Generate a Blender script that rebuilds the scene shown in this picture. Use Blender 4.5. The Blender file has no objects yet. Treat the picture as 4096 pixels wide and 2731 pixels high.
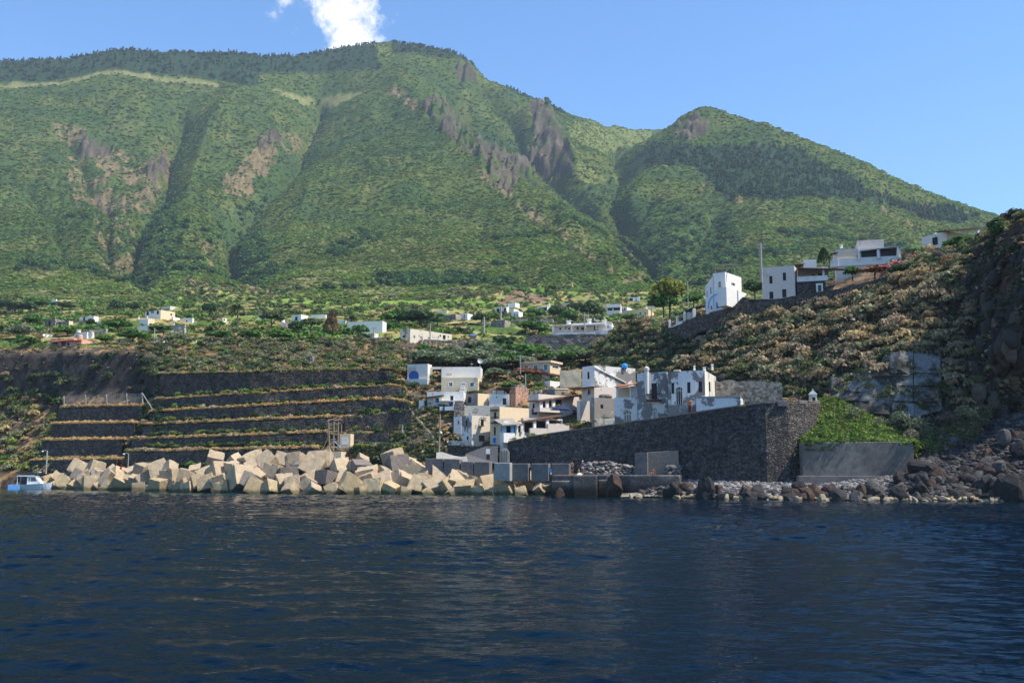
import bpy, math, random
import numpy as np
from mathutils import Vector
# ---------------------------------------------------------------- camera, sky, sun, exposure
S = bpy.context.scene
C = S.collection
F, CX, CY, HZ, EYE = 4000.0, 2048.0, 1365.5, 1885.0, 3.0
TH = math.atan((HZ - CY) / F)
cam = bpy.data.cameras.new('camera'); cam_o = bpy.data.objects.new('camera', cam); C.objects.link(cam_o)
cam.sensor_width = 36.0; cam.lens = 36.0 * F / 4096.0; cam.clip_start = 0.5; cam.clip_end = 60000
cam_o.location = (0, 0, EYE); cam_o.rotation_euler = (math.pi / 2 + TH, 0, 0)
S.camera = cam_o
SUN_EL, SUN_AZ = math.radians(57), math.radians(104)      # azimuth clockwise from +Y (into the picture): the sun stands to the right
W = bpy.data.worlds.new('World'); S.world = W; W.use_nodes = True
S.view_settings.view_transform = 'Standard'; S.view_settings.look = 'None'; S.view_settings.gamma = 1
S.view_settings.use_curve_mapping = False
S.view_settings.exposure = 0.58
S.cycles.max_bounces = 6; S.cycles.diffuse_bounces = 3; S.cycles.glossy_bounces = 3; S.cycles.transparent_max_bounces = 8
S.cycles.volume_bounces = 0; S.cycles.caustics_reflective = False; S.cycles.caustics_refractive = False
sl = bpy.data.lights.new('sun', 'SUN'); sl.energy = 5.0; sl.angle = math.radians(0.5); sl.color = (1.0, 0.94, 0.82)
so = bpy.data.objects.new('sun', sl); C.objects.link(so)
sv = Vector((math.sin(SUN_AZ) * math.cos(SUN_EL), math.cos(SUN_AZ) * math.cos(SUN_EL), math.sin(SUN_EL)))
so.rotation_euler = sv.to_track_quat('Z', 'Y').to_euler()

def pix(u, v):
    """picture position -> (azimuth slope x/y, elevation slope z/y) of its line of sight"""
    xc, zc = (u - CX) / F, (CY - v) / F
    d = math.cos(TH) - math.sin(TH) * zc
    return xc / d, (math.sin(TH) + math.cos(TH) * zc) / d
def P(u, v, D):
    a, e = pix(u, v)
    return Vector((a * D, D, EYE + e * D))
def proj(x, y, z):
    z = z - EYE
    yc = np.cos(TH) * y + np.sin(TH) * z; zc = -np.sin(TH) * y + np.cos(TH) * z
    return CX + F * x / yc, CY - F * zc / yc

def nodes_world():
    nt = W.node_tree; N, L = nt.nodes, nt.links; N.clear()
    out = N.new('ShaderNodeOutputWorld'); bg = N.new('ShaderNodeBackground'); L.new(bg.outputs[0], out.inputs[0])
    sky = N.new('ShaderNodeTexSky'); sky.sky_type = 'NISHITA'; sky.sun_disc = False
    sky.sun_elevation = SUN_EL; sky.sun_rotation = SUN_AZ; sky.air_density = 1.0; sky.dust_density = 0.1; sky.ozone_density = 6.0; sky.altitude = 0
    bg.inputs[1].default_value = 0.135
    geo = N.new('ShaderNodeNewGeometry')        # direction of the sky seen (world space)
    tc = N.new('ShaderNodeTexCoord')
    nz = N.new('ShaderNodeTexNoise'); nz.inputs['Scale'].default_value = 26; nz.inputs['Detail'].default_value = 9; nz.inputs['Roughness'].default_value = 0.62
    L.new(tc.outputs['Generated'], nz.inputs['Vector'])
    def m(op, a, b=None, c=None):
        n = N.new('ShaderNodeMath'); n.operation = op
        for i, x in enumerate((a, b, c)):
            if x is None: continue
            if isinstance(x, (int, float)): n.inputs[i].default_value = x
            else: L.new(x, n.inputs[i])
        return n.outputs[0]
    nzc = m('SUBTRACT', nz.outputs['Fac'], 0.5)
    def puff(u, v, ru, rv, tilt=0.0):
        c = P(u, v, 1.0) - Vector((0, 0, EYE)); r = Vector((c.y, -c.x, 0)).normalized(); c.normalize(); up = r.cross(c).normalized()
        if up.z < 0: up = -up
        r, up = r * math.cos(tilt) + up * math.sin(tilt), up * math.cos(tilt) - r * math.sin(tilt)
        def dot(vec):
            d = N.new('ShaderNodeVectorMath'); d.operation = 'DOT_PRODUCT'; L.new(tc.outputs['Generated'], d.inputs[0]); d.inputs[1].default_value = vec
            return d.outputs['Value']
        dc = dot(c); x = m('DIVIDE', dot(r), m('MULTIPLY', dc, ru / F)); y = m('DIVIDE', dot(up), m('MULTIPLY', dc, rv / F))
        q = m('SQRT', m('ADD', m('MULTIPLY', x, x), m('MULTIPLY', y, y)))
        return m('ADD', m('SUBTRACT', 1.0, q), m('MULTIPLY', m('GREATER_THAN', dc, 0), 0.0))
    ps = [puff(1385, 20, 150, 150), puff(1400, 140, 120, 150), puff(1370, -70, 170, 100), puff(1330, 70, 90, 100)]
    d = ps[0]
    for q in ps[1:]: d = m('MAXIMUM', d, q)
    dens = m('ADD', m('MULTIPLY', d, 0.9), m('MULTIPLY', nzc, 3.0))
    wisps = puff(1240, 110, 190, 150)
    dens2 = m('ADD', m('MULTIPLY', m('MINIMUM', wisps, 0.25), 1.0), m('MULTIPLY', m('SUBTRACT', nzc, 0.11), 3.2))
    dens = m('MAXIMUM', dens, m('MULTIPLY', dens2, m('GREATER_THAN', wisps, 0.0)))
    cl = N.new('ShaderNodeClamp'); L.new(m('MULTIPLY', m('ADD', dens, 0.0), 1.7), cl.inputs[0])
    mr = N.new('ShaderNodeMapRange'); mr.interpolation_type = 'SMOOTHSTEP'; L.new(cl.outputs[0], mr.inputs[0])
    mx = N.new('ShaderNodeMix'); mx.data_type = 'RGBA'; L.new(mr.outputs[0], mx.inputs[0])
    hs = N.new('ShaderNodeHueSaturation'); hs.inputs['Saturation'].default_value = 1.12; hs.inputs['Value'].default_value = 1.2; L.new(sky.outputs[0], hs.inputs['Color'])
    L.new(hs.outputs[0], mx.inputs[6]); mx.inputs[7].default_value = (6.0, 6.1, 6.3, 1)
    L.new(mx.outputs[2], bg.inputs[0])
nodes_world()

# ---------------------------------------------------------------- helpers
R0 = np.random.default_rng(7)
def interp(x, pts):
    pts = np.asarray(pts, float); return np.interp(x, pts[:, 0], pts[:, 1])
def _hash(ix, iy, seed):
    h = (ix.astype(np.int64) * 374761393 + iy.astype(np.int64) * 668265263 + seed * 1442695041) & 0xffffffff
    h = ((h ^ (h >> 13)) * 1274126177) & 0xffffffff
    return ((h ^ (h >> 16)) & 0xffff) / 65535.0
def vnoise(x, y, seed=0):
    x = np.asarray(x, float); y = np.asarray(y, float)
    ix, iy = np.floor(x), np.floor(y); fx, fy = x - ix, y - iy
    fx = fx * fx * (3 - 2 * fx); fy = fy * fy * (3 - 2 * fy)
    a, b, c, d = _hash(ix, iy, seed), _hash(ix + 1, iy, seed), _hash(ix, iy + 1, seed), _hash(ix + 1, iy + 1, seed)
    return (a + (b - a) * fx) * (1 - fy) + (c + (d - c) * fx) * fy - 0.5
def fbm(x, y, seed=0, octs=4, gain=0.5):
    s, g = 0, 1.0
    for o in range(octs):
        s = s + g * vnoise(x * 2 ** o + o * 17.3, y * 2 ** o - o * 9.1, seed + o); g *= gain
    return s
def tag(o, label=None, cat=None, group=None, kind=None):
    if label: o['label'] = label
    if cat: o['category'] = cat
    if group: o['group'] = group
    if kind: o['kind'] = kind
    return o
def empty(name, loc, rz=0.0):
    o = bpy.data.objects.new(name, None); C.objects.link(o); o.location = loc; o.rotation_euler = (0, 0, rz); o.empty_display_size = 0.3
    return o
def link(name, me, mat, parent=None, loc=None):
    o = bpy.data.objects.new(name, me); C.objects.link(o)
    if mat is not None and not me.materials: me.materials.append(mat)
    if parent is not None: o.parent = parent
    if loc is not None: o.location = loc
    return o
def bulk(name, V, Q, mat, tint=None, parent=None, smooth=False, tri=False):
    """big mesh from arrays: V (n,3), Q (m,4) or (m,3), tint (n,3)"""
    me = bpy.data.meshes.new(name); k = 3 if tri else 4
    V = np.ascontiguousarray(V, np.float32); Q = np.ascontiguousarray(Q, np.int32)
    me.vertices.add(len(V)); me.vertices.foreach_set('co', V.ravel())
    me.loops.add(Q.size); me.loops.foreach_set('vertex_index', Q.ravel())
    me.polygons.add(len(Q)); me.polygons.foreach_set('loop_start', np.arange(0, Q.size, k, dtype=np.int32))
    if smooth: me.polygons.foreach_set('use_smooth', np.ones(len(Q), bool))
    if tint is not None:
        at = me.color_attributes.new('tint', 'FLOAT_COLOR', 'POINT')
        c = np.ones((len(V), 4), np.float32); c[:, :3] = tint; at.data.foreach_set('color', c.ravel())
    me.update(calc_edges=True)
    return link(name, me, mat, parent)
class MB:
    """collects boxes, tubes and prisms, then links them as one mesh"""
    def __init__(s): s.v, s.f = [], []
    def add(s, V, Fs):
        b = len(s.v); s.v += [tuple(p) for p in V]; s.f += [tuple(b + i for i in q) for q in Fs]; return s
    def box(s, x0, x1, y0, y1, z0, z1):
        V = [(x, y, z) for z in (z0, z1) for y in (y0, y1) for x in (x0, x1)]
        return s.add(V, [(0, 2, 3, 1), (4, 5, 7, 6), (0, 1, 5, 4), (2, 6, 7, 3), (0, 4, 6, 2), (1, 3, 7, 5)])
    def prism(s, poly, d, ax='y', o=0.0):
        """polygon in the plane across ax, from o to o+d along ax"""
        n = len(poly)
        def q(p, t): return (p[0], t, p[1]) if ax == 'y' else ((t, p[0], p[1]) if ax == 'x' else (p[0], p[1], t))
        V = [q(p, o) for p in poly] + [q(p, o + d) for p in poly]
        return s.add(V, [tuple(range(n)), tuple(range(2 * n - 1, n - 1, -1))] + [(i, i + n, (i + 1) % n + n, (i + 1) % n) for i in range(n)])
    def tube(s, pts, r, n=8, r1=None):
        pts = [Vector(p) for p in pts]; m = len(pts); V = []; Fs = []
        for i, p in enumerate(pts):
            d = (pts[min(i + 1, m - 1)] - pts[max(i - 1, 0)]).normalized()
            a = d.cross(Vector((0, 0, 1)) if abs(d.z) < .9 else Vector((1, 0, 0))).normalized(); b = d.cross(a)
            rr = r if r1 is None else r + (r1 - r) * i / max(m - 1, 1)
            V += [p + (a * math.cos(t) + b * math.sin(t)) * rr for t in (2 * math.pi * k / n for k in range(n))]
        for i in range(m - 1):
            for k in range(n): Fs.append((i * n + k, i * n + (k + 1) % n, (i + 1) * n + (k + 1) % n, (i + 1) * n + k))
        Fs += [tuple(range(n))[::-1], tuple((m - 1) * n + k for k in range(n))]
        return s.add(V, Fs)
    def lathe(s, prof, n=14, c=(0, 0, 0)):
        V = [(c[0] + r * math.cos(2 * math.pi * k / n), c[1] + r * math.sin(2 * math.pi * k / n), c[2] + z) for r, z in prof for k in range(n)]
        Fs = [(i * n + k, i * n + (k + 1) % n, (i + 1) * n + (k + 1) % n, (i + 1) * n + k) for i in range(len(prof) - 1) for k in range(n)]
        Fs += [tuple(range(n))[::-1], tuple((len(prof) - 1) * n + k for k in range(n))]
        return s.add(V, Fs)
    def build(s, name, mat, parent=None, bevel=0, loc=None, smooth=False):
        me = bpy.data.meshes.new(name); me.from_pydata(s.v, [], s.f); me.update()
        if smooth:
            for p in me.polygons: p.use_smooth = True
        o = link(name, me, mat, parent, loc)
        if bevel:
            b = o.modifiers.new('bevel', 'BEVEL'); b.width = bevel; b.segments = 2; b.limit_method = 'ANGLE'
        return o

# ---------------------------------------------------------------- materials
MAT = {}
def mat(name, col, rough=0.85, var=0.25, scale=1.0, bump=0.0, bscale=None, col2=None, patch=None, pscale=0.5, metal=0.0, tint=False, trans=0.0, stain=None, spec=None, mortar=None, orand=0.0, wet=None):
    """procedural surface: base colour with fine noise, patches of a second colour, optional bump"""
    if name in MAT: return MAT[name]
    m = bpy.data.materials.new(name); m.use_nodes = True; nt = m.node_tree; N, L = nt.nodes, nt.links
    bs = N['Principled BSDF']; bs.inputs['Roughness'].default_value = rough; bs.inputs['Metallic'].default_value = metal
    bs.inputs['Specular IOR Level'].default_value = 0.25 if spec is None else spec
    geo = N.new('ShaderNodeNewGeometry'); pos = geo.outputs['Position']
    def noise(sc, det=5, ro=0.6, vec=pos):
        n = N.new('ShaderNodeTexNoise'); n.inputs['Scale'].default_value = sc; n.inputs['Detail'].default_value = det; n.inputs['Roughness'].default_value = ro
        L.new(vec, n.inputs['Vector']); return n.outputs['Fac']
    def ramp(f, a, b):
        r = N.new('ShaderNodeMapRange'); r.inputs[1].default_value = a; r.inputs[2].default_value = b; L.new(f, r.inputs[0]); return r.outputs[0]
    def mix(f, A, B, mode='MIX'):
        x = N.new('ShaderNodeMix'); x.data_type = 'RGBA'; x.blend_type = mode
        for i, q in ((0, f), (6, A), (7, B)):
            if isinstance(q, (int, float)): x.inputs[i].default_value = q
            elif isinstance(q, tuple): x.inputs[i].default_value = (*q[:3], 1)
            else: L.new(q, x.inputs[i])
        return x.outputs[2]
    base = tuple(col)
    if tint:
        at = N.new('ShaderNodeAttribute'); at.attribute_name = 'tint'; base = at.outputs['Color']
    c = base
    if patch is not None:
        c = mix(ramp(noise(pscale, 6, 0.65), patch[0], patch[1]), c, tuple(col2))
    if stain is not None:
        c = mix(ramp(noise(stain[0], 4, 0.7), stain[1], stain[2]), c, tuple(stain[3]))
    if mortar is not None:
        mp = N.new('ShaderNodeMapping'); L.new(pos, mp.inputs[0]); mp.inputs['Scale'].default_value = mortar[1]
        w = N.new('ShaderNodeTexVoronoi'); w.feature = 'DISTANCE_TO_EDGE'; L.new(mp.outputs[0], w.inputs['Vector']); w.inputs['Scale'].default_value = 1
        w2 = N.new('ShaderNodeTexVoronoi'); L.new(mp.outputs[0], w2.inputs['Vector']); w2.inputs['Scale'].default_value = 1
        hs = N.new('ShaderNodeSeparateColor'); L.new(w2.outputs['Color'], hs.inputs[0])
        k = N.new('ShaderNodeMapRange'); k.inputs[3].default_value = 0.45; k.inputs[4].default_value = 1.7; L.new(hs.outputs[0], k.inputs[0])
        kk = N.new('ShaderNodeCombineColor'); [L.new(k.outputs[0], kk.inputs[i]) for i in range(3)]
        c = mix(1.0, c, kk.outputs[0], 'MULTIPLY')
        c = mix(ramp(w.outputs['Distance'], 0.0, mortar[2]), tuple(mortar[0]), c)
    if var:
        n = noise(3.0 * scale, 6, 0.7); g = N.new('ShaderNodeMapRange'); g.inputs[3].default_value = 1 - var * 1.6; g.inputs[4].default_value = 1 + var * 1.6
        g.inputs[1].default_value = 0.2; g.inputs[2].default_value = 0.8; L.new(n, g.inputs[0])
        cb = N.new('ShaderNodeCombineColor'); [L.new(g.outputs[0], cb.inputs[i]) for i in range(3)]
        c = mix(1.0, c, cb.outputs[0], 'MULTIPLY')
    if orand:
        oi = N.new('ShaderNodeObjectInfo'); g = N.new('ShaderNodeMapRange'); g.inputs[3].default_value = 1 - orand; g.inputs[4].default_value = 1 + orand; L.new(oi.outputs['Random'], g.inputs[0])
        cb = N.new('ShaderNodeCombineColor'); [L.new(g.outputs[0], cb.inputs[i]) for i in range(3)]; c = mix(1.0, c, cb.outputs[0], 'MULTIPLY')
    if wet is not None:      # algae and salt band just above the sea
        sp = N.new('ShaderNodeSeparateXYZ'); L.new(pos, sp.inputs[0]); ad = N.new('ShaderNodeMath'); ad.operation = 'MULTIPLY_ADD'; L.new(noise(1.3), ad.inputs[0]); ad.inputs[1].default_value = -0.9; L.new(sp.outputs[2], ad.inputs[2])
        c = mix(ramp(ad.outputs[0], wet[1], wet[2]), tuple(wet[0]), c)
    if isinstance(c, tuple): bs.inputs['Base Color'].default_value = (*c[:3], 1)
    else: L.new(c, bs.inputs['Base Color'])
    if bump:
        b = N.new('ShaderNodeBump'); b.inputs['Strength'].default_value = min(1, bump); b.inputs['Distance'].default_value = max(0.02, bump * 0.25) / (bscale or 1) ** 0.5
        if mortar is not None: L.new(ramp(w.outputs['Distance'], 0.0, 0.25), b.inputs['Height'])
        else: L.new(noise(bscale or 4 * scale, 6, 0.65), b.inputs['Height'])
        L.new(b.outputs[0], bs.inputs['Normal'])
    if trans:
        out = N['Material Output']; tr = N.new('ShaderNodeBsdfTranslucent'); ms = N.new('ShaderNodeMixShader'); ms.inputs[0].default_value = trans
        if isinstance(c, tuple): tr.inputs[0].default_value = (*c[:3], 1)
        else: L.new(c, tr.inputs[0])
        L.new(bs.outputs[0], ms.inputs[1]); L.new(tr.outputs[0], ms.inputs[2]); L.new(ms.outputs[0], out.inputs[0])
    MAT[name] = m; return m
M_leaf = mat('leaf', (1, 1, 1), rough=0.7, var=0.15, scale=0.3, tint=True, trans=0.3, spec=0.15)
M_scrub = mat('scrub', (1, 1, 1), rough=0.9, var=0.15, scale=0.05, tint=True, spec=0.1, trans=0.35)
M_ground = mat('ground', (1, 1, 1), rough=0.95, var=0.45, scale=0.5, bump=1.0, bscale=1.6, tint=True, spec=0.1)
M_mount = mat('mountain', (1, 1, 1), rough=0.95, var=0.4, scale=0.06, bump=1.0, bscale=0.12, tint=True, spec=0.05)
M_bark = mat('bark', (0.12, 0.085, 0.06), var=0.3, scale=2, bump=0.4)
WHITE = mat('white_plaster', (0.77, 0.73, 0.67), rough=0.8, var=0.05, scale=0.5, col2=(0.5, 0.49, 0.46), patch=(0.58, 0.8), pscale=0.5)
WHITE2 = mat('aged_white_plaster', (0.70, 0.65, 0.57), rough=0.85, var=0.08, col2=(0.36, 0.34, 0.31), patch=(0.5, 0.68), pscale=0.45)
PEEL = mat('peeling_plaster', (0.72, 0.69, 0.65), rough=0.9, var=0.08, col2=(0.23, 0.21, 0.19), patch=(0.485, 0.52), pscale=0.42, bump=0.15)
PEEL2 = mat('weathered_plaster', (0.66, 0.57, 0.44), rough=0.9, var=0.10, col2=(0.24, 0.22, 0.2), patch=(0.56, 0.60), pscale=0.6, bump=0.15)
GREYP = mat('grey_render', (0.26, 0.235, 0.205), rough=0.9, var=0.15, col2=(0.42, 0.40, 0.38), patch=(0.55, 0.62), pscale=0.6, bump=0.15)
CREAM = mat('cream_plaster', (0.72, 0.56, 0.36), rough=0.85, var=0.06)
BEIGE = mat('beige_plaster', (0.64, 0.53, 0.35), rough=0.85, var=0.07, col2=(0.4, 0.36, 0.3), patch=(0.6, 0.75), pscale=0.4)
PINKISH = mat('pale_pink_plaster', (0.66, 0.57, 0.49), rough=0.85, var=0.06, col2=(0.46, 0.36, 0.33), patch=(0.6, 0.7), pscale=0.5)
PINK = mat('pink_plaster', (0.72, 0.36, 0.28), rough=0.85, var=0.06)
PEACH = mat('peach_plaster', (0.72, 0.50, 0.28), rough=0.85, var=0.05)
TANW = mat('tan_stone', (0.30, 0.25, 0.19), rough=0.95, var=0.3, bump=0.4, mortar=((0.2, 0.17, 0.13), (2.2, 2.2, 3.2), 0.06))
STONE = mat('ruin_stone', (0.24, 0.20, 0.17), rough=0.95, var=0.35, bump=0.5, mortar=((0.13, 0.11, 0.09), (2.5, 2.5, 3.5), 0.08))
BASALT = mat('basalt_masonry', (0.095, 0.080, 0.067), rough=0.9, var=0.4, scale=0.25, bump=0.7, mortar=((0.038, 0.034, 0.032), (2.8, 2.8, 4.2), 0.10), stain=(0.22, 0.45, 0.7, (0.13, 0.11, 0.09)))
BIGW = mat('sea_wall_masonry', (0.085, 0.073, 0.065), rough=0.9, var=0.35, scale=0.4, bump=0.9, mortar=((0.05, 0.046, 0.045), (2.7, 2.7, 4.2), 0.10), stain=(0.12, 0.45, 0.66, (0.14, 0.12, 0.10)))
CONC = mat('concrete', (0.36, 0.33, 0.29), rough=0.9, var=0.16, scale=0.8, bump=0.2, bscale=5, stain=(0.35, 0.5, 0.72, (0.24, 0.2, 0.16)))
CONCD = mat('stained_concrete', (0.19, 0.165, 0.15), rough=0.9, var=0.25, scale=0.7, bump=0.25, bscale=4, stain=(0.3, 0.45, 0.7, (0.11, 0.10, 0.10)))  # real stains; on the parapet blocks its darkness also stands for shade
CONCL = mat('pale_concrete', (0.30, 0.30, 0.30), rough=0.9, var=0.2, scale=0.7, bump=0.25, bscale=3, stain=(0.25, 0.42, 0.6, (0.12, 0.10, 0.085)))
DARKW = mat('dark_opening', (0.018, 0.017, 0.018), rough=0.4, var=0.1)  # near-black sheet colour; the shade inside openings is put into it
GLASS = mat('window_glass', (0.03, 0.04, 0.05), rough=0.12, var=0.1, spec=0.6)
BROWN = mat('brown_wood', (0.11, 0.055, 0.035), rough=0.8, var=0.25)
DKWOOD = mat('dark_wood', (0.05, 0.035, 0.03), rough=0.85, var=0.3)
GREEN = mat('green_shutter', (0.02, 0.10, 0.055), rough=0.5, var=0.05)
BLUE = mat('blue_paint', (0.03, 0.10, 0.33), rough=0.5, var=0.08)
LBLUE = mat('light_blue_paint', (0.16, 0.42, 0.80), rough=0.6, var=0.06)
TERRA = mat('terracotta', (0.72, 0.22, 0.07), rough=0.8, var=0.15)
BRICK = mat('old_brick', (0.40, 0.22, 0.15), rough=0.95, var=0.3, bump=0.4, mortar=((0.28, 0.24, 0.2), (4, 4, 6), 0.06))
GREYM = mat('grey_metal', (0.38, 0.39, 0.40), rough=0.5, var=0.1, metal=0.3)
WOODP = mat('weathered_pole', (0.30, 0.22, 0.16), rough=0.9, var=0.2)
# ---------------------------------------------------------------- mountain and village plateau (one polar height field)
K = 4096 / 2352.0
ctrl = []
def cp(pts, drop=None):
    for x, y, D in pts:
        q = P(x * K, y * K, D); ctrl.append((q.x, q.y, q.z))
        if drop: ctrl.append((q.x * (D + 450) / D, D + 450, q.z * drop))
# skyline of the main ridge and of the right-hand mountain
cp([(-420, 150, 1750), (-200, 132, 1800), (0, 127, 1850), (110, 119, 1870), (230, 110, 1880), (330, 113, 1900), (430, 122, 1930), (560, 126, 1950), (700, 126, 2000), (800, 118, 2050), (850, 113, 2060), (880, 114, 2060),
    (960, 119, 2050), (1030, 122, 2020), (1070, 134, 2000), (1120, 165, 2000), (1180, 197, 2020), (1260, 242, 2080), (1340, 270, 2200), (1420, 277, 2300), (1500, 284, 2350), (1560, 290, 2350)], drop=0.8)
cp([(1575, 270, 1680), (1612, 247, 1690), (1650, 254, 1690), (1700, 280, 1670), (1760, 295, 1650), (1830, 327, 1620), (1900, 354, 1580), (2000, 400, 1530), (2100, 436, 1480), (2200, 466, 1440), (2300, 494, 1400), (2352, 512, 1380), (2550, 590, 1300), (2800, 660, 1250)], drop=0.75)
# forest bench, tan fire break
cp([(0, 195, 1780), (230, 178, 1790), (400, 193, 1810), (520, 200, 1830), (600, 195, 1830), (720, 232, 1850), (800, 215, 1860), (-300, 205, 1700)])
# left dome
cp([(200, 260, 1650), (120, 300, 1560), (60, 380, 1400), (40, 470, 1200), (40, 560, 980), (60, 640, 760), (300, 240, 1680), (-200, 350, 1400), (-200, 500, 1050), (-200, 640, 760), (-420, 500, 1000), (-420, 300, 1450)])
# eroded bowl
cp([(120, 315, 1530), (160, 370, 1430), (150, 430, 1330), (200, 500, 1150), (250, 600, 900), (300, 640, 800), (240, 360, 1540), (340, 385, 1510), (280, 450, 1330), (240, 480, 1240), (310, 510, 1130), (300, 560, 1000)])
# gully between dome and second spur
cp([(420, 300, 1680), (395, 350, 1590), (385, 430, 1400), (320, 500, 1180)])
# second spur and its toe
cp([(560, 215, 1760), (500, 260, 1650), (470, 330, 1500), (440, 400, 1340), (430, 440, 1230), (400, 520, 1060), (480, 480, 1150), (520, 560, 950), (420, 600, 860), (540, 640, 740), (520, 690, 640)])
# gully left of the big spur
cp([(735, 240, 1830), (700, 300, 1700), (690, 350, 1600), (610, 430, 1400), (530, 500, 1200), (540, 580, 960), (590, 640, 780)])
cp([(600, 300, 1640), (640, 330, 1600), (600, 380, 1500), (520, 420, 1360)])
# the big central spur: crest and face
cp([(900, 205, 1800), (960, 235, 1700), (1010, 270, 1600), (1060, 335, 1460), (1110, 395, 1330), (1200, 462, 1160), (1300, 524, 990), (1400, 590, 840), (1470, 625, 760), (1520, 650, 700)])
cp([(820, 240, 1740), (840, 330, 1500), (760, 400, 1380), (900, 400, 1330), (700, 480, 1200), (900, 500, 1120), (1050, 480, 1150), (650, 570, 970), (850, 590, 930), (1050, 580, 920), (1200, 580, 880), (720, 640, 780), (950, 650, 740), (1150, 640, 740), (1320, 630, 740)])
# right valley behind the spur
cp([(1000, 180, 1900), (1150, 260, 1850), (1130, 340, 1780), (1200, 440, 1600), (1330, 480, 1450), (1400, 540, 1250), (1470, 600, 1050), (1530, 640, 900), (1600, 660, 780)])
cp([(1240, 250, 1850), (1270, 300, 1740), (1305, 350, 1620), (1315, 400, 1530), (1390, 415, 1500), (1400, 330, 2050), (1480, 340, 2100), (1430, 440, 1560), (1420, 390, 1800)])
# right-hand mountain face
cp([(1540, 330, 1600), (1500, 400, 1480), (1430, 470, 1330), (1560, 400, 1450), (1630, 330, 1580), (1700, 400, 1420), (1620, 480, 1260), (1800, 400, 1480), (1900, 430, 1400), (1700, 470, 1300), (1750, 540, 1080), (1600, 560, 1060), (1850, 520, 1150), (1950, 500, 1230), (2080, 480, 1330),
    (1650, 620, 900), (1800, 620, 880), (2000, 580, 1000), (2150, 560, 1120), (2300, 560, 1180), (2200, 640, 900), (2500, 660, 900), (2800, 700, 900)])
# foot of the mountain
for x in range(-400, 1560, 150): cp([(x, 684 - 14 * (x > 1000), 610 + 20 * math.sin(x * .01))])
cp([(1600, 668, 600), (1750, 665, 600), (1950, 660, 620), (2200, 660, 650), (2500, 680, 650), (2800, 700, 650)])
# village plateau
for x in range(-400, 1500, 130):
    cp([(x, 722, 420), (x, 755, 300)])
cp([(x, y, D) for x, y, D in ((-400, 812, 228), (-200, 808, 226), (0, 804, 224), (150, 806, 222), (350, 806, 214), (500, 795, 208), (700, 792, 206), (860, 792, 203), (930, 800, 206), (1000, 800, 214), (1100, 808, 222), (1200, 818, 226), (1350, 820, 226), (1450, 800, 220))])
cp([(1500, 740, 300), (1500, 720, 420), (1700, 715, 420), (1700, 770, 260), (2000, 700, 420), (2000, 760, 260), (2400, 700, 420), (2400, 760, 240)])
for x in range(-400, 2800, 400): ctrl.append((P(x * K, 900, 190).x, 190, 24 if x < 1400 else 26)); ctrl.append((P(x * K, 100, 2900).x, 2900, 420))
ctrl = np.array(ctrl)
def tps_fit(pts):
    n = len(pts); X = pts[:, :2] / 1000
    d = np.sqrt(((X[:, None] - X[None]) ** 2).sum(-1)) + 0
    A = np.zeros((n + 3, n + 3)); A[:n, :n] = d + np.eye(n) * -1e-3
    A[:n, n] = 1; A[:n, n + 1:] = X; A[n, :n] = 1; A[n + 1:, :n] = X.T
    b = np.zeros(n + 3); b[:n] = pts[:, 2]
    return X, np.linalg.solve(A, b)
_X, _w = tps_fit(ctrl)
def tps(x, y):
    q = np.stack([x, y], -1).reshape(-1, 2) / 1000; out = np.empty(len(q))
    for i in range(0, len(q), 40000):
        s = q[i:i + 40000]; d = np.sqrt(((s[:, None] - _X[None]) ** 2).sum(-1))
        out[i:i + 40000] = d @ _w[:-3] + _w[-3] + s @ _w[-2:]
    return out.reshape(np.shape(x))
NA, ND = 1000, 620
A_ = np.linspace(-0.80, 0.80, NA); D_ = np.geomspace(203, 2900, ND)
AA, DD = np.meshgrid(A_, D_)
gx, gy = AA * DD, DD
cs = (slice(None, None, 4),)
Zc = tps(gx[::4, ::4], gy[::4, ::4])                       # coarse, then bilinear to the full grid
def up(Zc):
    r = np.arange(ND) / 4; c = np.arange(NA) / 4
    r0 = np.minimum(r.astype(int), Zc.shape[0] - 2); c0 = np.minimum(c.astype(int), Zc.shape[1] - 2)
    fr = (r - r0)[:, None]; fc = (c - c0)[None]
    return (Zc[r0][:, c0] * (1 - fr) + Zc[r0 + 1][:, c0] * fr) * (1 - fc) + (Zc[r0][:, c0 + 1] * (1 - fr) + Zc[r0 + 1][:, c0 + 1] * fr) * fc
Z = up(Zc)
far = np.clip((DD - 550) / 500, 0, 1)
def carve(pts, amp, w, asym=0.0):
    global Z
    u0, v0 = proj(gx, gy, Z); x, y = u0 / K, v0 / K; x = x + 10 * fbm(x / 45, y / 45, 71, 3); best = np.full(x.shape, 1e9)
    for (x0, y0), (x1, y1) in zip(pts, pts[1:]):
        t = np.clip(((x - x0) * (x1 - x0) + (y - y0) * (y1 - y0)) / ((x1 - x0) ** 2 + (y1 - y0) ** 2), 0, 1)
        best = np.minimum(best, np.hypot(x - x0 - t * (x1 - x0), y - y0 - t * (y1 - y0)))
    Z = Z + 0.6 * far * amp * np.exp(-(best / w)) 
carve([(735, 225), (700, 300), (690, 350), (610, 430), (530, 500), (545, 590), (600, 650)], -85, 26)
carve([(420, 290), (395, 350), (385, 430), (320, 500), (310, 580), (340, 650)], -70, 22)
carve([(1110, 180), (1180, 270), (1200, 330), (1330, 440), (1400, 520), (1480, 610)], -60, 24)
carve([(1410, 330), (1425, 400), (1400, 450), (1440, 520)], -60, 22)
carve([(1030, 225), (1090, 300), (1145, 375), (1240, 445), (1340, 505), (1440, 575), (1530, 640)], -55, 15)
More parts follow.
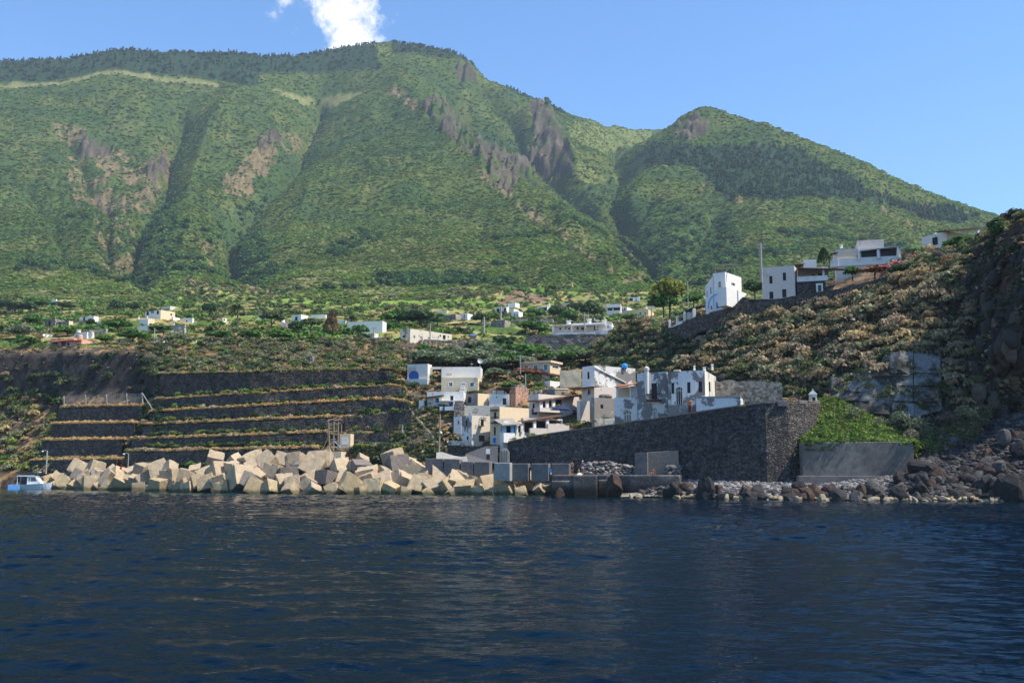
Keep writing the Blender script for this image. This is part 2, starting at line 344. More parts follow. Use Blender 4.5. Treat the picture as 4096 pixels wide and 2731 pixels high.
carve([(1640, 500), (1600, 560), (1560, 640)], -40, 20); carve([(1900, 500), (1990, 540), (2040, 600)], -35, 16); carve([(60, 420), (130, 520), (180, 620)], -18, 14); carve([(1100, 520), (1180, 600), (1240, 660)], -18, 14)
carve([(160, 320), (200, 400), (260, 480), (250, 600)], -40, 20)
carve([(560, 200), (500, 280), (450, 400), (430, 450)], 28, 24); carve([(900, 205), (1010, 270), (1110, 390), (1300, 524), (1480, 632)], 48, 20); carve([(1250, 260), (1300, 330), (1320, 400)], 30, 13)
carve([(860, 250), (760, 380), (660, 520)], 10, 26); carve([(1600, 340), (1560, 400), (1480, 450), (1440, 500)], 30, 22); carve([(1720, 420), (1760, 560)], 14, 30)
far = np.clip((DD - 550) / 500, 0, 1)
uu, vv = proj(gx, gy, Z)
ux, vy = uu / K, vv / K
def inpoly(x, y, poly):
    r = np.zeros(np.shape(x), bool); n = len(poly)
    for i in range(n):
        x0, y0 = poly[i]; x1, y1 = poly[(i + 1) % n]
        c = ((y0 > y) != (y1 > y)); r ^= c & (x < (x1 - x0) * (y - y0) / ((y1 - y0) if y1 != y0 else 1e-9) + x0)
    return r
wob = 14 * fbm(ux / 40, vy / 40, 5, 4); wob2 = 14 * fbm(ux / 40, vy / 40, 95, 4)
def region(*polys, w=1.0):
    r = np.zeros(ux.shape, bool)
    for p in polys: r |= inpoly(ux + wob * w, vy + wob2 * w, p)
    return r
def streak(pts, wid):
    best = np.full(ux.shape, 1e9)
    for (x0, y0), (x1, y1) in zip(pts, pts[1:]):
        t = np.clip(((ux - x0) * (x1 - x0) + (vy - y0) * (y1 - y0)) / ((x1 - x0) ** 2 + (y1 - y0) ** 2), 0, 1)
        best = np.minimum(best, np.hypot(ux - x0 - t * (x1 - x0), vy - y0 - t * (y1 - y0)))
    return best + wob * 0.25 < wid
woodA = region([(-500, 100), (230, 60), (560, 100), (860, 100), (872, 160), (700, 168), (590, 165), (600, 188), (560, 192), (400, 183), (230, 166), (60, 176), (-500, 200)], [(900, 100), (1060, 100), (1300, 220), (1290, 262), (1060, 140), (900, 135)], w=0.4)
woodB = region([(1640, 350), (1800, 345), (1900, 390), (2020, 450), (2200, 470), (2250, 500), (2150, 520), (2000, 470), (1850, 470), (1690, 480), (1640, 450), (1600, 400), (1430, 400), (1500, 340)], w=1)
forestC = region([(1260, 470), (1400, 470), (1520, 640), (1700, 640), (1700, 540), (1500, 480), (1400, 420)], [(480, 520), (620, 440), (600, 520), (640, 640), (560, 640)], [(320, 520), (380, 440), (420, 520), (420, 620), (340, 620)])
tanb = streak([(-400, 215), (-200, 205), (10, 195), (60, 186), (150, 181), (230, 175), (330, 186), (400, 193), (500, 201)], 4.6) | region([(620, 205), (720, 225), (740, 235), (700, 240)], [(740, 222), (820, 212), (860, 205), (760, 246), (735, 240)], w=0.3)
tan = region([(115, 300), (175, 305), (240, 350), (340, 372), (385, 350), (392, 420), (335, 480), (300, 520), (330, 640), (260, 640), (215, 540), (165, 450), (150, 380)],
             [(520, 400), (600, 350), (635, 310), (690, 315), (690, 350), (625, 400), (575, 450), (505, 440)], [(460, 555), (510, 560), (520, 600), (470, 590)], [(400, 690), (420, 660), (560, 655), (620, 690)]) \
    | streak([(1160, 425), (1240, 500), (1330, 565), (1400, 630)], 9) | streak([(1500, 388), (1560, 395)], 9) | streak([(1628, 400), (1618, 450), (1645, 470), (1700, 476)], 5) | streak([(1830, 455), (1930, 435), (1985, 470), (2030, 500), (2120, 545)], 8) | streak([(900, 205), (960, 232)], 10) | streak([(1000, 260), (1075, 335)], 5) | streak([(1480, 640), (1150, 690)], 6) | streak([(1100, 385), (1170, 425)], 7)
yel = region([(1290, 385), (1340, 380), (1400, 420), (1350, 430)], [(930, 130), (830, 150), (800, 128), (850, 118)], [(1300, 280), (1500, 290), (1480, 340), (1400, 360), (1330, 330)], [(2150, 480), (2230, 475), (2230, 510), (2120, 520)], w=0.7)
rock = region([(965, 232), (1010, 228), (1060, 270), (1092, 330), (1085, 352), (1040, 320), (1000, 285)], [(1090, 318), (1135, 330), (1180, 362), (1228, 335), (1215, 245), (1260, 240), (1295, 300), (1312, 350), (1325, 405), (1270, 412), (1200, 405), (1170, 425), (1130, 405), (1100, 350)],
              [(1558, 292), (1620, 280), (1642, 312), (1540, 332)], [(180, 330), (260, 350), (250, 380), (190, 370)], [(340, 375), (380, 360), (385, 410), (350, 420)], [(220, 460), (255, 460), (255, 495), (225, 490)], [(1040, 150), (1080, 155), (1100, 185), (1050, 180)], [(1985, 455), (2035, 460), (2020, 490)], [(590, 340), (640, 315), (650, 345), (600, 370)], w=0.8) & (DD > 900)
Z += far * (30 * fbm(gx / 230, gy / 230, 11, 5, 0.45)) + 2.0 * fbm(gx / 30, gy / 30, 3, 3)
# steep ribs that run downhill, strongest on the rocky places
rib = 1 - 2 * np.abs(fbm(ux / 22 + vy / 60, vy / 90, 21, 4))
Z += far * (rib - 0.6) * np.where(rock, 15, np.where(tan, 8, 2.5)) + np.where(rock, 24 * fbm(gx / 34, gy / 34, 61, 6, .7), np.where(tan, 8 * fbm(gx / 20, gy / 20, 62, 5, .65), 0))
bench = (DD < 640)
Z += np.where(bench, 1.6 * np.round(fbm(gx / 60, gy / 60, 31, 2) * 5) / 2, 0)
Z = np.where(DD < 215, Z - 0.0, Z)
def gauss(k, sh): return np.stack([k * (0.75 + 0.5 * R0.random(sh))] * 3, -1)
def land_tint(sh=None):
    n1 = fbm(gx / 120, gy / 120, 41, 4); n2 = fbm(gx / 18, gy / 18, 43, 3); n3 = fbm(gx / 45, gy / 45, 47, 3)
    T = np.zeros(gx.shape + (3,))
    base = np.array((0.046, 0.080, 0.019)); olive = np.array((0.072, 0.098, 0.023)); soil = np.array((0.19, 0.145, 0.075)); dark = np.array((0.034, 0.065, 0.026))
    f = np.clip(0.5 + 1.6 * n1, 0, 1)[..., None]; T[:] = base * (1 - f) + olive * f
    low = np.clip((1050 - DD) / 500, 0, 1)
    g = np.clip((n2 + n3 - 0.22 + 0.26 * low * (ux < 1300)) * 5, 0, 1)[..., None] * np.clip((0.2 + 0.8 * low), 0, 1)[..., None]
    T = T * (1 - g) + np.array((0.22, 0.19, 0.075)) * g
    g = np.clip((-n3 - 0.05) * 4, 0, 1)[..., None] * 0.6; T = T * (1 - g) + dark * g
    t = tan & (n3 + n2 > -0.05); T[t] = soil * (0.8 + 0.4 * vnoise(gx[t] / 9, gy[t] / 9, 4)[:, None])
    T[yel] = T[yel] * 0.4 + 0.6 * np.array((0.17, 0.19, 0.05)); T[tanb] = (0.17, 0.17, 0.065)
    r = rock & (n2 > -0.2); T[r] = np.array((0.075, 0.062, 0.045)) * (0.7 + 0.9 * (vnoise(gx[r] / 14, gy[r] / 14, 8)[:, None] + .5))
    w = woodA | woodB; T[w] = (0.022, 0.044, 0.022)
    T[forestC] = T[forestC] * 0.4 + 0.6 * np.array((0.045, 0.085, 0.03))
    # cultivated plateau: vine rows, dry fields, scrub
    pl = (DD < 640)
    q = np.floor(fbm(gx / 55, gy / 42, 51, 2) * 9); k = _hash(q, q * 0 + 3, 9)
    fields = np.select([k < .3, k < .55, k < .75], [0, 1, 2], 3)
    cols = np.array([(0.13, 0.19, 0.04), (0.26, 0.22, 0.09), (0.08, 0.125, 0.03), (0.16, 0.20, 0.05)])
    T[pl] = cols[fields[pl]] * (0.75 + 0.5 * (vnoise(gx[pl] / 5, gy[pl] / 5, 3)[:, None] + .5))
    v = region([(860, 688), (1130, 690), (1130, 706), (860, 712)], [(640, 680), (760, 676), (760, 700), (640, 700)], w=0.5); T[v] = (0.16, 0.23, 0.045)
    v = region([(1160, 684), (1260, 684), (1260, 694), (1150, 696)], w=0.3); T[v] = (0.2, 0.13, 0.085)
    return T
rimD = interp(uu, [(-900, 258), (0, 224), (250, 216), (575, 205), (620, 200), (1650, 204), (2000, 221), (2400, 225), (2600, 203)]); Z = np.where(DD < rimD, Z - (rimD - DD) * 1.5, Z)
TT = land_tint()
idx = np.arange(ND * NA).reshape(ND, NA)
quads = np.stack([idx[:-1, :-1], idx[:-1, 1:], idx[1:, 1:], idx[1:, :-1]], -1).reshape(-1, 4)
mount = bulk('mountain_terrain', np.stack([gx, gy, Z], -1).reshape(-1, 3), quads, M_mount, TT.reshape(-1, 3), smooth=True)
tag(mount, kind='structure')
LA, LD = (A_[1] - A_[0]), math.log(D_[1] / D_[0])
def gz(x, y, arr=None):
    """ground height (or any grid array) of the plateau and mountain at x, y"""
    arr = Z if arr is None else arr
    x = np.asarray(x, float); y = np.asarray(y, float)
    c = np.clip((x / y - A_[0]) / LA, 0, NA - 1.001); r = np.clip(np.log(np.maximum(y, 1) / D_[0]) / LD, 0, ND - 1.001)
    c0, r0 = c.astype(int), r.astype(int); fc, fr = c - c0, r - r0
    if arr.ndim == 3: fc, fr = fc[..., None], fr[..., None]
    return (arr[r0, c0] * (1 - fc) + arr[r0, c0 + 1] * fc) * (1 - fr) + (arr[r0 + 1, c0] * (1 - fc) + arr[r0 + 1, c0 + 1] * fc) * fr
def hit(u, v, d0=208, d1=2600):
    """where the line of sight through (u, v) meets the plateau or mountain"""
    a, e = pix(u, v); D = np.geomspace(d0, d1, 3000); z = gz(a * D, D); k = np.argmax(z >= EYE + e * D)
    return Vector((a * D[k], D[k], z[k]))
# ---------------------------------------------------------------- coast: stepped slope, cliff, beach, sea
def D0(u): return interp(u, [(-900, 218), (0, 183), (600, 164), (1000, 153), (1600, 149), (2100, 147), (2500, 146), (2800, 134), (3000, 122), (3300, 119)])
LEFT = [(1950, 2), (1900, 6), (1870, 9), (1840, 11), (1810, 13), (1780, 15), (1745, 18), (1710, 20), (1680, 23), (1640, 26), (1610, 28), (1560, 30), (1500, 31), (1420, 33), (1385, 42)]
COAST = [(-900, LEFT), (0, LEFT), (225, LEFT),
 (250, [(1950, 2), (1890, 8), (1834, 8.6), (1816, 12), (1763, 12.6), (1749, 16), (1697, 16.6), (1684, 20), (1631, 20.6), (1622, 23), (1600, 25), (1560, 28), (1480, 29.5), (1410, 31), (1385, 42)]),
 (575, [(1950, 2), (1886, 8), (1830, 8.6), (1814, 12), (1759, 12.6), (1745, 16), (1692, 16.6), (1680, 20), (1625, 20.6), (1618, 23), (1600, 25), (1560, 28), (1480, 29.5), (1410, 31), (1385, 42)]),
 (620, [(1950, 2), (1870, 7), (1808, 7.6), (1793, 11), (1758, 11.6), (1745, 15), (1700, 15.6), (1690, 18), (1650, 18.6), (1642, 21), (1601, 21.6), (1597, 24), (1500, 25), (1440, 33), (1378, 48)]),
 (1560, [(1950, 2), (1860, 7), (1789, 7.6), (1783, 11), (1724, 11.6), (1718, 15), (1662, 15.6), (1650, 18), (1598, 18.6), (1594, 21), (1545, 21.6), (1540, 24), (1478, 25), (1430, 34), (1362, 50)]),
 (1650, [(1950, 0), (1880, 3), (1800, 7), (1770, 9), (1740, 11), (1710, 13), (1680, 15), (1650, 17), (1620, 19), (1600, 21), (1560, 24), (1520, 28), (1470, 33), (1430, 40), (1372, 56)]),
 (2000, [(1950, 0), (1880, 1), (1800, 3), (1765, 6), (1740, 8), (1710, 11), (1680, 14), (1650, 16), (1620, 19), (1590, 22), (1550, 27), (1500, 34), (1460, 42), (1420, 60), (1388, 76)]),
 (2500, [(1950, 1), (1880, 2), (1800, 3), (1765, 4), (1740, 6), (1710, 9), (1690, 12), (1660, 18), (1630, 24), (1600, 30), (1550, 38), (1500, 46), (1460, 54), (1430, 66), (1410, 80)]),
 (2800, [(1950, 1), (1880, 1.6), (1800, 2), (1765, 2.5), (1740, 3), (1710, 4), (1680, 5), (1662, 8), (1645, 13), (1625, 20), (1590, 28), (1550, 34), (1500, 38), (1460, 42), (1430, 48)]),
 (3250, [(1950, 2), (1900, 3), (1850, 3.2), (1800, 3.4), (1760, 3.6), (1720, 4), (1680, 4.4), (1650, 5), (1630, 8), (1620, 12), (1612, 18), (1600, 24), (1580, 28), (1540, 32), (1500, 36)])]
_cu = np.array([c[0] for c in COAST], float); _cv = np.array([[p[0] for p in c[1]] for c in COAST], float); _cd = np.array([[p[1] for p in c[1]] for c in COAST], float)
def coast_rows(u):
    return np.array([np.interp(u, _cu, _cv[:, k]) for k in range(15)]), np.array([np.interp(u, _cu, _cd[:, k]) + D0(u) for k in range(15)])
def cD(u, v):
    """depth of the coast slope seen at (u, v)"""
    a, b = coast_rows(u); return float(np.interp(-v, -a, b))
def loft(name, U, Vr, Dr, mat_, tintf, sub=6, nz=((12, 0.5, 1),), seed=0, kind='structure', fade=None):
    """surface through rows of (v, D) over picture columns; returns grid of points"""
    R = len(Vr); t = np.linspace(0, R - 1, (R - 1) * sub + 1); r0 = np.minimum(t.astype(int), R - 2); f = (t - r0)[:, None]
    V = Vr[r0] * (1 - f) + Vr[r0 + 1] * f; D = Dr[r0] * (1 - f) + Dr[r0 + 1] * f
    a, e = pix(U[None, :] + 0 * V, V)
    X, Y, Zz = a * D, D, EYE + e * D
    for sc, am, ax in nz:
        d = am * fbm(X / sc + Zz / sc * 0.7, Y / sc + Zz / sc * 1.3, seed + int(sc * 7), 4)
        if fade is not None: d = d * fade(t[:, None], U[None, :])
        if ax: Y = Y + d; X = X + 0.5 * am * fbm(Y / sc + Zz / sc, Zz / sc, seed + 5, 3)
        Zz = Zz + 0.5 * d
    n, m_ = X.shape; idx = np.arange(n * m_).reshape(n, m_)
    q = np.stack([idx[:-1, :-1], idx[:-1, 1:], idx[1:, 1:], idx[1:, :-1]], -1).reshape(-1, 4)
    G = np.stack([X, Y, Zz], -1); T = tintf(G, U[None, :] + 0 * V, V)
    o = bulk(name, G.reshape(-1, 3), q, mat_, T.reshape(-1, 3), smooth=False); tag(o, kind=kind)
    return G, V
def t_coast(G, U, V):
    n = fbm(G[..., 0] / 4, G[..., 1] / 4 + G[..., 2] / 3, 3, 4)[..., None]; k = fbm(G[..., 0] / 1.2, G[..., 2] / 1.2, 5, 3)[..., None]
    soil = np.array((0.085, 0.062, 0.045)); dry = np.array((0.26, 0.16, 0.075)); T = soil * (1 + 1.2 * k) + 0 * G
    T = np.where(n > 0.12, dry * (1 + 0.6 * k), T)
    T = np.where((U < 640)[..., None] & (V < 1590)[..., None] & (V > 1412)[..., None], np.array((0.062, 0.05, 0.042)) * (1 + 1.0 * k), T)
    return np.clip(T, 0.01, 1)
Uc = np.concatenate([np.arange(-900, 0, 12.0), np.arange(0, 3250, 5.0)])
VR, DR = np.array([coast_rows(u)[0] for u in Uc]).T, np.array([coast_rows(u)[1] for u in Uc]).T
Gc, Vc = loft('coast_slope', Uc, VR, DR, M_ground, t_coast, sub=5, nz=((6, 0.35, 1),), seed=3)
CL = [  # the right-hand cliff: base -> crest -> back
 (2380, [(1500, 182), (1480, 186), (1455, 190), (1430, 194), (1412, 198), (1405, 215), (1400, 240)]),
 (2450, [(1510, 177), (1470, 181), (1420, 185), (1380, 189), (1345, 193), (1338, 210), (1336, 240)]),
 (2560, [(1530, 168), (1470, 173), (1400, 178), (1340, 182), (1290, 187), (1283, 205), (1280, 235)]),
 (2660, [(1545, 161), (1480, 166), (1420, 170), (1360, 173), (1318, 177), (1300, 183), (1298, 220)]),
 (2850, [(1590, 148), (1500, 153), (1420, 158), (1330, 163), (1252, 167), (1238, 176), (1236, 215)]),
 (3000, [(1612, 142), (1510, 147), (1410, 152), (1310, 157), (1226, 162), (1212, 172), (1206, 215)]),
 (3200, [(1618, 136), (1520, 140), (1400, 146), (1300, 151), (1200, 157), (1186, 168), (1176, 215)]),
 (3400, [(1690, 128), (1600, 131), (1430, 136), (1285, 143), (1162, 151), (1118, 162), (1095, 215)]),
 (3600, [(1770, 122), (1640, 125), (1430, 128), (1240, 137), (1090, 146), (1045, 160), (1040, 215)]),
 (3780, [(1790, 120), (1640, 124), (1400, 128), (1200, 132), (1060, 141), (1012, 155), (1005, 205)]),
 (3900, [(1740, 120), (1600, 121), (1350, 122), (1150, 128), (1032, 134), (992, 146), (985, 200)]),
 (4000, [(1690, 119), (1520, 118), (1260, 118), (1080, 121), (965, 126), (925, 132), (920, 190)]),
 (4096, [(1650, 118), (1480, 114), (1200, 112), (1000, 114), (885, 118), (870, 124), (880, 180)]),
 (4250, [(1620, 117), (1450, 113), (1200, 110), (1020, 112), (880, 118), (860, 125), (870, 170)]),
 (4700, [(1640, 124), (1560, 122), (1440, 122), (1340, 124), (1280, 128), (1270, 134), (1270, 160)]),  # out of frame; crest lowered so the sun reaches the boulders
 (7200, [(1720, 128), (1650, 124), (1560, 122), (1480, 123), (1430, 126), (1420, 132), (1420, 160)])]
for _c in CL: _c[1].insert(0, (_c[1][0][0] + 45, _c[1][0][1] - 5) if _c[0] < 3300 else (1905, 121 - max(0, (_c[0] - 3700)) * .006))
_ru = np.array([c[0] for c in CL], float); _rv = np.array([[p[0] for p in c[1]] for c in CL], float); _rd = np.array([[p[1] for p in c[1]] for c in CL], float)
def rD(u, v):
    a = [np.interp(u, _ru, _rv[:, k]) for k in range(8)]; b = [np.interp(u, _ru, _rd[:, k]) for k in range(8)]
    return float(np.interp(-v, -np.array(a[:7]), b[:7]))
def t_cliff(G, U, V):
    n = fbm(G[..., 0] / 5, G[..., 1] / 5 + G[..., 2] / 4, 13, 4)[..., None]; k = fbm(G[..., 0] / 1.4, G[..., 2] / 1.4, 15, 3)[..., None]
    T = np.array((0.062, 0.047, 0.035)) * (1 + 1.3 * k) + 0 * G
    T = np.where((n > 0.09) & (U < 3850)[..., None], np.array((0.20, 0.135, 0.08)) * (1 + 0.7 * k), T)
    T = np.where((U > 3750)[..., None] & (V > 1180)[..., None], np.array((0.035, 0.031, 0.030)) * (1 + 1.2 * k), T)  # the overhang's shade is put into the rock colour here
    return np.clip(T, 0.008, 1)
Ur = np.concatenate([np.arange(2380, 4701, 7.0), np.arange(4720, 7201, 24.0)])
def rows7(U): return np.array([np.interp(U, _ru, _rv[:, k]) for k in range(8)]), np.array([np.interp(U, _ru, _rd[:, k]) for k in range(8)])
rv_, rd_ = rows7(Ur)
Gr, Vr_ = loft('cliff_hillside', Ur, rv_, rd_, M_ground, t_cliff, sub=14, nz=((12, 5.0, 1), (4.0, 2.0, 1), (1.5, .7, 1)), seed=21, fade=lambda t, u: np.clip(1.1 - np.maximum(0, t - 3.6) * .55, .12, 1) * (1 - .85 * np.exp(-((u - 3550) / 190.) ** 4) * np.exp(-((t - 1.6) / 1.5) ** 4)))
BE = [(2230, [(1983, 122), (1960, 124), (1945, 127), (1930, 131), (1915, 136)]), (2600, [(1987, 117), (1965, 119), (1940, 122), (1925, 125), (1912, 129)]), (2900, [(1993, 111), (1970, 112.5), (1948, 114), (1935, 116), (1922, 119)]),
      (3300, [(1998, 106.5), (1975, 108), (1955, 110), (1938, 112), (1920, 116)]), (3620, [(2000, 104.5), (1972, 106), (1945, 108), (1915, 110), (1890, 114)]), (3680, [(2001, 104), (1965, 106), (1915, 108.5), (1850, 112.5), (1790, 118)]),
      (3850, [(2002, 103), (1950, 105.5), (1880, 109), (1790, 114), (1725, 119)]), (4096, [(2003, 102), (1935, 104), (1840, 108), (1740, 113), (1640, 118)]), (4700, [(2010, 98), (1910, 101), (1790, 105), (1690, 112), (1650, 125)]), (7200, [(2010, 97), (1930, 101), (1850, 106), (1790, 114), (1730, 130)])]
_bu = np.array([c[0] for c in BE], float); _bv = np.array([[p[0] for p in c[1]] for c in BE], float); _bd = np.array([[p[1] for p in c[1]] for c in BE], float)
def beach(u, s):
    """point on the beach: s 0 at the water .. 1 at the back"""
    k = min(s * 4, 3.999); i = int(k); f = k - i
    v = np.interp(u, _bu, _bv[:, i]) * (1 - f) + np.interp(u, _bu, _bv[:, i + 1]) * f; d = np.interp(u, _bu, _bd[:, i]) * (1 - f) + np.interp(u, _bu, _bd[:, i + 1]) * f
    return P(u, v, d), v
Ub = np.concatenate([np.arange(2230, 4701, 10.0), np.arange(4725, 7201, 25.0)])
def t_beach(G, U, V):
    k = fbm(G[..., 0] / 0.8, G[..., 1] / 0.8, 33, 3)[..., None]
    pale = np.clip((3500 - U) / 500, 0, 1)[..., None]
    return np.clip((np.array((0.10, 0.09, 0.088)) * (1 - pale) + np.array((0.24, 0.22, 0.21)) * pale) * (1 + 0.9 * k), 0.01, 1)
loft('beach', Ub, np.array([np.interp(Ub, _bu, _bv[:, k]) for k in range(5)]), np.array([np.interp(Ub, _bu, _bd[:, k]) for k in range(5)]), M_ground, t_beach, sub=6, nz=((3, 0.3, 1),), seed=35)
# seabed that carries the shore out of sight below the water
gb = MB(); gb.add([(-700, 40, -6), (700, 40, -6), (700, 230, 0.4), (-700, 260, 0.4), (-700, 420, 2), (700, 420, 2)], [(0, 1, 2, 3), (3, 2, 5, 4)])
tag(gb.build('seabed', mat('seabed_rock', (0.07, 0.075, 0.06), bump=0.3)), kind='structure')
# ---------------------------------------------------------------- sea
def sea():
    m = bpy.data.materials.new('sea_water'); m.use_nodes = True; nt = m.node_tree; N, L = nt.nodes, nt.links; b = N['Principled BSDF']
    b.inputs['Roughness'].default_value = 0.03; b.inputs['IOR'].default_value = 1.085; b.inputs['Specular IOR Level'].default_value = 0.5
    geo = N.new('ShaderNodeNewGeometry'); sp = N.new('ShaderNodeSeparateXYZ'); L.new(geo.outputs['Position'], sp.inputs[0])
    # shallow water is greener: real distance from the shore, not the camera's
    s1 = N.new('ShaderNodeMath'); s1.operation = 'MULTIPLY_ADD'; L.new(sp.outputs[0], s1.inputs[0]); s1.inputs[1].default_value = 0.36; L.new(sp.outputs[1], s1.inputs[2])
    mr = N.new('ShaderNodeMapRange'); mr.inputs[1].default_value = 108; mr.inputs[2].default_value = 128; L.new(s1.outputs[0], mr.inputs[0])
    mx = N.new('ShaderNodeMix'); mx.data_type = 'RGBA'; L.new(mr.outputs[0], mx.inputs[0]); mx.inputs[6].default_value = (0.0006, 0.0065, 0.0165, 1); mx.inputs[7].default_value = (0.004, 0.022, 0.02, 1)
    L.new(mx.outputs[2], b.inputs['Base Color'])
    mp = N.new('ShaderNodeMapping'); mp.inputs['Scale'].default_value = (1.0, 1.9, 1); L.new(geo.outputs['Position'], mp.inputs[0])
    n1 = N.new('ShaderNodeTexNoise'); n1.inputs['Scale'].default_value = 1.9; n1.inputs['Detail'].default_value = 3; n1.inputs['Roughness'].default_value = 0.55; L.new(mp.outputs[0], n1.inputs['Vector'])
    bp = N.new('ShaderNodeBump'); bp.inputs['Strength'].default_value = 1.0; bp.inputs['Distance'].default_value = 0.035; L.new(n1.outputs['Fac'], bp.inputs['Height']); L.new(bp.outputs[0], b.inputs['Normal'])
    rg = np.random.default_rng(5)
    NX, NY = 1250, 1100
    a = np.linspace(-0.72, 1.0, NX); d = np.geomspace(9, 235, NY); Am, Dm = np.meshgrid(a, d); X, Y = Am * Dm, Dm; Zw = np.zeros_like(X)
    for i in range(70):
        lam = 0.38 * (5.5 / 0.38) ** rg.random(); th = rg.normal(1.35, 0.55); k = 2 * math.pi / lam; am = 0.0043 * lam ** 0.70
        fade = np.clip(2.2 - Dm * 1.24 / NX * 4 / lam, 0, 1)
        ph = k * (X * math.cos(th) + Y * math.sin(th)) + rg.random() * 6.28
        Zw += fade * am * (2 * ((np.sin(ph) + 1) / 2) ** 1.5 - 1)
    Zw *= 0.75 + 1.1 * fbm(X / 26, Y / 26, 77, 3)
    idx = np.arange(NX * NY).reshape(NY, NX); q = np.stack([idx[:-1, :-1], idx[:-1, 1:], idx[1:, 1:], idx[1:, :-1]], -1).reshape(-1, 4)
    o = bulk('sea', np.stack([X, Y, Zw], -1).reshape(-1, 3), q, m, smooth=True); tag(o, kind='structure')
    f = MB(); R_ = 9000
    f.add([(-R_, -R_, -.25), (R_, -R_, -.25), (R_, 300, -.25), (-R_, 300, -.25)], [(0, 1, 2, 3)])
    tag(f.build('open_water', m), kind='structure')
sea()
# ---------------------------------------------------------------- haze
HAZE = 0.000082
def haze():
    m = bpy.data.materials.new('haze_air'); m.use_nodes = True; nt = m.node_tree; nt.nodes.clear(); o = nt.nodes.new('ShaderNodeOutputMaterial'); v = nt.nodes.new('ShaderNodeVolumePrincipled')
    v.inputs['Color'].default_value = (0.70, 0.84, 1.0, 1); v.inputs['Density'].default_value = HAZE; v.inputs['Anisotropy'].default_value = 0.0
    nt.links.new(v.outputs[0], o.inputs['Volume'])
    b = MB().box(-3300, 3300, -60, 3600, -8, 1150); tag(b.build('haze', m), kind='stuff')
haze()
# ---------------------------------------------------------------- vegetation kit
def leaf_blob(n, rx, rz, leaf, seed, lobes=7, flat=0.35, z0=0.0, upb=0.0):
    """leaf quads spread over overlapping lobes: returns verts (4n,3)"""
    g = np.random.default_rng(seed)
    c = g.normal(size=(lobes, 3)); c /= np.linalg.norm(c, axis=1)[:, None]; c[:, 2] = np.abs(c[:, 2]) * 0.9 - 0.15
    c *= np.array([rx, rx, rz]) * (0.45 + 0.3 * g.random((lobes, 1))); r = (0.38 + 0.25 * g.random(lobes)) * rx
    k = g.integers(0, lobes, n); d = g.normal(size=(n, 3)); d /= np.linalg.norm(d, axis=1)[:, None]; d[:, 2] = np.where(d[:, 2] < -0.3, -d[:, 2], d[:, 2])
    p = c[k] + d * (r[k] * (0.72 + 0.36 * g.random(n)))[:, None] * np.array([1, 1, rz / rx]); p[:, 2] = np.maximum(p[:, 2] + rz * flat, 0.02) + z0
    nrm = d + 0.75 * g.normal(size=(n, 3)) + np.array([0.15, -0.3, 1.0]) * upb; nrm /= np.linalg.norm(nrm, axis=1)[:, None]
    a = np.cross(nrm, g.normal(size=(n, 3))); a /= np.linalg.norm(a, axis=1)[:, None]; b = np.cross(nrm, a)
    s = leaf * (0.6 + 0.8 * g.random(n))[:, None]; w = s * (0.55 + 0.3 * g.random((n, 1)))
    V = np.stack([p - a * s, p - b * w + nrm * s * 0.15, p + a * s, p + b * w + nrm * s * 0.15], 1)
    tone = 0.72 + 0.55 * g.random(n) ; tone *= (0.85 + 0.3 * g.random(lobes))[k]
    return V.reshape(-1, 3), np.repeat(tone, 4)
def spread(name, protos, pos, scale, col, mat_=None, kind='stuff', label=None, zs=None, bright=1.0):
    """many copies of small leaf clumps as ONE stuff object"""
    g = np.random.default_rng(len(pos)); pick = g.integers(0, len(protos), len(pos)); rot = g.random(len(pos)) * 6.283
    Vs, Ts = [], []
    zs = np.ones(len(pos)) if zs is None else zs
    for i, (pv, pt) in enumerate(protos):
        s = np.where(pick == i)[0]
        if not len(s): continue
        c, sn = np.cos(rot[s])[:, None], np.sin(rot[s])[:, None]
        x = pv[None, :, 0] * c - pv[None, :, 1] * sn; y = pv[None, :, 0] * sn + pv[None, :, 1] * c; z = np.broadcast_to(pv[None, :, 2], x.shape) * zs[s][:, None]
        q = np.stack([x, y, z], -1) * scale[s][:, None, None] + pos[s][:, None]
        Vs.append(q.reshape(-1, 3)); Ts.append((col[s][:, None] * pt[None, :, None]).reshape(-1, 3))
    V = np.concatenate(Vs); T = np.concatenate(Ts) * bright; Q = np.arange(len(V)).reshape(-1, 4)
    o = bulk(name, V, Q, mat_ or M_leaf, np.clip(T, 0, 0.9)); tag(o, kind=kind, label=label); return o
def palette(n, cols, w, g, var=0.25):
    k = g.choice(len(cols), n, p=np.array(w) / sum(w)); return np.array(cols)[k] * (1 - var + 2 * var * g.random((n, 1)))
PR_near = [leaf_blob(230, 1.0, 0.72, 0.13, s, 6) for s in range(5)]
PR_mid = [leaf_blob(70, 1.0, 0.75, 0.24, 20 + s, 5, upb=0.5) for s in range(6)]
PR_far = [leaf_blob(10, 1.0, 0.8, 0.6, 40 + s, 4, upb=1.6) for s in range(6)]
PR_pine = []
for s in range(4):
    g = np.random.default_rng(60 + s); n = 26; t = g.random(n); r = (1 - t) * 0.5 + 0.08; th = g.random(n) * 6.28
    p = np.stack([r * np.cos(th), r * np.sin(th), 0.25 + 1.9 * t], -1); a = np.stack([np.cos(th), np.sin(th), -0.2 + 0 * th], -1) * 0.3; b = np.stack([-np.sin(th), np.cos(th), 0.3 + 0 * th], -1) * 0.26; up_ = np.array([0, 0, 0.26])
    PR_pine.append((np.stack([p - b, p - a * .3 + up_, p + b, p + a - up_], 1).reshape(-1, 3), np.repeat(0.7 + 0.6 * g.random(n), 4)))
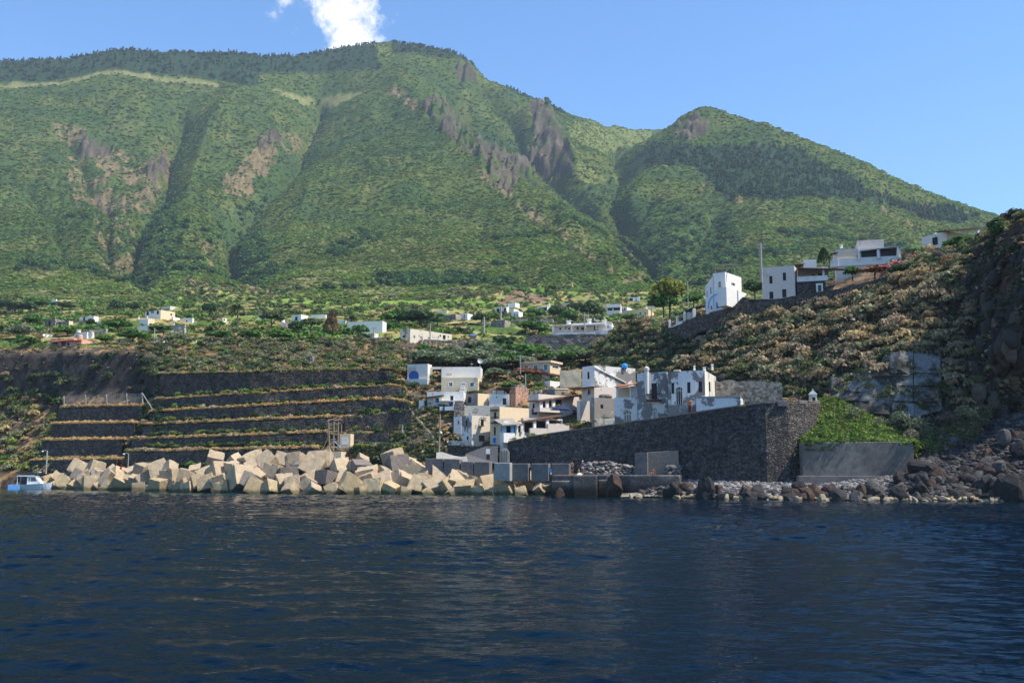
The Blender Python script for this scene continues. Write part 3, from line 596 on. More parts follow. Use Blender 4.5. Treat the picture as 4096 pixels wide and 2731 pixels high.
def from_grid(n, d0, d1, cond, g, power=0.0):
    """random ground points of the height field between two depths"""
    a = -0.66 + 1.32 * g.random(n * 2); D = d0 * (d1 / d0) ** g.random(n * 2)
    c = (a - A_[0]) / LA; r = np.log(D / D_[0]) / LD; ci, ri = c.astype(int), r.astype(int); ok = cond[ri, ci]
    a, D, ci, ri = a[ok][:n], D[ok][:n], ci[ok][:n], ri[ok][:n]; x, y = a * D, D
    return np.stack([x, y, gz(x, y)], -1), TT[ri, ci]
g = np.random.default_rng(11)
open_ = ~(woodA | woodB | tanb)
p, t = from_grid(250000, 560, 2500, open_ & ~(rock & (vnoise(gx / 20, gy / 20, 9) > -0.2)), g)
sparse = g.random(len(p)) < np.where(t[:, 0] > 0.15, 0.4, 1.0); p, t = p[sparse], t[sparse]; n = len(p)
grn = palette(n, [(0.055, 0.100, 0.020), (0.082, 0.122, 0.026), (0.036, 0.072, 0.020), (0.110, 0.142, 0.032)], [6, 5, 1, 1.2], g)
cl_ = np.clip(0.5 + 2.2 * fbm(p[:, 0] / 90, p[:, 1] / 90, 91, 3), 0, 1)[:, None]
grn = grn * (0.7 + 0.5 * cl_)
spread('mountain_scrub', PR_far, p - np.array([0, 0, .3]), (0.9 + 1.9 * g.random(n) ** 3) * (0.7 + p[:, 1] / 2600), (grn * 0.65 + np.minimum(t, .10) * 0.65) * np.array([1.8, 1.75, 1.5]), M_scrub, zs=0.55 + 0 * p[:, 0])
p, t = from_grid(17000, 1000, 2600, woodA | woodB, g); n = len(p)
spread('pine_forest', PR_pine, p - np.array([0, 0, 1.5]), 2.2 + 2.4 * g.random(n), palette(n, [(0.036, 0.072, 0.036), (0.052, 0.092, 0.042), (0.085, 0.12, 0.05)], [5, 3, 0.8], g), M_scrub)
p, t = from_grid(9000, 1000, 2600, woodA | woodB, g); n = len(p)
spread('broadleaf_forest', PR_mid, p, 2.4 + 3.4 * g.random(n), palette(n, [(0.040, 0.075, 0.034), (0.055, 0.095, 0.040), (0.085, 0.12, 0.045)], [5, 3, 1], g), M_scrub)
p, t = from_grid(5200, 640, 1700, forestC | ((~tan) & (DD < 1100) & (fbm(gx / 80, gy / 80, 93, 3) > 0.17)), g); n = len(p)
spread('woodland', PR_mid, p, 3.0 + 3.2 * g.random(n), palette(n, [(0.05, 0.105, 0.034), (0.07, 0.14, 0.042), (0.10, 0.17, 0.05)], [4, 3, 1], g), M_scrub)
def plateau(boxes):
  # plateau: scrub, hedges and vines between the houses
  g = np.random.default_rng(77)
  def clear(p):
    ok = np.ones(len(p), bool)
    for x, y, w, dd in boxes: ok &= ~((np.abs(p[:, 0] - x - (p[:, 1] - y) * x / y) < w) & (p[:, 1] > y - 22) & (p[:, 1] < y + dd))
    return ok
  p, t = from_grid(4600, 206, 640, (fbm(gx / 30, gy / 24, 95, 3) > -0.12), g); k = clear(p); p, t = p[k], t[k]; n = len(p)
  k = fbm(p[:, 0] / 25, p[:, 1] / 25, 97, 2)
  col = np.where((k > 0.02)[:, None], palette(n, [(0.05, 0.115, 0.026), (0.085, 0.16, 0.03), (0.12, 0.195, 0.04)], [3, 3, 2], g), palette(n, [(0.055, 0.085, 0.03), (0.10, 0.12, 0.045), (0.17, 0.15, 0.07), (0.15, 0.155, 0.085)], [4, 3, 1.3, 1], g))
  spread('plateau_shrubs', PR_mid, p, 0.45 + 1.3 * g.random(n) ** 1.8 + p[:, 1] / 700, col, bright=1.35)
  # grass and weeds on the plateau
  p, t = from_grid(16000, 206, 640, np.ones_like(open_), g); k = clear(p) | (g.random(len(p)) < .5); p, t = p[k], t[k]; n = len(p)
  spread('plateau_grass', PR_far, p, 0.35 + p[:, 1] / 600, np.clip(t * (0.8 + 0.5 * g.random((n, 1))), 0, 1), zs=np.full(n, .5))
# ---------------------------------------------------------------- coast slope shrubs
def coast_pts(n, u0, u1, v0, v1, g, poly=None):
    out = []; uv = []
    while len(out) < n:
        u, v = u0 + (u1 - u0) * g.random(), v0 + (v1 - v0) * g.random()
        if poly is not None and not inpoly(np.array(u), np.array(v), poly): continue
        d = cD(u, v); out.append(P(u, v, d)); uv.append((u, v))
    return np.array(out), np.array(uv)
def cliff_pts(n, u0, u1, s0, s1, g):
    U = u0 + (u1 - u0) * g.random(n); s = s0 + (s1 - s0) * g.random(n)
    c = np.clip((np.minimum(U, 4700) - Ur[0]) / (Ur[1] - Ur[0]), 0, len(Ur) - 1).astype(int); r = np.clip(s * (Gr.shape[0] - 1), 0, Gr.shape[0] - 1).astype(int)
    return Gr[r, c], np.stack([U, s], -1)
OL, GG, DRY, RUST, STRAW, DKG = (0.085, 0.10, 0.04), (0.15, 0.15, 0.085), (0.215, 0.165, 0.088), (0.22, 0.105, 0.06), (0.28, 0.21, 0.11), (0.035, 0.06, 0.024)
YG, BG = (0.15, 0.17, 0.04), (0.07, 0.14, 0.03)
cps = []; ccol = []; csz = []
def put(pts, cols, w, s0, s1):
    cps.append(pts); ccol.append(palette(len(pts), cols, w, g)); csz.append(s0 + (s1 - s0) * g.random(len(pts)) ** 1.5)
a, _ = coast_pts(260, -300, 230, 1630, 1900, g); put(a, [(0.15, 0.17, 0.06), GG, YG, STRAW, BG], [3, 3, 3, 2.5, 1], 0.6, 1.7)
a, _ = coast_pts(55, -300, 600, 1395, 1625, g); put(a, [DKG, OL, DRY, STRAW], [4, 2, 1.5, 1], 0.5, 1.5)
a, _ = coast_pts(80, -300, 250, 1500, 1640, g); put(a, [DKG, OL, YG], [5, 2, 1], 0.8, 1.8)
a, uvd = coast_pts(260, -300, 700, 1372, 1412, g); a = a[~((uvd[:, 0] > 185) & (uvd[:, 0] < 385))]; put(a, [DRY, STRAW, GG, OL], [3, 3, 2, 2], 0.25, 0.6)
a, _ = coast_pts(900, 600, 1620, 1360, 1500, g); put(a, [GG, OL, DRY, BG, YG, DKG], [6, 3.5, 1.6, 1, 2, 2.4], 0.45, 1.25)
a, _ = coast_pts(90, 560, 660, 1400, 1760, g); put(a, [DKG, OL], [4, 1], 0.7, 1.3)
a, _ = coast_pts(200, 1560, 1780, 1600, 1860, g); put(a, [DKG, OL, YG, GG], [5, 3, 2, 1.5], 0.35, 0.95)
a, _ = coast_pts(150, 1400, 1640, 1660, 1850, g); put(a, [DKG, OL, YG, GG], [4, 2, 2, 2], 0.5, 1.1)
a, _ = coast_pts(420, 1600, 2340, 1400, 1720, g); put(a, [DKG, OL, BG, YG, GG], [3, 3, 2, 1, 2], 0.25, 0.62)
a, _ = coast_pts(90, 1560, 2300, 1420, 1560, g); put(a, [DKG, OL, STRAW, BG], [3, 3, 2, 1], 0.6, 1.4)
a, _ = coast_pts(60, 2180, 2600, 1590, 1720, g, [(2270, 1690), (2400, 1650), (2440, 1690), (2300, 1720)]); put(a, [YG, OL, STRAW], [3, 2, 1], 0.35, 0.7)
# right-hand cliff
a, uv = cliff_pts(420, 2750, 3850, 0.3, 0.7, g); put(a, [DRY, (0.26, 0.2, 0.13), GG, OL, STRAW], [5, 4, 3, 1, 2], 1.1, 2.1)
a, uv = cliff_pts(5200, 2380, 3900, 0.14, 0.92, g)
sel = (fbm(a[:, 0] / 5, a[:, 2] / 5, 101, 3) > -0.13) & ~((uv[:, 0] > 3330) & (uv[:, 1] < 0.42) & (g.random(len(a)) < 0.75)); a = a[sel]; uv = uv[sel]; lowm = (uv[:, 1] < .42) & (g.random(len(a)) < .6); put(a[lowm], [DKG, OL, (0.07, 0.06, 0.04), DRY], [5, 3, 3, 1], 0.35, 1.1); crest = uv[:, 1] > .78; put(a[crest & ~lowm], [STRAW, OL, GG, DRY], [3, 3, 2, 2], .2, .5); a = a[~lowm & ~crest]
put(a, [GG, DRY, RUST, OL, DKG, STRAW, YG], [5, 6, .7, 2.6, 2.4, 3, 0.6], 0.28, 1.45)
a, uv = cliff_pts(620, 2380, 2720, 0.1, 0.95, g); put(a, [GG, OL, BG, DKG, DRY], [4, 4, 1, 2.5, 1], 0.6, 1.5)
a, uv = cliff_pts(300, 3650, 4250, 0.72, 0.98, g); put(a, [GG, OL, DKG, DRY, BG, RUST], [3, 3, 3, 2, 1, 1], 0.6, 1.7)
a, uv = cliff_pts(420, 3100, 4200, 0.84, 1.0, g); put(a, [STRAW, OL, GG, RUST, BG, DRY], [3, 3, 2, .6, 1.5, 2], 0.25, 0.65)
a, uv = cliff_pts(260, 4150, 4690, 0.1, 1.0, g); put(a, [DKG, OL, DRY, GG], [3, 3, 2, 2], 0.5, 1.4)
a, uv = cliff_pts(160, 3750, 4200, 0.15, 0.7, g); put(a, [DKG, (0.05, 0.05, 0.035), DRY], [4, 4, 1], 0.4, 1.0)
WALL_TOP = [(2672, 1313), (2745, 1283), (2800, 1256), (2850, 1244), (2950, 1218), (3100, 1197), (3182, 1182), (3290, 1162), (3400, 1143), (3500, 1118), (3650, 1080)]
def below_wall(a, s):
    u, v = proj(a[:, 0], a[:, 1], a[:, 2] + s); w = interp(u, WALL_TOP); return ~((u > 2690) & (u < 3560) & (v < w + 6) & (a[:, 1] < 175))
pa, sa, ca = np.concatenate(cps), np.concatenate(csz), np.concatenate(ccol); kk = below_wall(pa, sa); spread('cliff_shrubs', PR_near, pa[kk], sa[kk], ca[kk], bright=1.5)
# thin dry grass and weeds between the shrubs
a, uvd = coast_pts(5200, -300, 2500, 1365, 1880, g); a = a[~((uvd[:, 0] < 640) & (uvd[:, 1] > 1418) & (uvd[:, 1] < 1605) & (g.random(len(a)) < .85))]; b_, _ = cliff_pts(9000, 2380, 4200, 0.1, 1.0, g); a = np.concatenate([a, b_]); a = a[below_wall(a, .3 + 0 * a[:, 0])]; n = len(a)
spread('dry_grass', PR_far, a, 0.16 + 0.36 * g.random(n), palette(n, [STRAW, DRY, OL, DKG, (0.13, 0.10, 0.07), GG], [3, 3, 2, 2, 2, 2], g), bright=1.4)
# the bright green slope above the low concrete wall, and weeds beside it
def P3(u, v, d): return np.array(P(u, v, d))
slopeU = np.arange(3200, 3961, 8.0)
def slope_rows(U):
    top = interp(U, [(3200, 1640), (3285, 1598), (3330, 1592), (3400, 1628), (3520, 1690), (3620, 1750), (3680, 1730), (3800, 1700), (3900, 1640), (3960, 1620)])
    bot = interp(U, [(3200, 1775), (3640, 1770), (3680, 1850), (3740, 1820), (3850, 1760), (3960, 1690)])
    dt = interp(U, [(3200, 124), (3285, 126), (3400, 125), (3700, 121), (3960, 120)]); db = interp(U, [(3200, 115.5), (3650, 113.3), (3700, 113.5), (3960, 117)])
    return np.array([bot, bot * .66 + top * .34, bot * .33 + top * .67, top]), np.array([db, db * .66 + dt * .34, db * .33 + dt * .67, dt])
sv_, sd_ = slope_rows(slopeU)
Gs, _ = loft('green_slope', slopeU, sv_, sd_, M_ground, lambda G, U, V: np.array((0.09, 0.12, 0.04)) * (1 + fbm(G[..., 0] / 2, G[..., 2] / 2, 6, 3))[..., None], sub=8, nz=((3, 0.7, 1),), seed=51)
def slope_pts(n, u0, u1):
    c = ((u0 + (u1 - u0) * g.random(n) - 3200) / 8).astype(int); r = (g.random(n) * (Gs.shape[0] - 1)).astype(int); return Gs[r, c]
PR_grass = [leaf_blob(60, 1.0, 0.5, 0.16, 80 + s, 6, flat=0.1) for s in range(4)]
a = slope_pts(1500, 3200, 3660); a2 = slope_pts(420, 3660, 3955)
spread('slope_creeper', PR_grass, np.concatenate([a, a2]), 0.4 + 0.6 * g.random(len(a) + len(a2)),
       np.concatenate([palette(len(a), [(0.15, 0.225, 0.045), (0.10, 0.17, 0.035), (0.19, 0.24, 0.06), (0.17, 0.15, 0.08)], [5, 4, 2, 0.8], g), palette(len(a2), [GG, STRAW, OL, YG], [3, 3, 2, 2], g)]))
hang = np.array([P3(3220 + 250 * g.random(), 1768 + 34 * g.random() ** 2, 113.6) for _ in range(90)])
spread('hanging_creeper', PR_grass, hang, 0.3 + 0.3 * g.random(90), palette(90, [(0.04, 0.09, 0.02), (0.07, 0.13, 0.03)], [1, 1], g))
# single bushes that stand out on and around the slope, the terraces and the sea wall
BUSH_ME = {}
def bush(u, v, D, r, col, label, cat='bush', name='bush', group=None, zs=1.0, seed=0, n=420, leaf=0.075):
    key = (seed, n, leaf, tuple(col)); 
    if key not in BUSH_ME:
        V, T = leaf_blob(n, 1.0, 0.8, leaf, 300 + seed, 8); BUSH_ME[key] = (V, T)
    V, T = BUSH_ME[key]; V = V * r; V = V * np.array([1, 1, zs])
    o = bulk(name, V, np.arange(len(V)).reshape(-1, 4), M_leaf, np.clip(T[:, None] * np.array(col), 0, 1)); o.location = P(u, v, D); o.rotation_euler = (0, 0, seed * 1.7)
    return tag(o, label, cat, group)
for i, (u, v, D, r, c, l) in enumerate([
    (3410, 1668, 121, 1.6, (0.20, 0.22, 0.12), 'grey green shrub highest on the bright green slope beside the sea wall'),
    (3510, 1700, 119, 1.3, (0.19, 0.20, 0.11), 'grey green shrub on the right edge of the bright green slope'),
    (3600, 1700, 118, 1.9, (0.15, 0.18, 0.11), 'round silver green bush just right of the bright green slope'),
    (3680, 1725, 117, 2.1, (0.17, 0.19, 0.11), 'larger silver green bush farther right of the green slope, before the boulders'),
    (3640, 1758, 115, 1.5, (0.24, 0.21, 0.14), 'straw coloured bush behind the right end of the low concrete wall'),
    (3780, 1690, 118, 1.7, (0.20, 0.14, 0.11), 'reddish dry bush between the silver bushes and the boulder slope'),
    (3860, 1680, 118, 2.0, (0.25, 0.24, 0.12), 'flowering straw coloured bush at the upper edge of the boulder slope'),
    (3720, 1790, 114.5, 1.3, (0.10, 0.17, 0.04), 'bright green clump among the first boulders right of the low wall')]):
    bush(u, v, D, r * 0.8, c, l, seed=i % 4)
# ---------------------------------------------------------------- retaining walls of the terraces
def wall_strip(name, us, vt, vb, Dw, mat_, label, cat='wall', thick=0.6, jag=0.13, parent=None, cap=None, batter=0.0, seed=0, step=7.0):
    """upright masonry wall along picture columns; vt/vb/Dw are (u, value) lists"""
    U = np.arange(us[0], us[1] + .1, step); n = len(U); T = interp(U, vt) + (4.0 * fbm(U / 130, U * 0 + seed, 9, 3) if mat_ is BASALT else 0); B = interp(U, vb); D = interp(U, Dw) if not callable(Dw) else np.array([Dw(u) for u in U])
    zt = np.array([P(u, t, d).z for u, t, d in zip(U, T, D)]); zb = np.array([P(u, b, d).z for u, b, d in zip(U, B, D)]) - 0.25
    zt = zt + jag * 2 * fbm(U / 25, U * 0, seed, 3)
    R_ = 7; V = []
    for k in range(R_):
        f = k / (R_ - 1); z = zb + (zt - zb) * f
        d = D - batter * (1 - f) + 0.12 * fbm(U / 30, z / 2, seed + 3, 3)
        a = np.array([pix(u, t)[0] for u, t in zip(U, T)]); V.append(np.stack([a * d, d, z], -1))
    back = V[-1] + np.array([0, thick, 0.0]); V.append(back); low = V[0] + np.array([0, thick + batter, 0]); V.append(low)
    V = np.concatenate(V); idx = np.arange((R_ + 2) * n).reshape(R_ + 2, n)
    q = np.stack([idx[:-1, :-1], idx[:-1, 1:], idx[1:, 1:], idx[1:, :-1]], -1).reshape(-1, 4).tolist()
    ends = [[idx[r, 0] for r in range(R_ + 1, -1, -1)], [idx[r, -1] for r in range(R_ + 2)]]
    m = MB(); m.v = [tuple(p) for p in V]; m.f = [tuple(x) for x in q] + [tuple(int(i) for i in e) for e in ends]
    o = m.build(name, mat_, parent)
    if parent is None: tag(o, label, cat)
    return o
ORD = ['lowest', 'second lowest', 'third from the bottom', 'fourth from the bottom', 'fifth from the bottom', 'sixth from the bottom', 'topmost']
A_w = [((125, 470), 1843, 1838, 1890, 1888, 8.0), ((166, 492), 1763, 1759, 1818, 1813, 12.0), ((209, 541), 1697, 1692, 1750, 1746, 16.0), ((249, 577), 1631, 1625, 1685, 1680, 20.0)]
for k, ((u0, u1), t0, t1, b0, b1, dd) in enumerate(A_w):
    wall_strip('retaining_wall', (u0, u1), [(u0, t0), (u1, t1)], [(u0, b0 + 3), (u1, b1 + 3)], lambda u, dd=dd: D0(u) + dd - 0.5, BASALT,
               '%s of the four short dark basalt terrace walls at the left, below the mesh fence' % ['lowest', 'second lowest', 'second highest', 'highest'][k], seed=k, thick=0.8)
wall_strip('retaining_wall', (70, 300), [(70, 1895), (300, 1893)], [(70, 1925), (300, 1925)], lambda u: D0(u) + 4, BASALT, 'long low basalt quay wall behind the moored boat', seed=9, thick=1.0)
rowsB = [(0, 1, 2, (505, 1280)), (1, 3, 4, (525, 1312)), (2, 5, 6, (570, 1345)), (3, 7, 8, (600, 1640)), (4, 9, 10, (620, 1620)), (5, 11, 12, (640, 1560))]
for k, (w, rb, rt, (u0, u1)) in enumerate(rowsB):
    vt = [(u, coast_rows(max(u, 620))[0][rt] + (0 if u > 620 else 2)) for u in range(u0, u1 + 12, 10)]; vb = [(u, coast_rows(max(u, 620))[0][rb]) for u in range(u0, u1 + 12, 10)]
    wall_strip('retaining_wall', (u0, u1), vt, vb, lambda u, rb=rb: (coast_rows(max(u, 620))[1][rb] + (D0(u) - D0(max(u, 620)))) - 0.5, BASALT if k < 5 else mat('brown_terrace_masonry', (0.095, 0.074, 0.058), rough=0.95, var=0.45, scale=.25, bump=0.7, mortar=((0.045, 0.037, 0.03), (2.6, 2.6, 4), 0.1)),
               '%s long dark basalt terrace wall on the middle slope above the concrete cubes' % ORD[k if k < 5 else 6], seed=20 + k, thick=0.8)
for k, (u0, u1, t0, t1, b, l) in enumerate([(1405, 1552, 1735, 1729, 1860, 'dark masonry wall with two blind arches beside the yellow hut'), (1552, 1660, 1775, 1768, 1850, 'short dark terrace wall right of the blind arched wall'), (1380, 1650, 1675, 1640, 1722, 'overgrown dark terrace wall above the yellow hut')]):
    wall_strip('retaining_wall', (u0, u1), [(u0, t0), (u1, t1)], [(u0, b), (u1, b)], lambda u, k=k, t0=t0: cD(u, t0 + 10) - 1.2, BASALT, l, seed=40 + k, thick=1.2)
# dry grass and low shrubs along the terrace edges
ga = []; gs = []; gc = []
def edge_grass(us, vf, Df, n, s0, s1, cols, w):
    U = us[0] + (us[1] - us[0]) * g.random(n)
    for u in U: ga.append(P3(u, vf(u) + 1, Df(u) + 0.3 + 1.0 * g.random()))
    gs.append(s0 + (s1 - s0) * g.random(n) ** 2); gc.append(palette(n, cols, w, g))
for k, ((u0, u1), t0, t1, b0, b1, dd) in enumerate(A_w):
    edge_grass((u0, u1 + 8), lambda u, t0=t0, t1=t1, u0=u0, u1=u1: t0 + (t1 - t0) * (u - u0) / (u1 - u0), lambda u, dd=dd: D0(u) + dd - 0.2, 520, 0.34, 0.72, [(0.46, 0.30, 0.13), (0.45, 0.30, 0.14), (0.3, 0.24, 0.1)], [3, 2, 1])
for k, (w, rb, rt, (u0, u1)) in enumerate(rowsB):
    cols = [(0.42, 0.26, 0.11), (0.36, 0.28, 0.15), (0.26, 0.22, 0.10), (0.15, 0.17, 0.045)]
    edge_grass((u0, u1), lambda u, rt=rt: coast_rows(max(u, 620))[0][rt] - 2, lambda u, rb=rb: coast_rows(max(u, 620))[1][rb] + (D0(u) - D0(max(u, 620))), 760 if k < 4 else 300, 0.28, 0.68, cols, [[4, 3, 2, 1], [4, 3, 2, 1], [4, 3, 1, 1], [5, 1, 1, 1], [1, 1, 1, 1], [1, 1, 2, 2]][k])
    edge_grass((u0, u1), lambda u, rt=rt: coast_rows(max(u, 620))[0][rt] - 2, lambda u, rb=rb: coast_rows(max(u, 620))[1][rb] + (D0(u) - D0(max(u, 620))), 46 if k in (0, 1) else 20, 0.5, 1.0, [(0.33, 0.26, 0.17), (0.30, 0.22, 0.15), GG], [4, 3, 1])
    # green plants growing at the wall's foot
    edge_grass((u0 + 60, u1), lambda u, rb=rb: coast_rows(max(u, 620))[0][rb] - 6, lambda u, rb=rb: coast_rows(max(u, 620))[1][rb] + (D0(u) - D0(max(u, 620))) - 1.9, [120, 120, 110, 60, 60, 110][k], 0.35, 0.95, [DKG, OL, (0.11, 0.19, 0.04), YG], [4, 2, 1.5, 1])
spread('terrace_plants', PR_near, np.array(ga), np.concatenate(gs), np.concatenate(gc), bright=1.3)

# ---------------------------------------------------------------- the big sea wall and its neighbours
BW_T = [(2030, 1769), (2142, 1744), (2262, 1726), (2372, 1711), (2458, 1699), (2540, 1685), (2604, 1678), (2783, 1651), (2900, 1633), (3000, 1620), (3060, 1613), (3115, 1612), (3280, 1612)]
BW_B = [(2030, 1866), (2300, 1885), (2540, 1905), (2750, 1918), (2900, 1928), (3290, 1932)]
BW_D = [(2030, 145.5), (2300, 138), (2600, 129), (2900, 119.5), (3060, 116.4), (3150, 116), (3220, 117.2), (3262, 119.5), (3285, 123.5)]
sw = wall_strip('sea_wall', (2030, 3285), BW_T, BW_B, BW_D, BIGW, 'tall dark stone sea wall curving below the white houses', thick=1.1, batter=1.4, jag=0.03, step=5)
cap_ = MB()
U = np.arange(2032, 3106, 14.0)
for a, b in zip(U, U[1:]):
    p, q = P(a, interp(a, BW_T), interp(a, BW_D) - .12), P(b, interp(b, BW_T), interp(b, BW_D) - .12); d = Vector((0, 1.3, 0)); h = Vector((0, 0, 0.16))
    cap_.add([p, q, q + d, p + d, p + h, q + h, q + d + h, p + d + h], [(0, 1, 5, 4), (4, 5, 6, 7), (2, 3, 7, 6), (0, 3, 2, 1)])
cap_.build('coping', mat('coping_stone', (0.22, 0.17, 0.14), var=0.3), sw)
for (u0, u1, vt) in ((3111, 3151, 1602), (3198, 3232, 1600), (3256, 3281, 1602)):   # concrete merlons and rails at the end
    b = MB(); d = interp((u0 + u1) / 2, BW_D); p, q = P(u0, 1625, d - .25), P(u1, 1625, interp(u1, BW_D) - .25); zt = P(u0, vt, d).z
    b.prism([(p.x, p.y), (q.x, q.y), (q.x, q.y + 1.2), (p.x, p.y + 1.2)], zt - p.z, 'z', p.z); b.build('merlon', CONCD, sw, bevel=0.05)
for (u0, u1) in ((3151, 3198), (3232, 3256)):
    b = MB(); 
    for v in (1606, 1612): b.tube([P(u0, v, interp(u0, BW_D) + .3), P(u1, v, interp(u1, BW_D) + .3)], 0.04)
    b.build('rail', mat('rusty_rail', (0.22, 0.15, 0.12)), sw)
lw = MB(); p0, p1 = P(3212, 1930, 113.6), P(3660, 1916, 112.6); zt0 = P(3215, 1770, 113.6).z; zt1 = P(3660, 1765, 112.6).z
def quadbox(m, a, b, za, zb, ta, tb, th):
    """upright slab between plan points a and b with bottom za/zb and top ta/tb, th thick to the back"""
    n = Vector((-(b.y - a.y), b.x - a.x, 0)).normalized() * th
    if n.y < 0: n = -n
    A = [Vector((a.x, a.y, za)), Vector((b.x, b.y, zb)), Vector((b.x, b.y, tb)), Vector((a.x, a.y, ta))]
    return m.add(A + [q + n for q in A], [(0, 1, 2, 3), (7, 6, 5, 4), (0, 3, 7, 4), (1, 5, 6, 2), (3, 2, 6, 7), (0, 4, 5, 1)])
quadbox(lw, p0, p1, p0.z - .5, p1.z - .5, zt0, zt1, 1.6)
FORM = mat('formed_concrete', (0.14, 0.125, 0.108), rough=0.9, var=0.3, scale=0.5, bump=0.3, bscale=2, stain=(0.22, 0.42, 0.62, (0.21, 0.19, 0.165)))
lwo = tag(lw.build('concrete_wall', FORM, bevel=0.06), 'low grey concrete wall right of the sea wall, under the green slope', 'wall')
ft = MB(); a, b = P(3195, 1935, 112.9), P(3560, 1925, 112.0); quadbox(ft, a, b, -.5, -.5, P(3195, 1902, 112.9).z, P(3560, 1905, 112).z, 1.4); ft.build('footing', CONCD, lwo, bevel=0.05)
# concrete facing panels high on the dark cliff
fc = empty('cliff_facing', P(3550, 1600, 124)); tag(fc, 'broken grey concrete facing on the dark cliff above the green slope', 'wall'); inv = fc.location
FAC = mat('facing_concrete', (0.21, 0.2, 0.185), rough=0.95, var=0.4, bump=0.5, bscale=1.5, stain=(0.3, 0.44, 0.56, (0.045, 0.042, 0.032)))
m = MB(); cu = [3335, 3450, 3560, 3660, 3765]; ct = [1515, 1482, 1425, 1416, 1424]; cb = [1605, 1650, 1665, 1668, 1640]; tp = [P(u, v, rD(u, v) - 1.35) - inv for u, v in zip(cu, ct)]; bt = [P(u, v, rD(u, v) - 1.5) - inv for u, v in zip(cu, cb)]; bk = Vector((0, 4.5, 0))
m.add(bt + tp + [p + bk for p in bt + tp], [(i, i + 1, i + 6, i + 5) for i in range(4)] + [(i + 5, i + 6, i + 16, i + 15) for i in range(4)] + [(0, 5, 15, 10), (4, 14, 19, 9)]); m.build('backing', FAC, fc)
for i, (u, v, r) in enumerate([(3470, 1560, 1.3), (3520, 1600, 1.5), (3440, 1500, 1.1), (3560, 1560, .9), (3600, 1650, 1.4), (3700, 1640, 1.2), (3655, 1500, .7), (3350, 1620, 1.0), (3760, 1560, 1.3)]): bush(u, v, rD(u, v) - 2.6, r * .8, (0.06, 0.085, 0.03), 'one of the dark green plants overgrowing the grey concrete facing on the cliff', group='plants overgrowing the concrete facing', seed=i % 4)
for (u0, u1, v0, v1, D, dv) in [(3326, 3470, 1508, 1562, 123.4, 4), (3332, 3480, 1566, 1600, 122.7, 3), (3462, 3640, 1478, 1506, 123.0, -6), (3562, 3652, 1408, 1492, 123.1, 0), (3656, 3760, 1412, 1490, 122.4, 2), (3575, 3652, 1496, 1540, 122.2, 2), (3656, 3762, 1494, 1542, 121.7, 0), (3578, 3652, 1544, 1602, 121.4, 2), (3656, 3756, 1546, 1604, 120.9, 3), (3420, 3560, 1606, 1650, 121.8, 5), (3570, 3655, 1608, 1660, 120.6, 4)]:
    m = MB(); n = 9; tp = [P(u0 + (u1 - u0) * i / n, v0 + dv * i / n + 7 * fbm(i * .7, u0, 5, 2), rD(u0 + (u1 - u0) * i / n, v0) - 1.9) for i in range(n + 1)]; bt = [P(u0 + (u1 - u0) * i / n, v1 + dv * i / n, rD(u0 + (u1 - u0) * i / n, v1) - 2.1) for i in range(n + 1)]
    poly = bt + tp[::-1]; bk = [q + Vector((0, 5.0, 0)) for q in poly]; N_ = len(poly)
    m.add([q - inv for q in poly] + [q - inv for q in bk], [tuple(range(N_))] + [(i, i + N_, (i + 1) % N_ + N_, (i + 1) % N_) for i in range(N_)])
    m.build('panel', FAC, fc)
# parapet wall along the top of the cliff, under the upper houses
RW_T = [(2672, 1313), (2700, 1304), (2745, 1283), (2800, 1258), (2850, 1246), (2940, 1222), (2972, 1188), (3000, 1196), (3100, 1198), (3182, 1184), (3290, 1164), (3400, 1144), (3500, 1118), (3650, 1078), (3825, 1068)]
def RWd(u): return rD(u, interp(u, [(c[0], c[1][5][0]) for c in CL]) + 8) - 2.4
wall_strip('parapet_wall', (2672, 3640), RW_T, [(u, interp(u, RW_T) + 62 + (40 if 3100 < u < 3420 else 0)) for u in range(2670, 3660, 30)], RWd, BASALT, 'long dark basalt wall along the cliff top under the upper white houses', thick=1.0, jag=0.05, seed=60, step=6)
wall_strip('garden_wall', (3610, 3820), [(3610, 1045), (3700, 1032), (3820, 1022)], [(3610, 1068), (3820, 1046)], lambda u: rD(u, 1080) + 6, CONCD, 'grey garden wall below the highest house on the right, beside pink oleanders', seed=61)
wall_strip('boundary_wall', (2862, 3130), [(2862, 1522), (3020, 1524), (3130, 1532)], [(2862, 1600), (3130, 1620)], lambda u: interp(u, [(2862, 134), (3130, 129.5)]), TANW, 'tan stone boundary wall between the peeling house and the cliff', seed=62)
# village retaining walls
RUB = mat('brown_masonry', (0.23, 0.18, 0.14), rough=0.95, var=0.25, bump=0.4, mortar=((0.14, 0.11, 0.09), (1.2, 1.2, 1.8), 0.08))
def hd(u, v): return hit(u, v).y
wall_strip('retaining_wall', (2105, 2520), [(2105, 1342), (2230, 1338), (2500, 1334), (2520, 1340)], [(2105, 1425), (2520, 1432)], lambda u: 220 - (u - 2105) * .012, RUB, 'high brown masonry wall under the long white villa', seed=63, thick=3, step=9)
wall_strip('retaining_wall', (1695, 1905), [(1695, 1360), (1905, 1361)], [(1695, 1395), (1905, 1396)], lambda u: 217.5, STONE, 'grey dry stone wall under the long low ruined house', seed=64, thick=4, step=9)
wall_strip('retaining_wall', (2240, 2330), [(2240, 1481), (2330, 1479)], [(2240, 1545), (2330, 1540)], lambda u: 172, BEIGE, 'plain beige wall between the beige house and the stained white block', seed=65, thick=1)

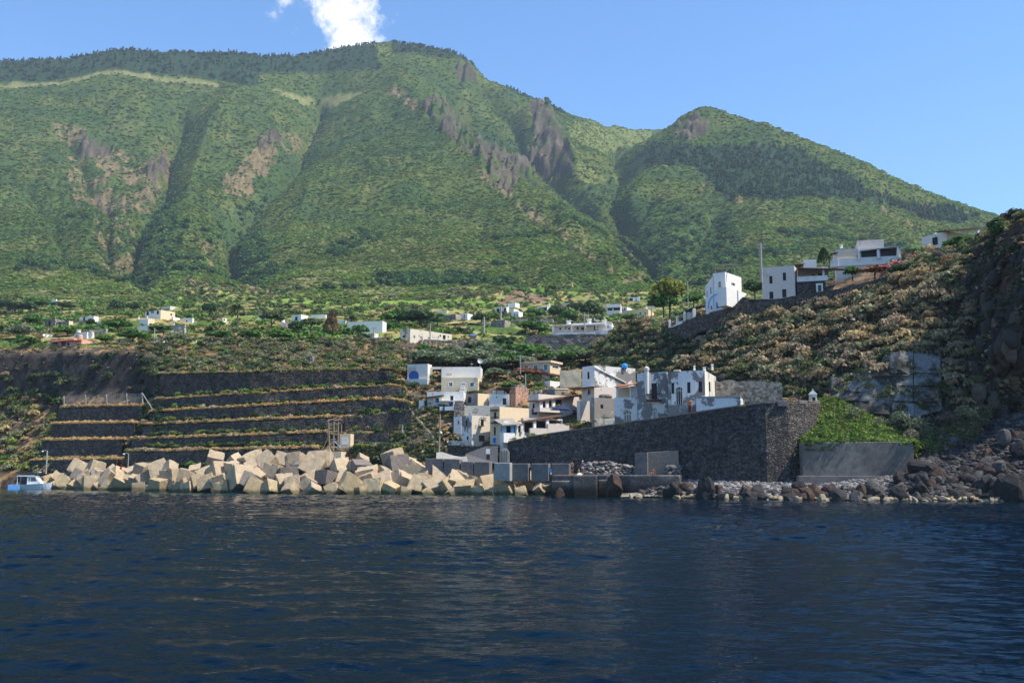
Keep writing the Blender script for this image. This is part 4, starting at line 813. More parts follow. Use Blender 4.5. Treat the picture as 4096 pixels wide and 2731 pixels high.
# ---------------------------------------------------------------- quay
q = empty('quay', P(2470, 1940, 124)); tag(q, 'dark weathered concrete quay platform where people stand', 'quay'); qi = q.location
QC = mat('quay_concrete', (0.085, 0.076, 0.07), rough=0.95, var=0.35, bump=0.6, bscale=2.5, stain=(0.5, 0.5, 0.66, (0.2, 0.175, 0.155)), wet=((0.022, 0.02, 0.018), 0.3, 1.2))
def slab(m, pts, zb, zt, off):
    return m.prism([(p.x - off.x, p.y - off.y) for p in pts], zt - zb, 'z', zb - off.z)
zq = P(2300, 1899, 124).z
slab(MBq := MB(), [P(2212, 1980, 121.5), P(2390, 1980, 120.6), P(2520, 1980, 119.5), P(2720, 1980, 118.5), P(2745, 1980, 126), P(2600, 1980, 130), P(2230, 1980, 139)], -1.5, zq, qi); MBq.build('platform', QC, q, bevel=0.12)
m = MB(); slab(m, [P(2205, 1990, 119.3), P(2292, 1990, 119.0), P(2292, 1990, 121.6), P(2205, 1990, 121.9)], -1.2, P(2240, 1922, 119).z, qi); m.build('footing_block', QC, q, bevel=0.15)
m = MB(); slab(m, [P(2290, 1990, 118.6), P(2390, 1990, 118.4), P(2390, 1990, 120.8), P(2290, 1990, 121.0)], -1.2, zq + .02, qi); m.build('pier_block', QC, q, bevel=0.2)
m = MB(); slab(m, [P(2392, 1990, 119.2), P(2480, 1990, 118.9), P(2480, 1990, 119.9), P(2392, 1990, 120.6)], -1.2, P(2430, 1918, 119).z, qi); m.build('step', QC, q, bevel=0.15)
# rough concrete parapet blocks on the quay, sun and shade put into their colours
for i, (u0, u1, v0, v1, D, mt, l) in enumerate([(2046 - 70, 2040, 1850, 1896, 131, CONC, 'sunlit pale parapet block on the breakwater, above tumbled cubes'), (2044, 2114, 1853, 1897, 131.5, CONCD, 'first dark parapet block left of the bathers, beside the pale one'),
        (2124, 2195, 1853, 1898, 131, CONCD, 'dark parapet block between two others, left of the blue towel'), (2206, 2277, 1853, 1897, 130.5, CONCD, 'dark parapet block directly left of the standing bathers')]):
    a, b = P(u0, v1, D), P(u1, v1, D - .6); m = MB(); L_ = (b - a).length; h = P(u0, v0, D).z - a.z
    m.box(0, L_, 0, 1.1, -.9, h); o = m.build('parapet_block', mt, bevel=0.08); o.location = a; o.rotation_euler = (0, 0, math.atan2(b.y - a.y, b.x - a.x)); tag(o, l, 'block', 'parapet blocks along the quay')
wl = MB()
for (u0, u1, t0, t1, D) in ((1700, 1772, 1833, 1834, 138), (1776, 1838, 1834, 1836, 137.4), (1842, 1893, 1845, 1846, 136.8), (1896, 1957, 1846, 1847, 136.2)):
    m = MB(); a, b = P(u0, 1905, D), P(u1, 1905, D - .5); quadbox(m, a, b, a.z - 1, b.z - 1, P(u0, t0, D).z, P(u1, t1, D - .5).z, 1.6)
    tag(m.build('quay_wall', CONCD, bevel=0.06), 'dark concrete quay wall section %s' % {1700: 'farthest left, behind the brightest cubes', 1776: 'second from the left, under the curved ramp', 1842: 'third from the left, below the grey ramp', 1896: 'nearest the pale parapet block'}[u0], 'wall', 'sections of the quay wall behind the cubes')
# concrete panels against the sea wall, the middle one's sunlight put into its brown
for (u0, u1, v0, v0b, mt, D, l) in ((2540, 2590, 1811, 1810, CONCD, 125.3, 'dark left panel of the concrete buttress against the sea wall'), (2588, 2716, 1809, 1801, mat('sunlit_brown_concrete', (0.27, 0.20, 0.15), var=0.25, bump=0.3, bscale=1.5), 124.7, 'brown sunlit middle panel of the concrete buttress against the sea wall'), (2712, 2752, 1802, 1801, CONCD, 125, 'dark right panel of the concrete buttress against the sea wall')):
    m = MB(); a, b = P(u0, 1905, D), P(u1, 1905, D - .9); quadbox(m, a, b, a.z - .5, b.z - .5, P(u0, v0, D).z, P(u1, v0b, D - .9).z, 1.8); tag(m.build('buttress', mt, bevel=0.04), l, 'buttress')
# ramp, arch in the wall
m = MB(); 
pts = [P(1860, 1845, 139), P(1990, 1852, 139), P(1990, 1782, 143), P(1940, 1785, 145), P(1900, 1800, 146), P(1862, 1815, 146)]
m.add(pts + [p + Vector((0, 3, 0)) for p in pts], [tuple(range(6))] + [(i, i + 6, (i + 1) % 6 + 6, (i + 1) % 6) for i in range(6)]); tag(m.build('boat_ramp', mat('ramp_concrete', (0.10, 0.097, 0.095), var=0.2, bump=0.2)), 'dark grey sloping retaining side of the ramp below the tall weathered house', 'ramp')
m = MB(); pts = [P(1745, 1809, 140), P(1768, 1807, 140), P(1815, 1822, 139.5), P(1845, 1826, 139.2), P(1862, 1824, 139), P(1870, 1846, 138.5), P(1745, 1840, 139)]
m.add(pts + [p + Vector((0, 2.4, 0)) for p in pts], [tuple(range(7))] + [(i, i + 7, (i + 1) % 7 + 7, (i + 1) % 7) for i in range(7)]); tag(m.build('ramp', CONC), 'pale curved concrete ramp behind the quay wall, at the foot of the wooden pole', 'ramp')
# bricked-up arch standing against the left end of the sea wall
ar = MB(); o_ = P(2018, 1850, 143.2); w = 40 * 143 / F; h = 57 * 143 / F; pts = [(-w / 2, 0), (w / 2, 0), (w / 2, h * .62)] + [(w / 2 * math.cos(t), h * .62 + h * .38 * math.sin(t)) for t in np.linspace(.3, math.pi - .3, 7)] + [(-w / 2, h * .62)]
ar.prism(pts, 0.7); arch = ar.build('blind_arch', CONC, bevel=0.04); arch.location = o_; tag(arch, 'pale bricked up concrete arch at the left end of the sea wall', 'arch')
for dx in (-.35, 0.0, .35): MB().box(dx - .04, dx + .04, -.05, .02, 0.1, h * .85).build('groove', CONCD, arch)
# rubble wall and rubble pier made of rough stones, on the quay
def rock_mesh(seed, planes=13, noise=0.06, sub=3):
    rg = np.random.default_rng(seed); import bmesh
    bm = bmesh.new(); bmesh.ops.create_icosphere(bm, subdivisions=sub, radius=1); V = np.array([v.co for v in bm.verts])
    nn = rg.normal(size=(planes, 3)); nn /= np.linalg.norm(nn, axis=1)[:, None]; hh = 0.62 + 0.33 * rg.random(planes)
    dd = V @ nn.T; r = np.min(np.where(dd > 0.05, hh / np.maximum(dd, .05), 9), axis=1); r = np.minimum(r, 1.25)
    r *= 1 + noise * 2 * fbm(V[:, 0] * 3 + V[:, 2] * 2, V[:, 1] * 3 - V[:, 2], seed, 3)
    for v, k in zip(bm.verts, r): v.co *= k
    F_ = [[v.index for v in f.verts] for f in bm.faces]; co = np.array([v.co for v in bm.verts]); bm.free(); return co, np.array(F_)
ROCKS = [rock_mesh(s, sub=3) for s in range(9)]; ROCKS_S = [rock_mesh(30 + s, planes=10, sub=2) for s in range(6)]
def rand_rot(rg):
    q = rg.normal(size=4); q /= np.linalg.norm(q); w, x, y, z = q
    return np.array([[1 - 2 * (y * y + z * z), 2 * (x * y - z * w), 2 * (x * z + y * w)], [2 * (x * y + z * w), 1 - 2 * (x * x + z * z), 2 * (y * z - x * w)], [2 * (x * z - y * w), 2 * (y * z + x * w), 1 - 2 * (x * x + y * y)]])
def pile(name, pts, sz, cols, mat_, sq=0.75, kind=None, label=None, cat=None, parent=None):
    rg = np.random.default_rng(len(pts)); Vs, Fs, Ts, b = [], [], [], 0
    for p, s, c in zip(pts, sz, cols):
        v, f = ROCKS_S[rg.integers(0, 6)]; q = (v @ rand_rot(rg).T) * s * np.array([1.15, 1, sq]); Vs.append(q + np.array(p)); Fs.append(f + b); Ts.append(np.tile(c, (len(v), 1))); b += len(v)
    o = bulk(name, np.concatenate(Vs), np.concatenate(Fs), mat_, np.concatenate(Ts), tri=True, parent=parent); return tag(o, label, cat, kind=kind)
M_rock = mat('rock', (1, 1, 1), rough=0.85, var=0.35, scale=0.8, bump=0.45, bscale=3.5, tint=True, spec=0.12)
GR = [(0.15, 0.135, 0.125), (0.20, 0.18, 0.165), (0.27, 0.245, 0.225), (0.12, 0.085, 0.07), (0.075, 0.072, 0.075)]
rg = np.random.default_rng(3); pts = []
topv = [(2340, 1862), (2352, 1850), (2440, 1848), (2480, 1858), (2520, 1863), (2530, 1872), (2570, 1874), (2590, 1895), (2600, 1903)]
for _ in range(900):
    u = 2338 + 262 * rg.random(); t = interp(u, topv); v = t + (1902 - t) * rg.random(); pts.append(P(u, v, 126.8 + 1.2 * rg.random() - (v - t) * .012))
pile('rubble_wall', pts, 0.13 + 0.16 * rg.random(900), palette(900, GR, [3, 4, 5, 3, 1], rg), M_rock, label='low ruined rubble wall on the quay behind the bathers', cat='wall')
pts = [P(2668 + 52 * rg.random(), 1863 + 45 * rg.random(), 122 + rg.random()) for _ in range(260)]
pile('rubble_pier', pts, 0.13 + 0.13 * rg.random(260), palette(260, GR, [3, 4, 5, 2, 2], rg), M_rock, label='squat pier of loose stones before the brown concrete panel', cat='stone pile')
# ---------------------------------------------------------------- boulders and pebbles
DKR = [(0.030, 0.028, 0.027), (0.046, 0.042, 0.040), (0.085, 0.078, 0.072), (0.065, 0.042, 0.032), (0.19, 0.18, 0.178)]
pts = []; sz = []
for _ in range(7600):
    u = 2560 + (1700 if rg.random() < .86 else 2900) * rg.random() ** 0.9; s = rg.random(); p, v = beach(u, s); pts.append(p + Vector((0, 0, 0.05))); sz.append((0.09 + 0.2 * rg.random() ** 2) * (1 if u < 3550 else 1.35))
cols = palette(len(pts), [(0.27, 0.245, 0.23), (0.17, 0.155, 0.145), (0.17, 0.16, 0.16), (0.20, 0.14, 0.11), (0.10, 0.098, 0.10)], [3, 4, 3, 1.3, 3], rg)
uu_ = np.array([proj(*p)[0] for p in pts]); dk = np.clip((uu_ - 3450) / 300, 0, 1)[:, None]; cols = cols * (1 - 0.7 * dk)
waterside = np.array([p.z < 0.28 for p in pts])[:, None]; cols = np.where(waterside, np.array((0.34, 0.26, 0.15)) * (0.7 + 0.6 * rg.random((len(pts), 1))), cols)  # low pebbles by the sea take a tan colour
pile('pebbles', pts, np.array(sz), cols, M_rock, kind='stuff')
RME = []
for i, (v, f) in enumerate(ROCKS):
    for c in range(4):
        me = bpy.data.meshes.new('boulder'); me.from_pydata(v.tolist(), [], f.tolist()); at = me.color_attributes.new('tint', 'FLOAT_COLOR', 'POINT')
        k = np.ones((len(v), 4), np.float32); k[:, :3] = DKR[[0, 1, 2, 3][c]]; at.data.foreach_set('color', k.ravel()); me.materials.append(M_rock); RME.append(me)
PALE = []
for i in range(4):
    v, f = ROCKS[i]; me = bpy.data.meshes.new('boulder'); me.from_pydata(v.tolist(), [], f.tolist()); at = me.color_attributes.new('tint', 'FLOAT_COLOR', 'POINT'); k = np.ones((len(v), 4), np.float32); k[:, :3] = (0.30, 0.24, 0.16); at.data.foreach_set('color', k.ravel()); me.materials.append(M_rock); PALE.append(me)
def boulder(p, s, rz, me, label, group=None, sq=0.8):
    o = bpy.data.objects.new('boulder', me); C.objects.link(o); o.location = p; o.rotation_euler = (rg.random() * 6, rg.random() * 6, rz); o.scale = (s * 1.1, s, s * sq)
    return tag(o, label, 'boulder', group)
G1, G2, G3 = 'boulders of the dark rock slope at the right', 'dark boulders along the beach under the sea wall', 'boulders at the waterline'
BIG = [(2452, 1950, 118.2, 1.75, 3, 'large brown boulder leaning on the quay front'), (2240, 1975, 119, 0.9, 3, 'brown boulder in the water at the left corner of the quay'), (2820, 1950, 112.6, 1.7, 0, 'large dark boulder on the beach right of the quay end'), (2700, 1928, 115.5, 0.75, 0, 'smooth dark boulder on the beach just past the quay end'),
       (2700, 1950, 114.8, .9, 0, 'black boulder below the smooth dark one, by the quay end'), (3595, 1905, 108.5, 1.1, 0, 'rounded grey boulder at the right foot of the low concrete wall'), (3690, 1870, 109.6, 1.65, 0, 'big dark boulder highest beside the right end of the low wall'), (3680, 1950, 105.3, 1.15, 0, 'dark wet boulder on the beach below the low wall end'),
       (3690, 1905, 107.5, 1.0, 1, 'grey angular boulder between the rounded one and the slope'), (4060, 1960, 102.5, 2.0, 0, 'largest dark boulder at the right edge by the water'), (3930, 1930, 104.5, 1.25, 1, 'grey boulder left of the largest dark boulder'), (3990, 1865, 106.8, 1.25, 2, 'pale faced boulder half way up the slope at the right'), (3960, 1880, 106.5, .9, 3, 'rusty brown boulder below the pale faced one'),
       (4080, 1800, 108.5, 1.3, 0, 'dark boulder on the right edge in the middle of the rock slope'), (4010, 1740, 111.5, 1.0, 2, 'pale boulder near the top of the rock slope at the right edge'), (3990, 1935, 103.6, 1.1, 1, 'flat topped grey boulder beside the water at the right'), (3340, 1960, 107.5, .7, 0, 'square black boulder by the water under the low wall'), (3190, 1940, 109, .8, 0, 'tilted dark slab boulder under the right end of the sea wall')]
for u, v, D, s, c, l in BIG: boulder(P(u, v, D) - Vector((0, 0, s * .15)), s * (.82 if u != 4060 else 1), u, RME[(u % 9) * 4 + c], l, sq=0.85)
n = 0
while n < 172:
    u = 3620 + 600 * rg.random(); s = rg.random(); p, v = beach(u, s)
    if v < 1900 - (u - 3620) * .6 + 40 * 0 and s > .99: continue
    r = 0.3 + 0.66 * rg.random() ** 2.0; boulder(p - Vector((0, 0, r * .1)), r, n, RME[rg.integers(0, 36)], 'dark angular boulder in the rock slope at the right, below the cliff', G1); n += 1
for n in range(74):
    u = 2560 + 1060 * rg.random(); s = 0.0 + 0.36 * rg.random(); p, v = beach(u, s); r = 0.45 + 0.7 * rg.random() ** 1.5
    boulder(p, r, n, RME[rg.integers(0, 9) * 4 + [0, 1, 1, 2, 3][rg.integers(0, 5)]], 'dark boulder among pale pebbles on the beach below the sea wall', G2)
for n in range(34):
    u = 2520 + 1600 * rg.random(); p, v = beach(u, 0.0); boulder(p + Vector((0, -.1 - .4 * rg.random(), -.05)), 0.28 + 0.3 * rg.random(), n, PALE[n % 4], 'tan boulder washed by the sea at the waterline of the beach', G3, sq=.6)

a, uv = cliff_pts(330, 2650, 4200, .08, .62, rg); b_, _ = cliff_pts(260, 3650, 4250, .25, .85, rg); a = np.concatenate([a, b_])
pile('cliff_rocks', a, 0.3 + 0.75 * rg.random(len(a)) ** 2.5, palette(len(a), [(0.045, 0.037, 0.031), (0.07, 0.055, 0.043), (0.10, 0.075, 0.055)], [4, 3, 1], rg), M_rock, sq=1.5, kind='stuff')
# ---------------------------------------------------------------- breakwater of concrete cubes
import bmesh
CUBES = []
for s in range(6):
    rg2 = np.random.default_rng(900 + s); bm = bmesh.new(); bmesh.ops.create_cube(bm, size=1.0)
    for v in bm.verts: v.co += Vector(rg2.normal(size=3) * 0.028)
    bmesh.ops.bevel(bm, geom=list(bm.edges) + list(bm.verts), offset=0.012 + 0.012 * rg2.random(), segments=2, affect='EDGES', profile=0.6)
    bmesh.ops.subdivide_edges(bm, edges=[e for e in bm.edges if e.calc_length() > .3], cuts=5, use_grid_fill=True)
    V = np.array([v.co for v in bm.verts]); d = 0.018 * fbm(V[:, 0] * 5 + V[:, 2] * 3, V[:, 1] * 5, s, 3); 
    edge = (np.abs(V) > 0.44).sum(1) >= 2; d = d - np.where(edge, np.maximum(0, vnoise(V[:, 0] * 6 + V[:, 2] * 4, V[:, 1] * 6 + s, 4)) * 0.10, 0)
    for v, k in zip(bm.verts, d): v.co *= 1 + k * 1.4
    me = bpy.data.meshes.new('concrete_cube'); bm.to_mesh(me); bm.free(); CUBES.append(me)
CUB1 = mat('cube_concrete', (0.41, 0.31, 0.20), rough=0.9, var=0.2, scale=0.5, bump=0.3, bscale=5, orand=.16, wet=((0.16, 0.12, 0.06), -.15, .25), stain=(0.3, 0.5, 0.75, (0.33, 0.27, 0.19)))
CUB2 = mat('cube_concrete_wet', (0.40, 0.30, 0.18), rough=0.85, var=0.25, orand=.2, wet=((0.10, 0.085, 0.045), -.2, .2), scale=0.6, bump=0.25, bscale=4, stain=(0.4, 0.45, 0.7, (0.42, 0.31, 0.16)))
CUB3 = mat('cube_concrete_dark', (0.20, 0.165, 0.14), rough=0.9, var=0.2, scale=0.6, orand=.3, wet=((0.06, 0.05, 0.035), -.2, .3), bump=0.25, bscale=4)
CME = {}
for k, mt in enumerate((CUB1, CUB2, CUB3)):
    for s, me in enumerate(CUBES): m2 = me.copy(); m2.name = 'concrete_cube'; m2.materials.append(mt); CME[k, s] = m2
L1 = [(x / 2.868, 1500 + y / 2.868, s / 2.868) for x, y, s in [(430, 1270, 120), (520, 1285, 120), (540, 1200, 150), (660, 1280, 150), (740, 1230, 170), (640, 1160, 110), (870, 1285, 140), (900, 1060, 180), (920, 1150, 160), (1000, 1180, 180), (1060, 1250, 210), (1100, 1050, 160), (1150, 1130, 150), (1240, 1290, 150), (1260, 1110, 150), (1270, 1190, 200), (1150, 1290, 140),
    (1400, 1230, 220), (1340, 1110, 120), (1440, 1130, 120), (1510, 1110, 140), (1600, 1290, 150), (1640, 1070, 160), (1660, 1190, 180), (1550, 1190, 120), (1830, 1090, 220), (1950, 1060, 140), (1960, 1160, 190), (1840, 1260, 200), (2080, 1280, 200), (2140, 1150, 180), (2250, 1100, 150), (2280, 1220, 190), (2180, 1290, 160), (1730, 1300, 120), (780, 1300, 110), (960, 1300, 120)]]
L2 = [(800 + x / 2.529, 1400 + y / 2.529, s / 2.529) for x, y, s in [(150, 1110, 180), (190, 1230, 190), (60, 1260, 160), (80, 1350, 180), (220, 1370, 130), (340, 1180, 140), (360, 1110, 120), (520, 1110, 190), (410, 1290, 240), (530, 1180, 150), (580, 1270, 140), (690, 1150, 200), (840, 1110, 160), (740, 1220, 170), (560, 1390, 200), (700, 1390, 150), (900, 1260, 190), (940, 1340, 160), (910, 1410, 140),
    (980, 1110, 170), (1030, 1180, 140), (1140, 1180, 200), (1110, 1300, 170), (1150, 1410, 130), (1230, 1110, 210), (1280, 1290, 180), (1420, 1180, 180), (1450, 1310, 170), (1560, 1170, 120), (1640, 1110, 120), (1620, 1190, 170), (1530, 1360, 220), (1700, 1280, 220), (1770, 1390, 190), (1930, 1400, 150), (1880, 1250, 140), (1960, 1090, 190), (2000, 1170, 200), (2000, 1300, 170), (1340, 1400, 140), (1650, 1420, 130)]]
L3 = [(1600 + x / 2.94, 1700 + y / 2.94, s / 2.94) for x, y, s in [(120, 440, 120), (200, 530, 230), (60, 650, 190), (440, 500, 170), (460, 600, 210), (280, 620, 150), (230, 710, 210), (60, 770, 130), (380, 730, 190), (530, 710, 180), (610, 785, 120), (610, 600, 140), (740, 630, 190), (770, 745, 210), (860, 640, 130), (1010, 690, 210), (930, 770, 160), (1080, 790, 120), (1140, 660, 130), (1240, 750, 200), (1240, 635, 130), (1360, 680, 170), (1430, 785, 130), (1440, 590, 170), (1540, 650, 190), (1730, 660, 210), (1640, 740, 120), (320, 790, 120)]]
cl = sorted(L1 + L2 + L3); rg = np.random.default_rng(17)
LMK = [(330, 'beside the moored boat'), (600, 'in front of the short left terraces'), (900, 'in front of the long terrace walls'), (1230, 'left of the timber frame'), (1450, 'in front of the yellow hut'), (1640, 'just right of the yellow hut'), (1850, 'in front of the wooden pole'), (2060, 'under the pale parapet block'), (2300, 'next to the quay platform')]
cnt = {}
for i, (u, v, s) in enumerate(cl):
    vw = interp(u, [(0, 1950), (174, 1954), (940, 1973), (2090, 1980), (2300, 1983)]); Dw = EYE / -pix(u, vw)[1]; D = Dw + 1.2 + max(0, vw - v) * 0.075
    zone = next(n for lim, n in LMK if u < lim); row = 'bottom row' if v > vw - 45 else ('middle row' if v > vw - 85 else 'top row'); cnt[zone, row] = cnt.get((zone, row), 0) + 1
    bx = bpy.data.objects.new('concrete_cube', CME[1 if v > vw - 42 and rg.random() < .7 else (2 if rg.random() < (.12 if u < 1500 else .2) else 0), rg.integers(0, 6)]); C.objects.link(bx)
    bx.location = P(u, v + 5, D); sz_ = s * D / F * 0.92; bx.scale = (sz_ * (0.95 + .15 * rg.random()), sz_ * (0.95 + .2 * rg.random()), sz_ * (.92 + .14 * rg.random()))
    tilt = 0.08 + 0.5 * rg.random(); bx.rotation_euler = (tilt * (1 if rg.random() < .65 else -1), rg.normal() * .45, rg.random() * 6.28)
    bx['_r'] = (zone + '|' + row)
WN = ['first', 'second', 'third', 'fourth', 'fifth', 'sixth', 'seventh', 'eighth', 'ninth', 'tenth', 'eleventh', 'twelfth', 'thirteenth', 'fourteenth']
seen = {}
for o in [o for o in C.objects if '_r' in o]:
    zone, row = o['_r'].split('|'); k = seen.get((zone, row), 0); seen[zone, row] = k + 1; tot = cnt[zone, row]; del o['_r']
    tone = {'cube_concrete': 'pale', 'cube_concrete_wet': 'golden', 'cube_concrete_dark': 'dark'}[o.data.materials[0].name]
    tag(o, '%s cube %s, %s%s' % (tone, zone, row, '' if tot == 1 else ', %s from left' % WN[k]), 'concrete cube', 'tumbled concrete cubes of the breakwater')
for i in range(14):     # cubes seen only through the gaps of the front rows
    u = 230 + 2000 * (i + .8 * rg.random()) / 14; vw = interp(u, [(0, 1950), (174, 1954), (940, 1973), (2090, 1980), (2300, 1983)]); Dw = EYE / -pix(u, vw)[1]
    bx = bpy.data.objects.new('concrete_cube', CME[2 if rg.random() < .3 else 0, rg.integers(0, 6)]); C.objects.link(bx); bx.location = P(u, vw - 30 - 28 * rg.random(), Dw + 5.2); s_ = 2.0 + .5 * rg.random(); bx.scale = (s_, s_, s_); bx.rotation_euler = (.2 + .5 * rg.random(), rg.normal() * .4, rg.random() * 6)
    tag(bx, 'concrete cube half hidden in the gaps behind the front rows of the breakwater', 'concrete cube', 'concrete cubes hidden behind the front rows')
# dark core filling behind the cubes
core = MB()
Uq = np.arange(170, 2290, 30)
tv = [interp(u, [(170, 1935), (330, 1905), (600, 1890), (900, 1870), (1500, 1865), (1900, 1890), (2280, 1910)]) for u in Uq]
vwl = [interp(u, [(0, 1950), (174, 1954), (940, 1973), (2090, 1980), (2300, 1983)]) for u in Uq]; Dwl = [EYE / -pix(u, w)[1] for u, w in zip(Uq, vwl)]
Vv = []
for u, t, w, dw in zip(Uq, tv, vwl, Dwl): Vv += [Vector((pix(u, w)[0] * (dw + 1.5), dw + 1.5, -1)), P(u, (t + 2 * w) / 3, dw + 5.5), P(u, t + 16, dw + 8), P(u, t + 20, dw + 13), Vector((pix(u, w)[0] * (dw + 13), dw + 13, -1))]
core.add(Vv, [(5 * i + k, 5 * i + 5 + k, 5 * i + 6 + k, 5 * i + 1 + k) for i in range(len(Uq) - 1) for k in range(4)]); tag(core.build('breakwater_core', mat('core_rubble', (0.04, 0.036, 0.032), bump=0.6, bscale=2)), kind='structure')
# ---------------------------------------------------------------- houses
CS = {'Z1': (0, 1130, 2.868), 'Z2': (800, 1130, 2.868), 'Z3': (0, 1500, 2.868), 'Z4': (800, 1400, 2.529), 'Z6': (1600, 1130, 3.92), 'Z7': (2100, 1130, 3.92), 'C1': (1580, 1400, 3.92), 'C2': (2040, 1400, 3.92),
      'C3': (2400, 1400, 3.92), 'C4': (1600, 1700, 2.94), 'C5': (2200, 1700, 2.94), 'R1': (2650, 850, 3.136), 'R2': (3300, 850, 2.955), 'R3': (2700, 1300, 3.36)}
KIND = {'k': (DKWOOD, DARKW), 'w': (WHITE, GLASS), 'g': (WHITE, GREEN), 'br': (BROWN, BROWN), 'bl': (LBLUE, BLUE), 'd': (WHITE, DARKW), 'n': (WHITE, LBLUE), 'v': (None, DARKW), 'aw': (WHITE, GLASS), 'ab': (BLUE, BLUE), 'ak': (WHITE2, DARKW)}
class House:
    def __init__(s, name, cs, f, rot, mt, label, wins=(), D=None, doff=0.0, smat=None, cat='house', group=None, base=2.0, parapet=0.28, depth=None, roofm=None, sides=True):
        s.o = CS[cs]; uL, uK, uR, vt, vb = f; s.uv = lambda x, y: (s.o[0] + x / s.o[2], s.o[1] + y / s.o[2])
        (uK, vb_), (uL, _), (uR, _) = s.uv(uK, vb), s.uv(uL, 0), s.uv(uR, 0); vt_ = s.uv(0, vt)[1]
        if D is None: K_ = hit(uK, vb_) if vb_ < 1392 else P(uK, vb_, cD(uK, vb_))
        else: K_ = P(uK, vb_, D)
        if doff: K_ = P(uK, vb_, K_.y + doff)
        s.K = K_; r = math.radians(rot); s.t = Vector((math.cos(r), -math.sin(r), 0)); s.b = Vector((math.sin(r), math.cos(r), 0))
        aL, aR = pix(uL, vb_)[0], pix(uR, vb_)[0]
        s.W = max(0.8, (K_.x - aL * K_.y) / (s.t.x - aL * s.t.y)); q = (aR * K_.y - K_.x) / (s.b.x - aR * s.b.y) if abs(s.b.x - aR * s.b.y) > 1e-6 else -1
        s.dp = depth or (min(30, q) if q > 0.6 else 4.5); s.H = P(uK, vt_, K_.y).z - K_.z
        s.root = empty(name, K_, -r); tag(s.root, label, cat, group); s.mt = mt
        holes = {'f': [], 's': []}
        for w in wins:
            face, x0, y0, x1, y1, kd = w; a0, z1 = s.on(x0, y0, face); a1, z0 = s.on(x1, y1, face); holes[face].append((min(a0, a1), max(a0, a1), min(z0, z1), max(z0, z1), kd))
        m = MB(); s.panel(m, -s.W, 0, -base, s.H, holes['f'], lambda x, z, d: (x, d, z)); nf = len(m.f)
        s.panel(m, 0, s.dp, -base, s.H, holes['s'], lambda x, z, d: (-d, x, z))
        W_, Y, H, pt, rz = s.W, s.dp, s.H, 0.22, s.H - parapet
        m.add([(-W_, 0, -base), (-W_, Y, -base), (-W_, Y, H), (-W_, 0, H)], [(0, 3, 2, 1)]); m.add([(0, Y, -base), (-W_, Y, -base), (-W_, Y, H), (0, Y, H)], [(0, 1, 2, 3)][:1] and [(0, 3, 2, 1)])
        m.add([(-W_, 0, H), (0, 0, H), (0, Y, H), (-W_, Y, H), (-W_ + pt, pt, H), (-pt, pt, H), (-pt, Y - pt, H), (-W_ + pt, Y - pt, H), (-W_ + pt, pt, rz), (-pt, pt, rz), (-pt, Y - pt, rz), (-W_ + pt, Y - pt, rz)],
              [(0, 1, 5, 4), (1, 2, 6, 5), (2, 3, 7, 6), (3, 0, 4, 7), (4, 5, 9, 8), (5, 6, 10, 9), (6, 7, 11, 10), (7, 4, 8, 11)])
        w = m.build('wall', mt, s.root)
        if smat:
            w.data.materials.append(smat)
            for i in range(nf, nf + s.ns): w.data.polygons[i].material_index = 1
        MB().box(-W_ + pt, -pt, pt, Y - pt, rz - .12, rz + 0.004).build('roof', roofm or mt, s.root)
        for face in 'fs':
            for h in holes[face]: s.opening(face, *h)
    def on(s, x, y, face='f', off=0.0):
        """picture point -> local coordinate and height on the front (y = off) or side (x = off) plane"""
        a, e = pix(*s.uv(x, y)); d = Vector((a, 1, e)); n = s.b if face == 'f' else s.t; D = ((s.K - Vector((0, 0, EYE))).dot(n) + off) / d.dot(n); p = Vector((0, 0, EYE)) + d * D - s.K
        return (p.dot(s.t) if face == 'f' else p.dot(s.b)), p.z
    def panel(s, m, x0, x1, z0, z1, holes, mp):
        hs = [(max(a, x0 + .02), min(b, x1 - .02), max(c, z0 + .01), min(d, z1 - .02)) for a, b, c, d, _ in holes]; hs = [h for h in hs if h[1] > h[0] and h[3] > h[2]]
        xs = sorted({x0, x1} | {q for h in hs for q in h[:2]}); zs = sorted({z0, z1} | {q for h in hs for q in h[2:]}); n0 = len(m.f)
        for a, b in zip(xs, xs[1:]):
            for c, d in zip(zs, zs[1:]):
                cx, cz = (a + b) / 2, (c + d) / 2
                if any(h[0] < cx < h[1] and h[2] < cz < h[3] for h in hs): continue
                m.add([mp(a, c, 0), mp(b, c, 0), mp(b, d, 0), mp(a, d, 0)], [(0, 1, 2, 3)])
        for a, b, c, d in hs:
            r = 0.26; P0 = [(a, c), (b, c), (b, d), (a, d)]
            m.add([mp(*p, 0) for p in P0] + [mp(*p, r) for p in P0], [(i, i + 4, (i + 1) % 4 + 4, (i + 1) % 4) for i in range(4)] + [(4, 5, 6, 7)])
        s.ns = len(m.f) - n0
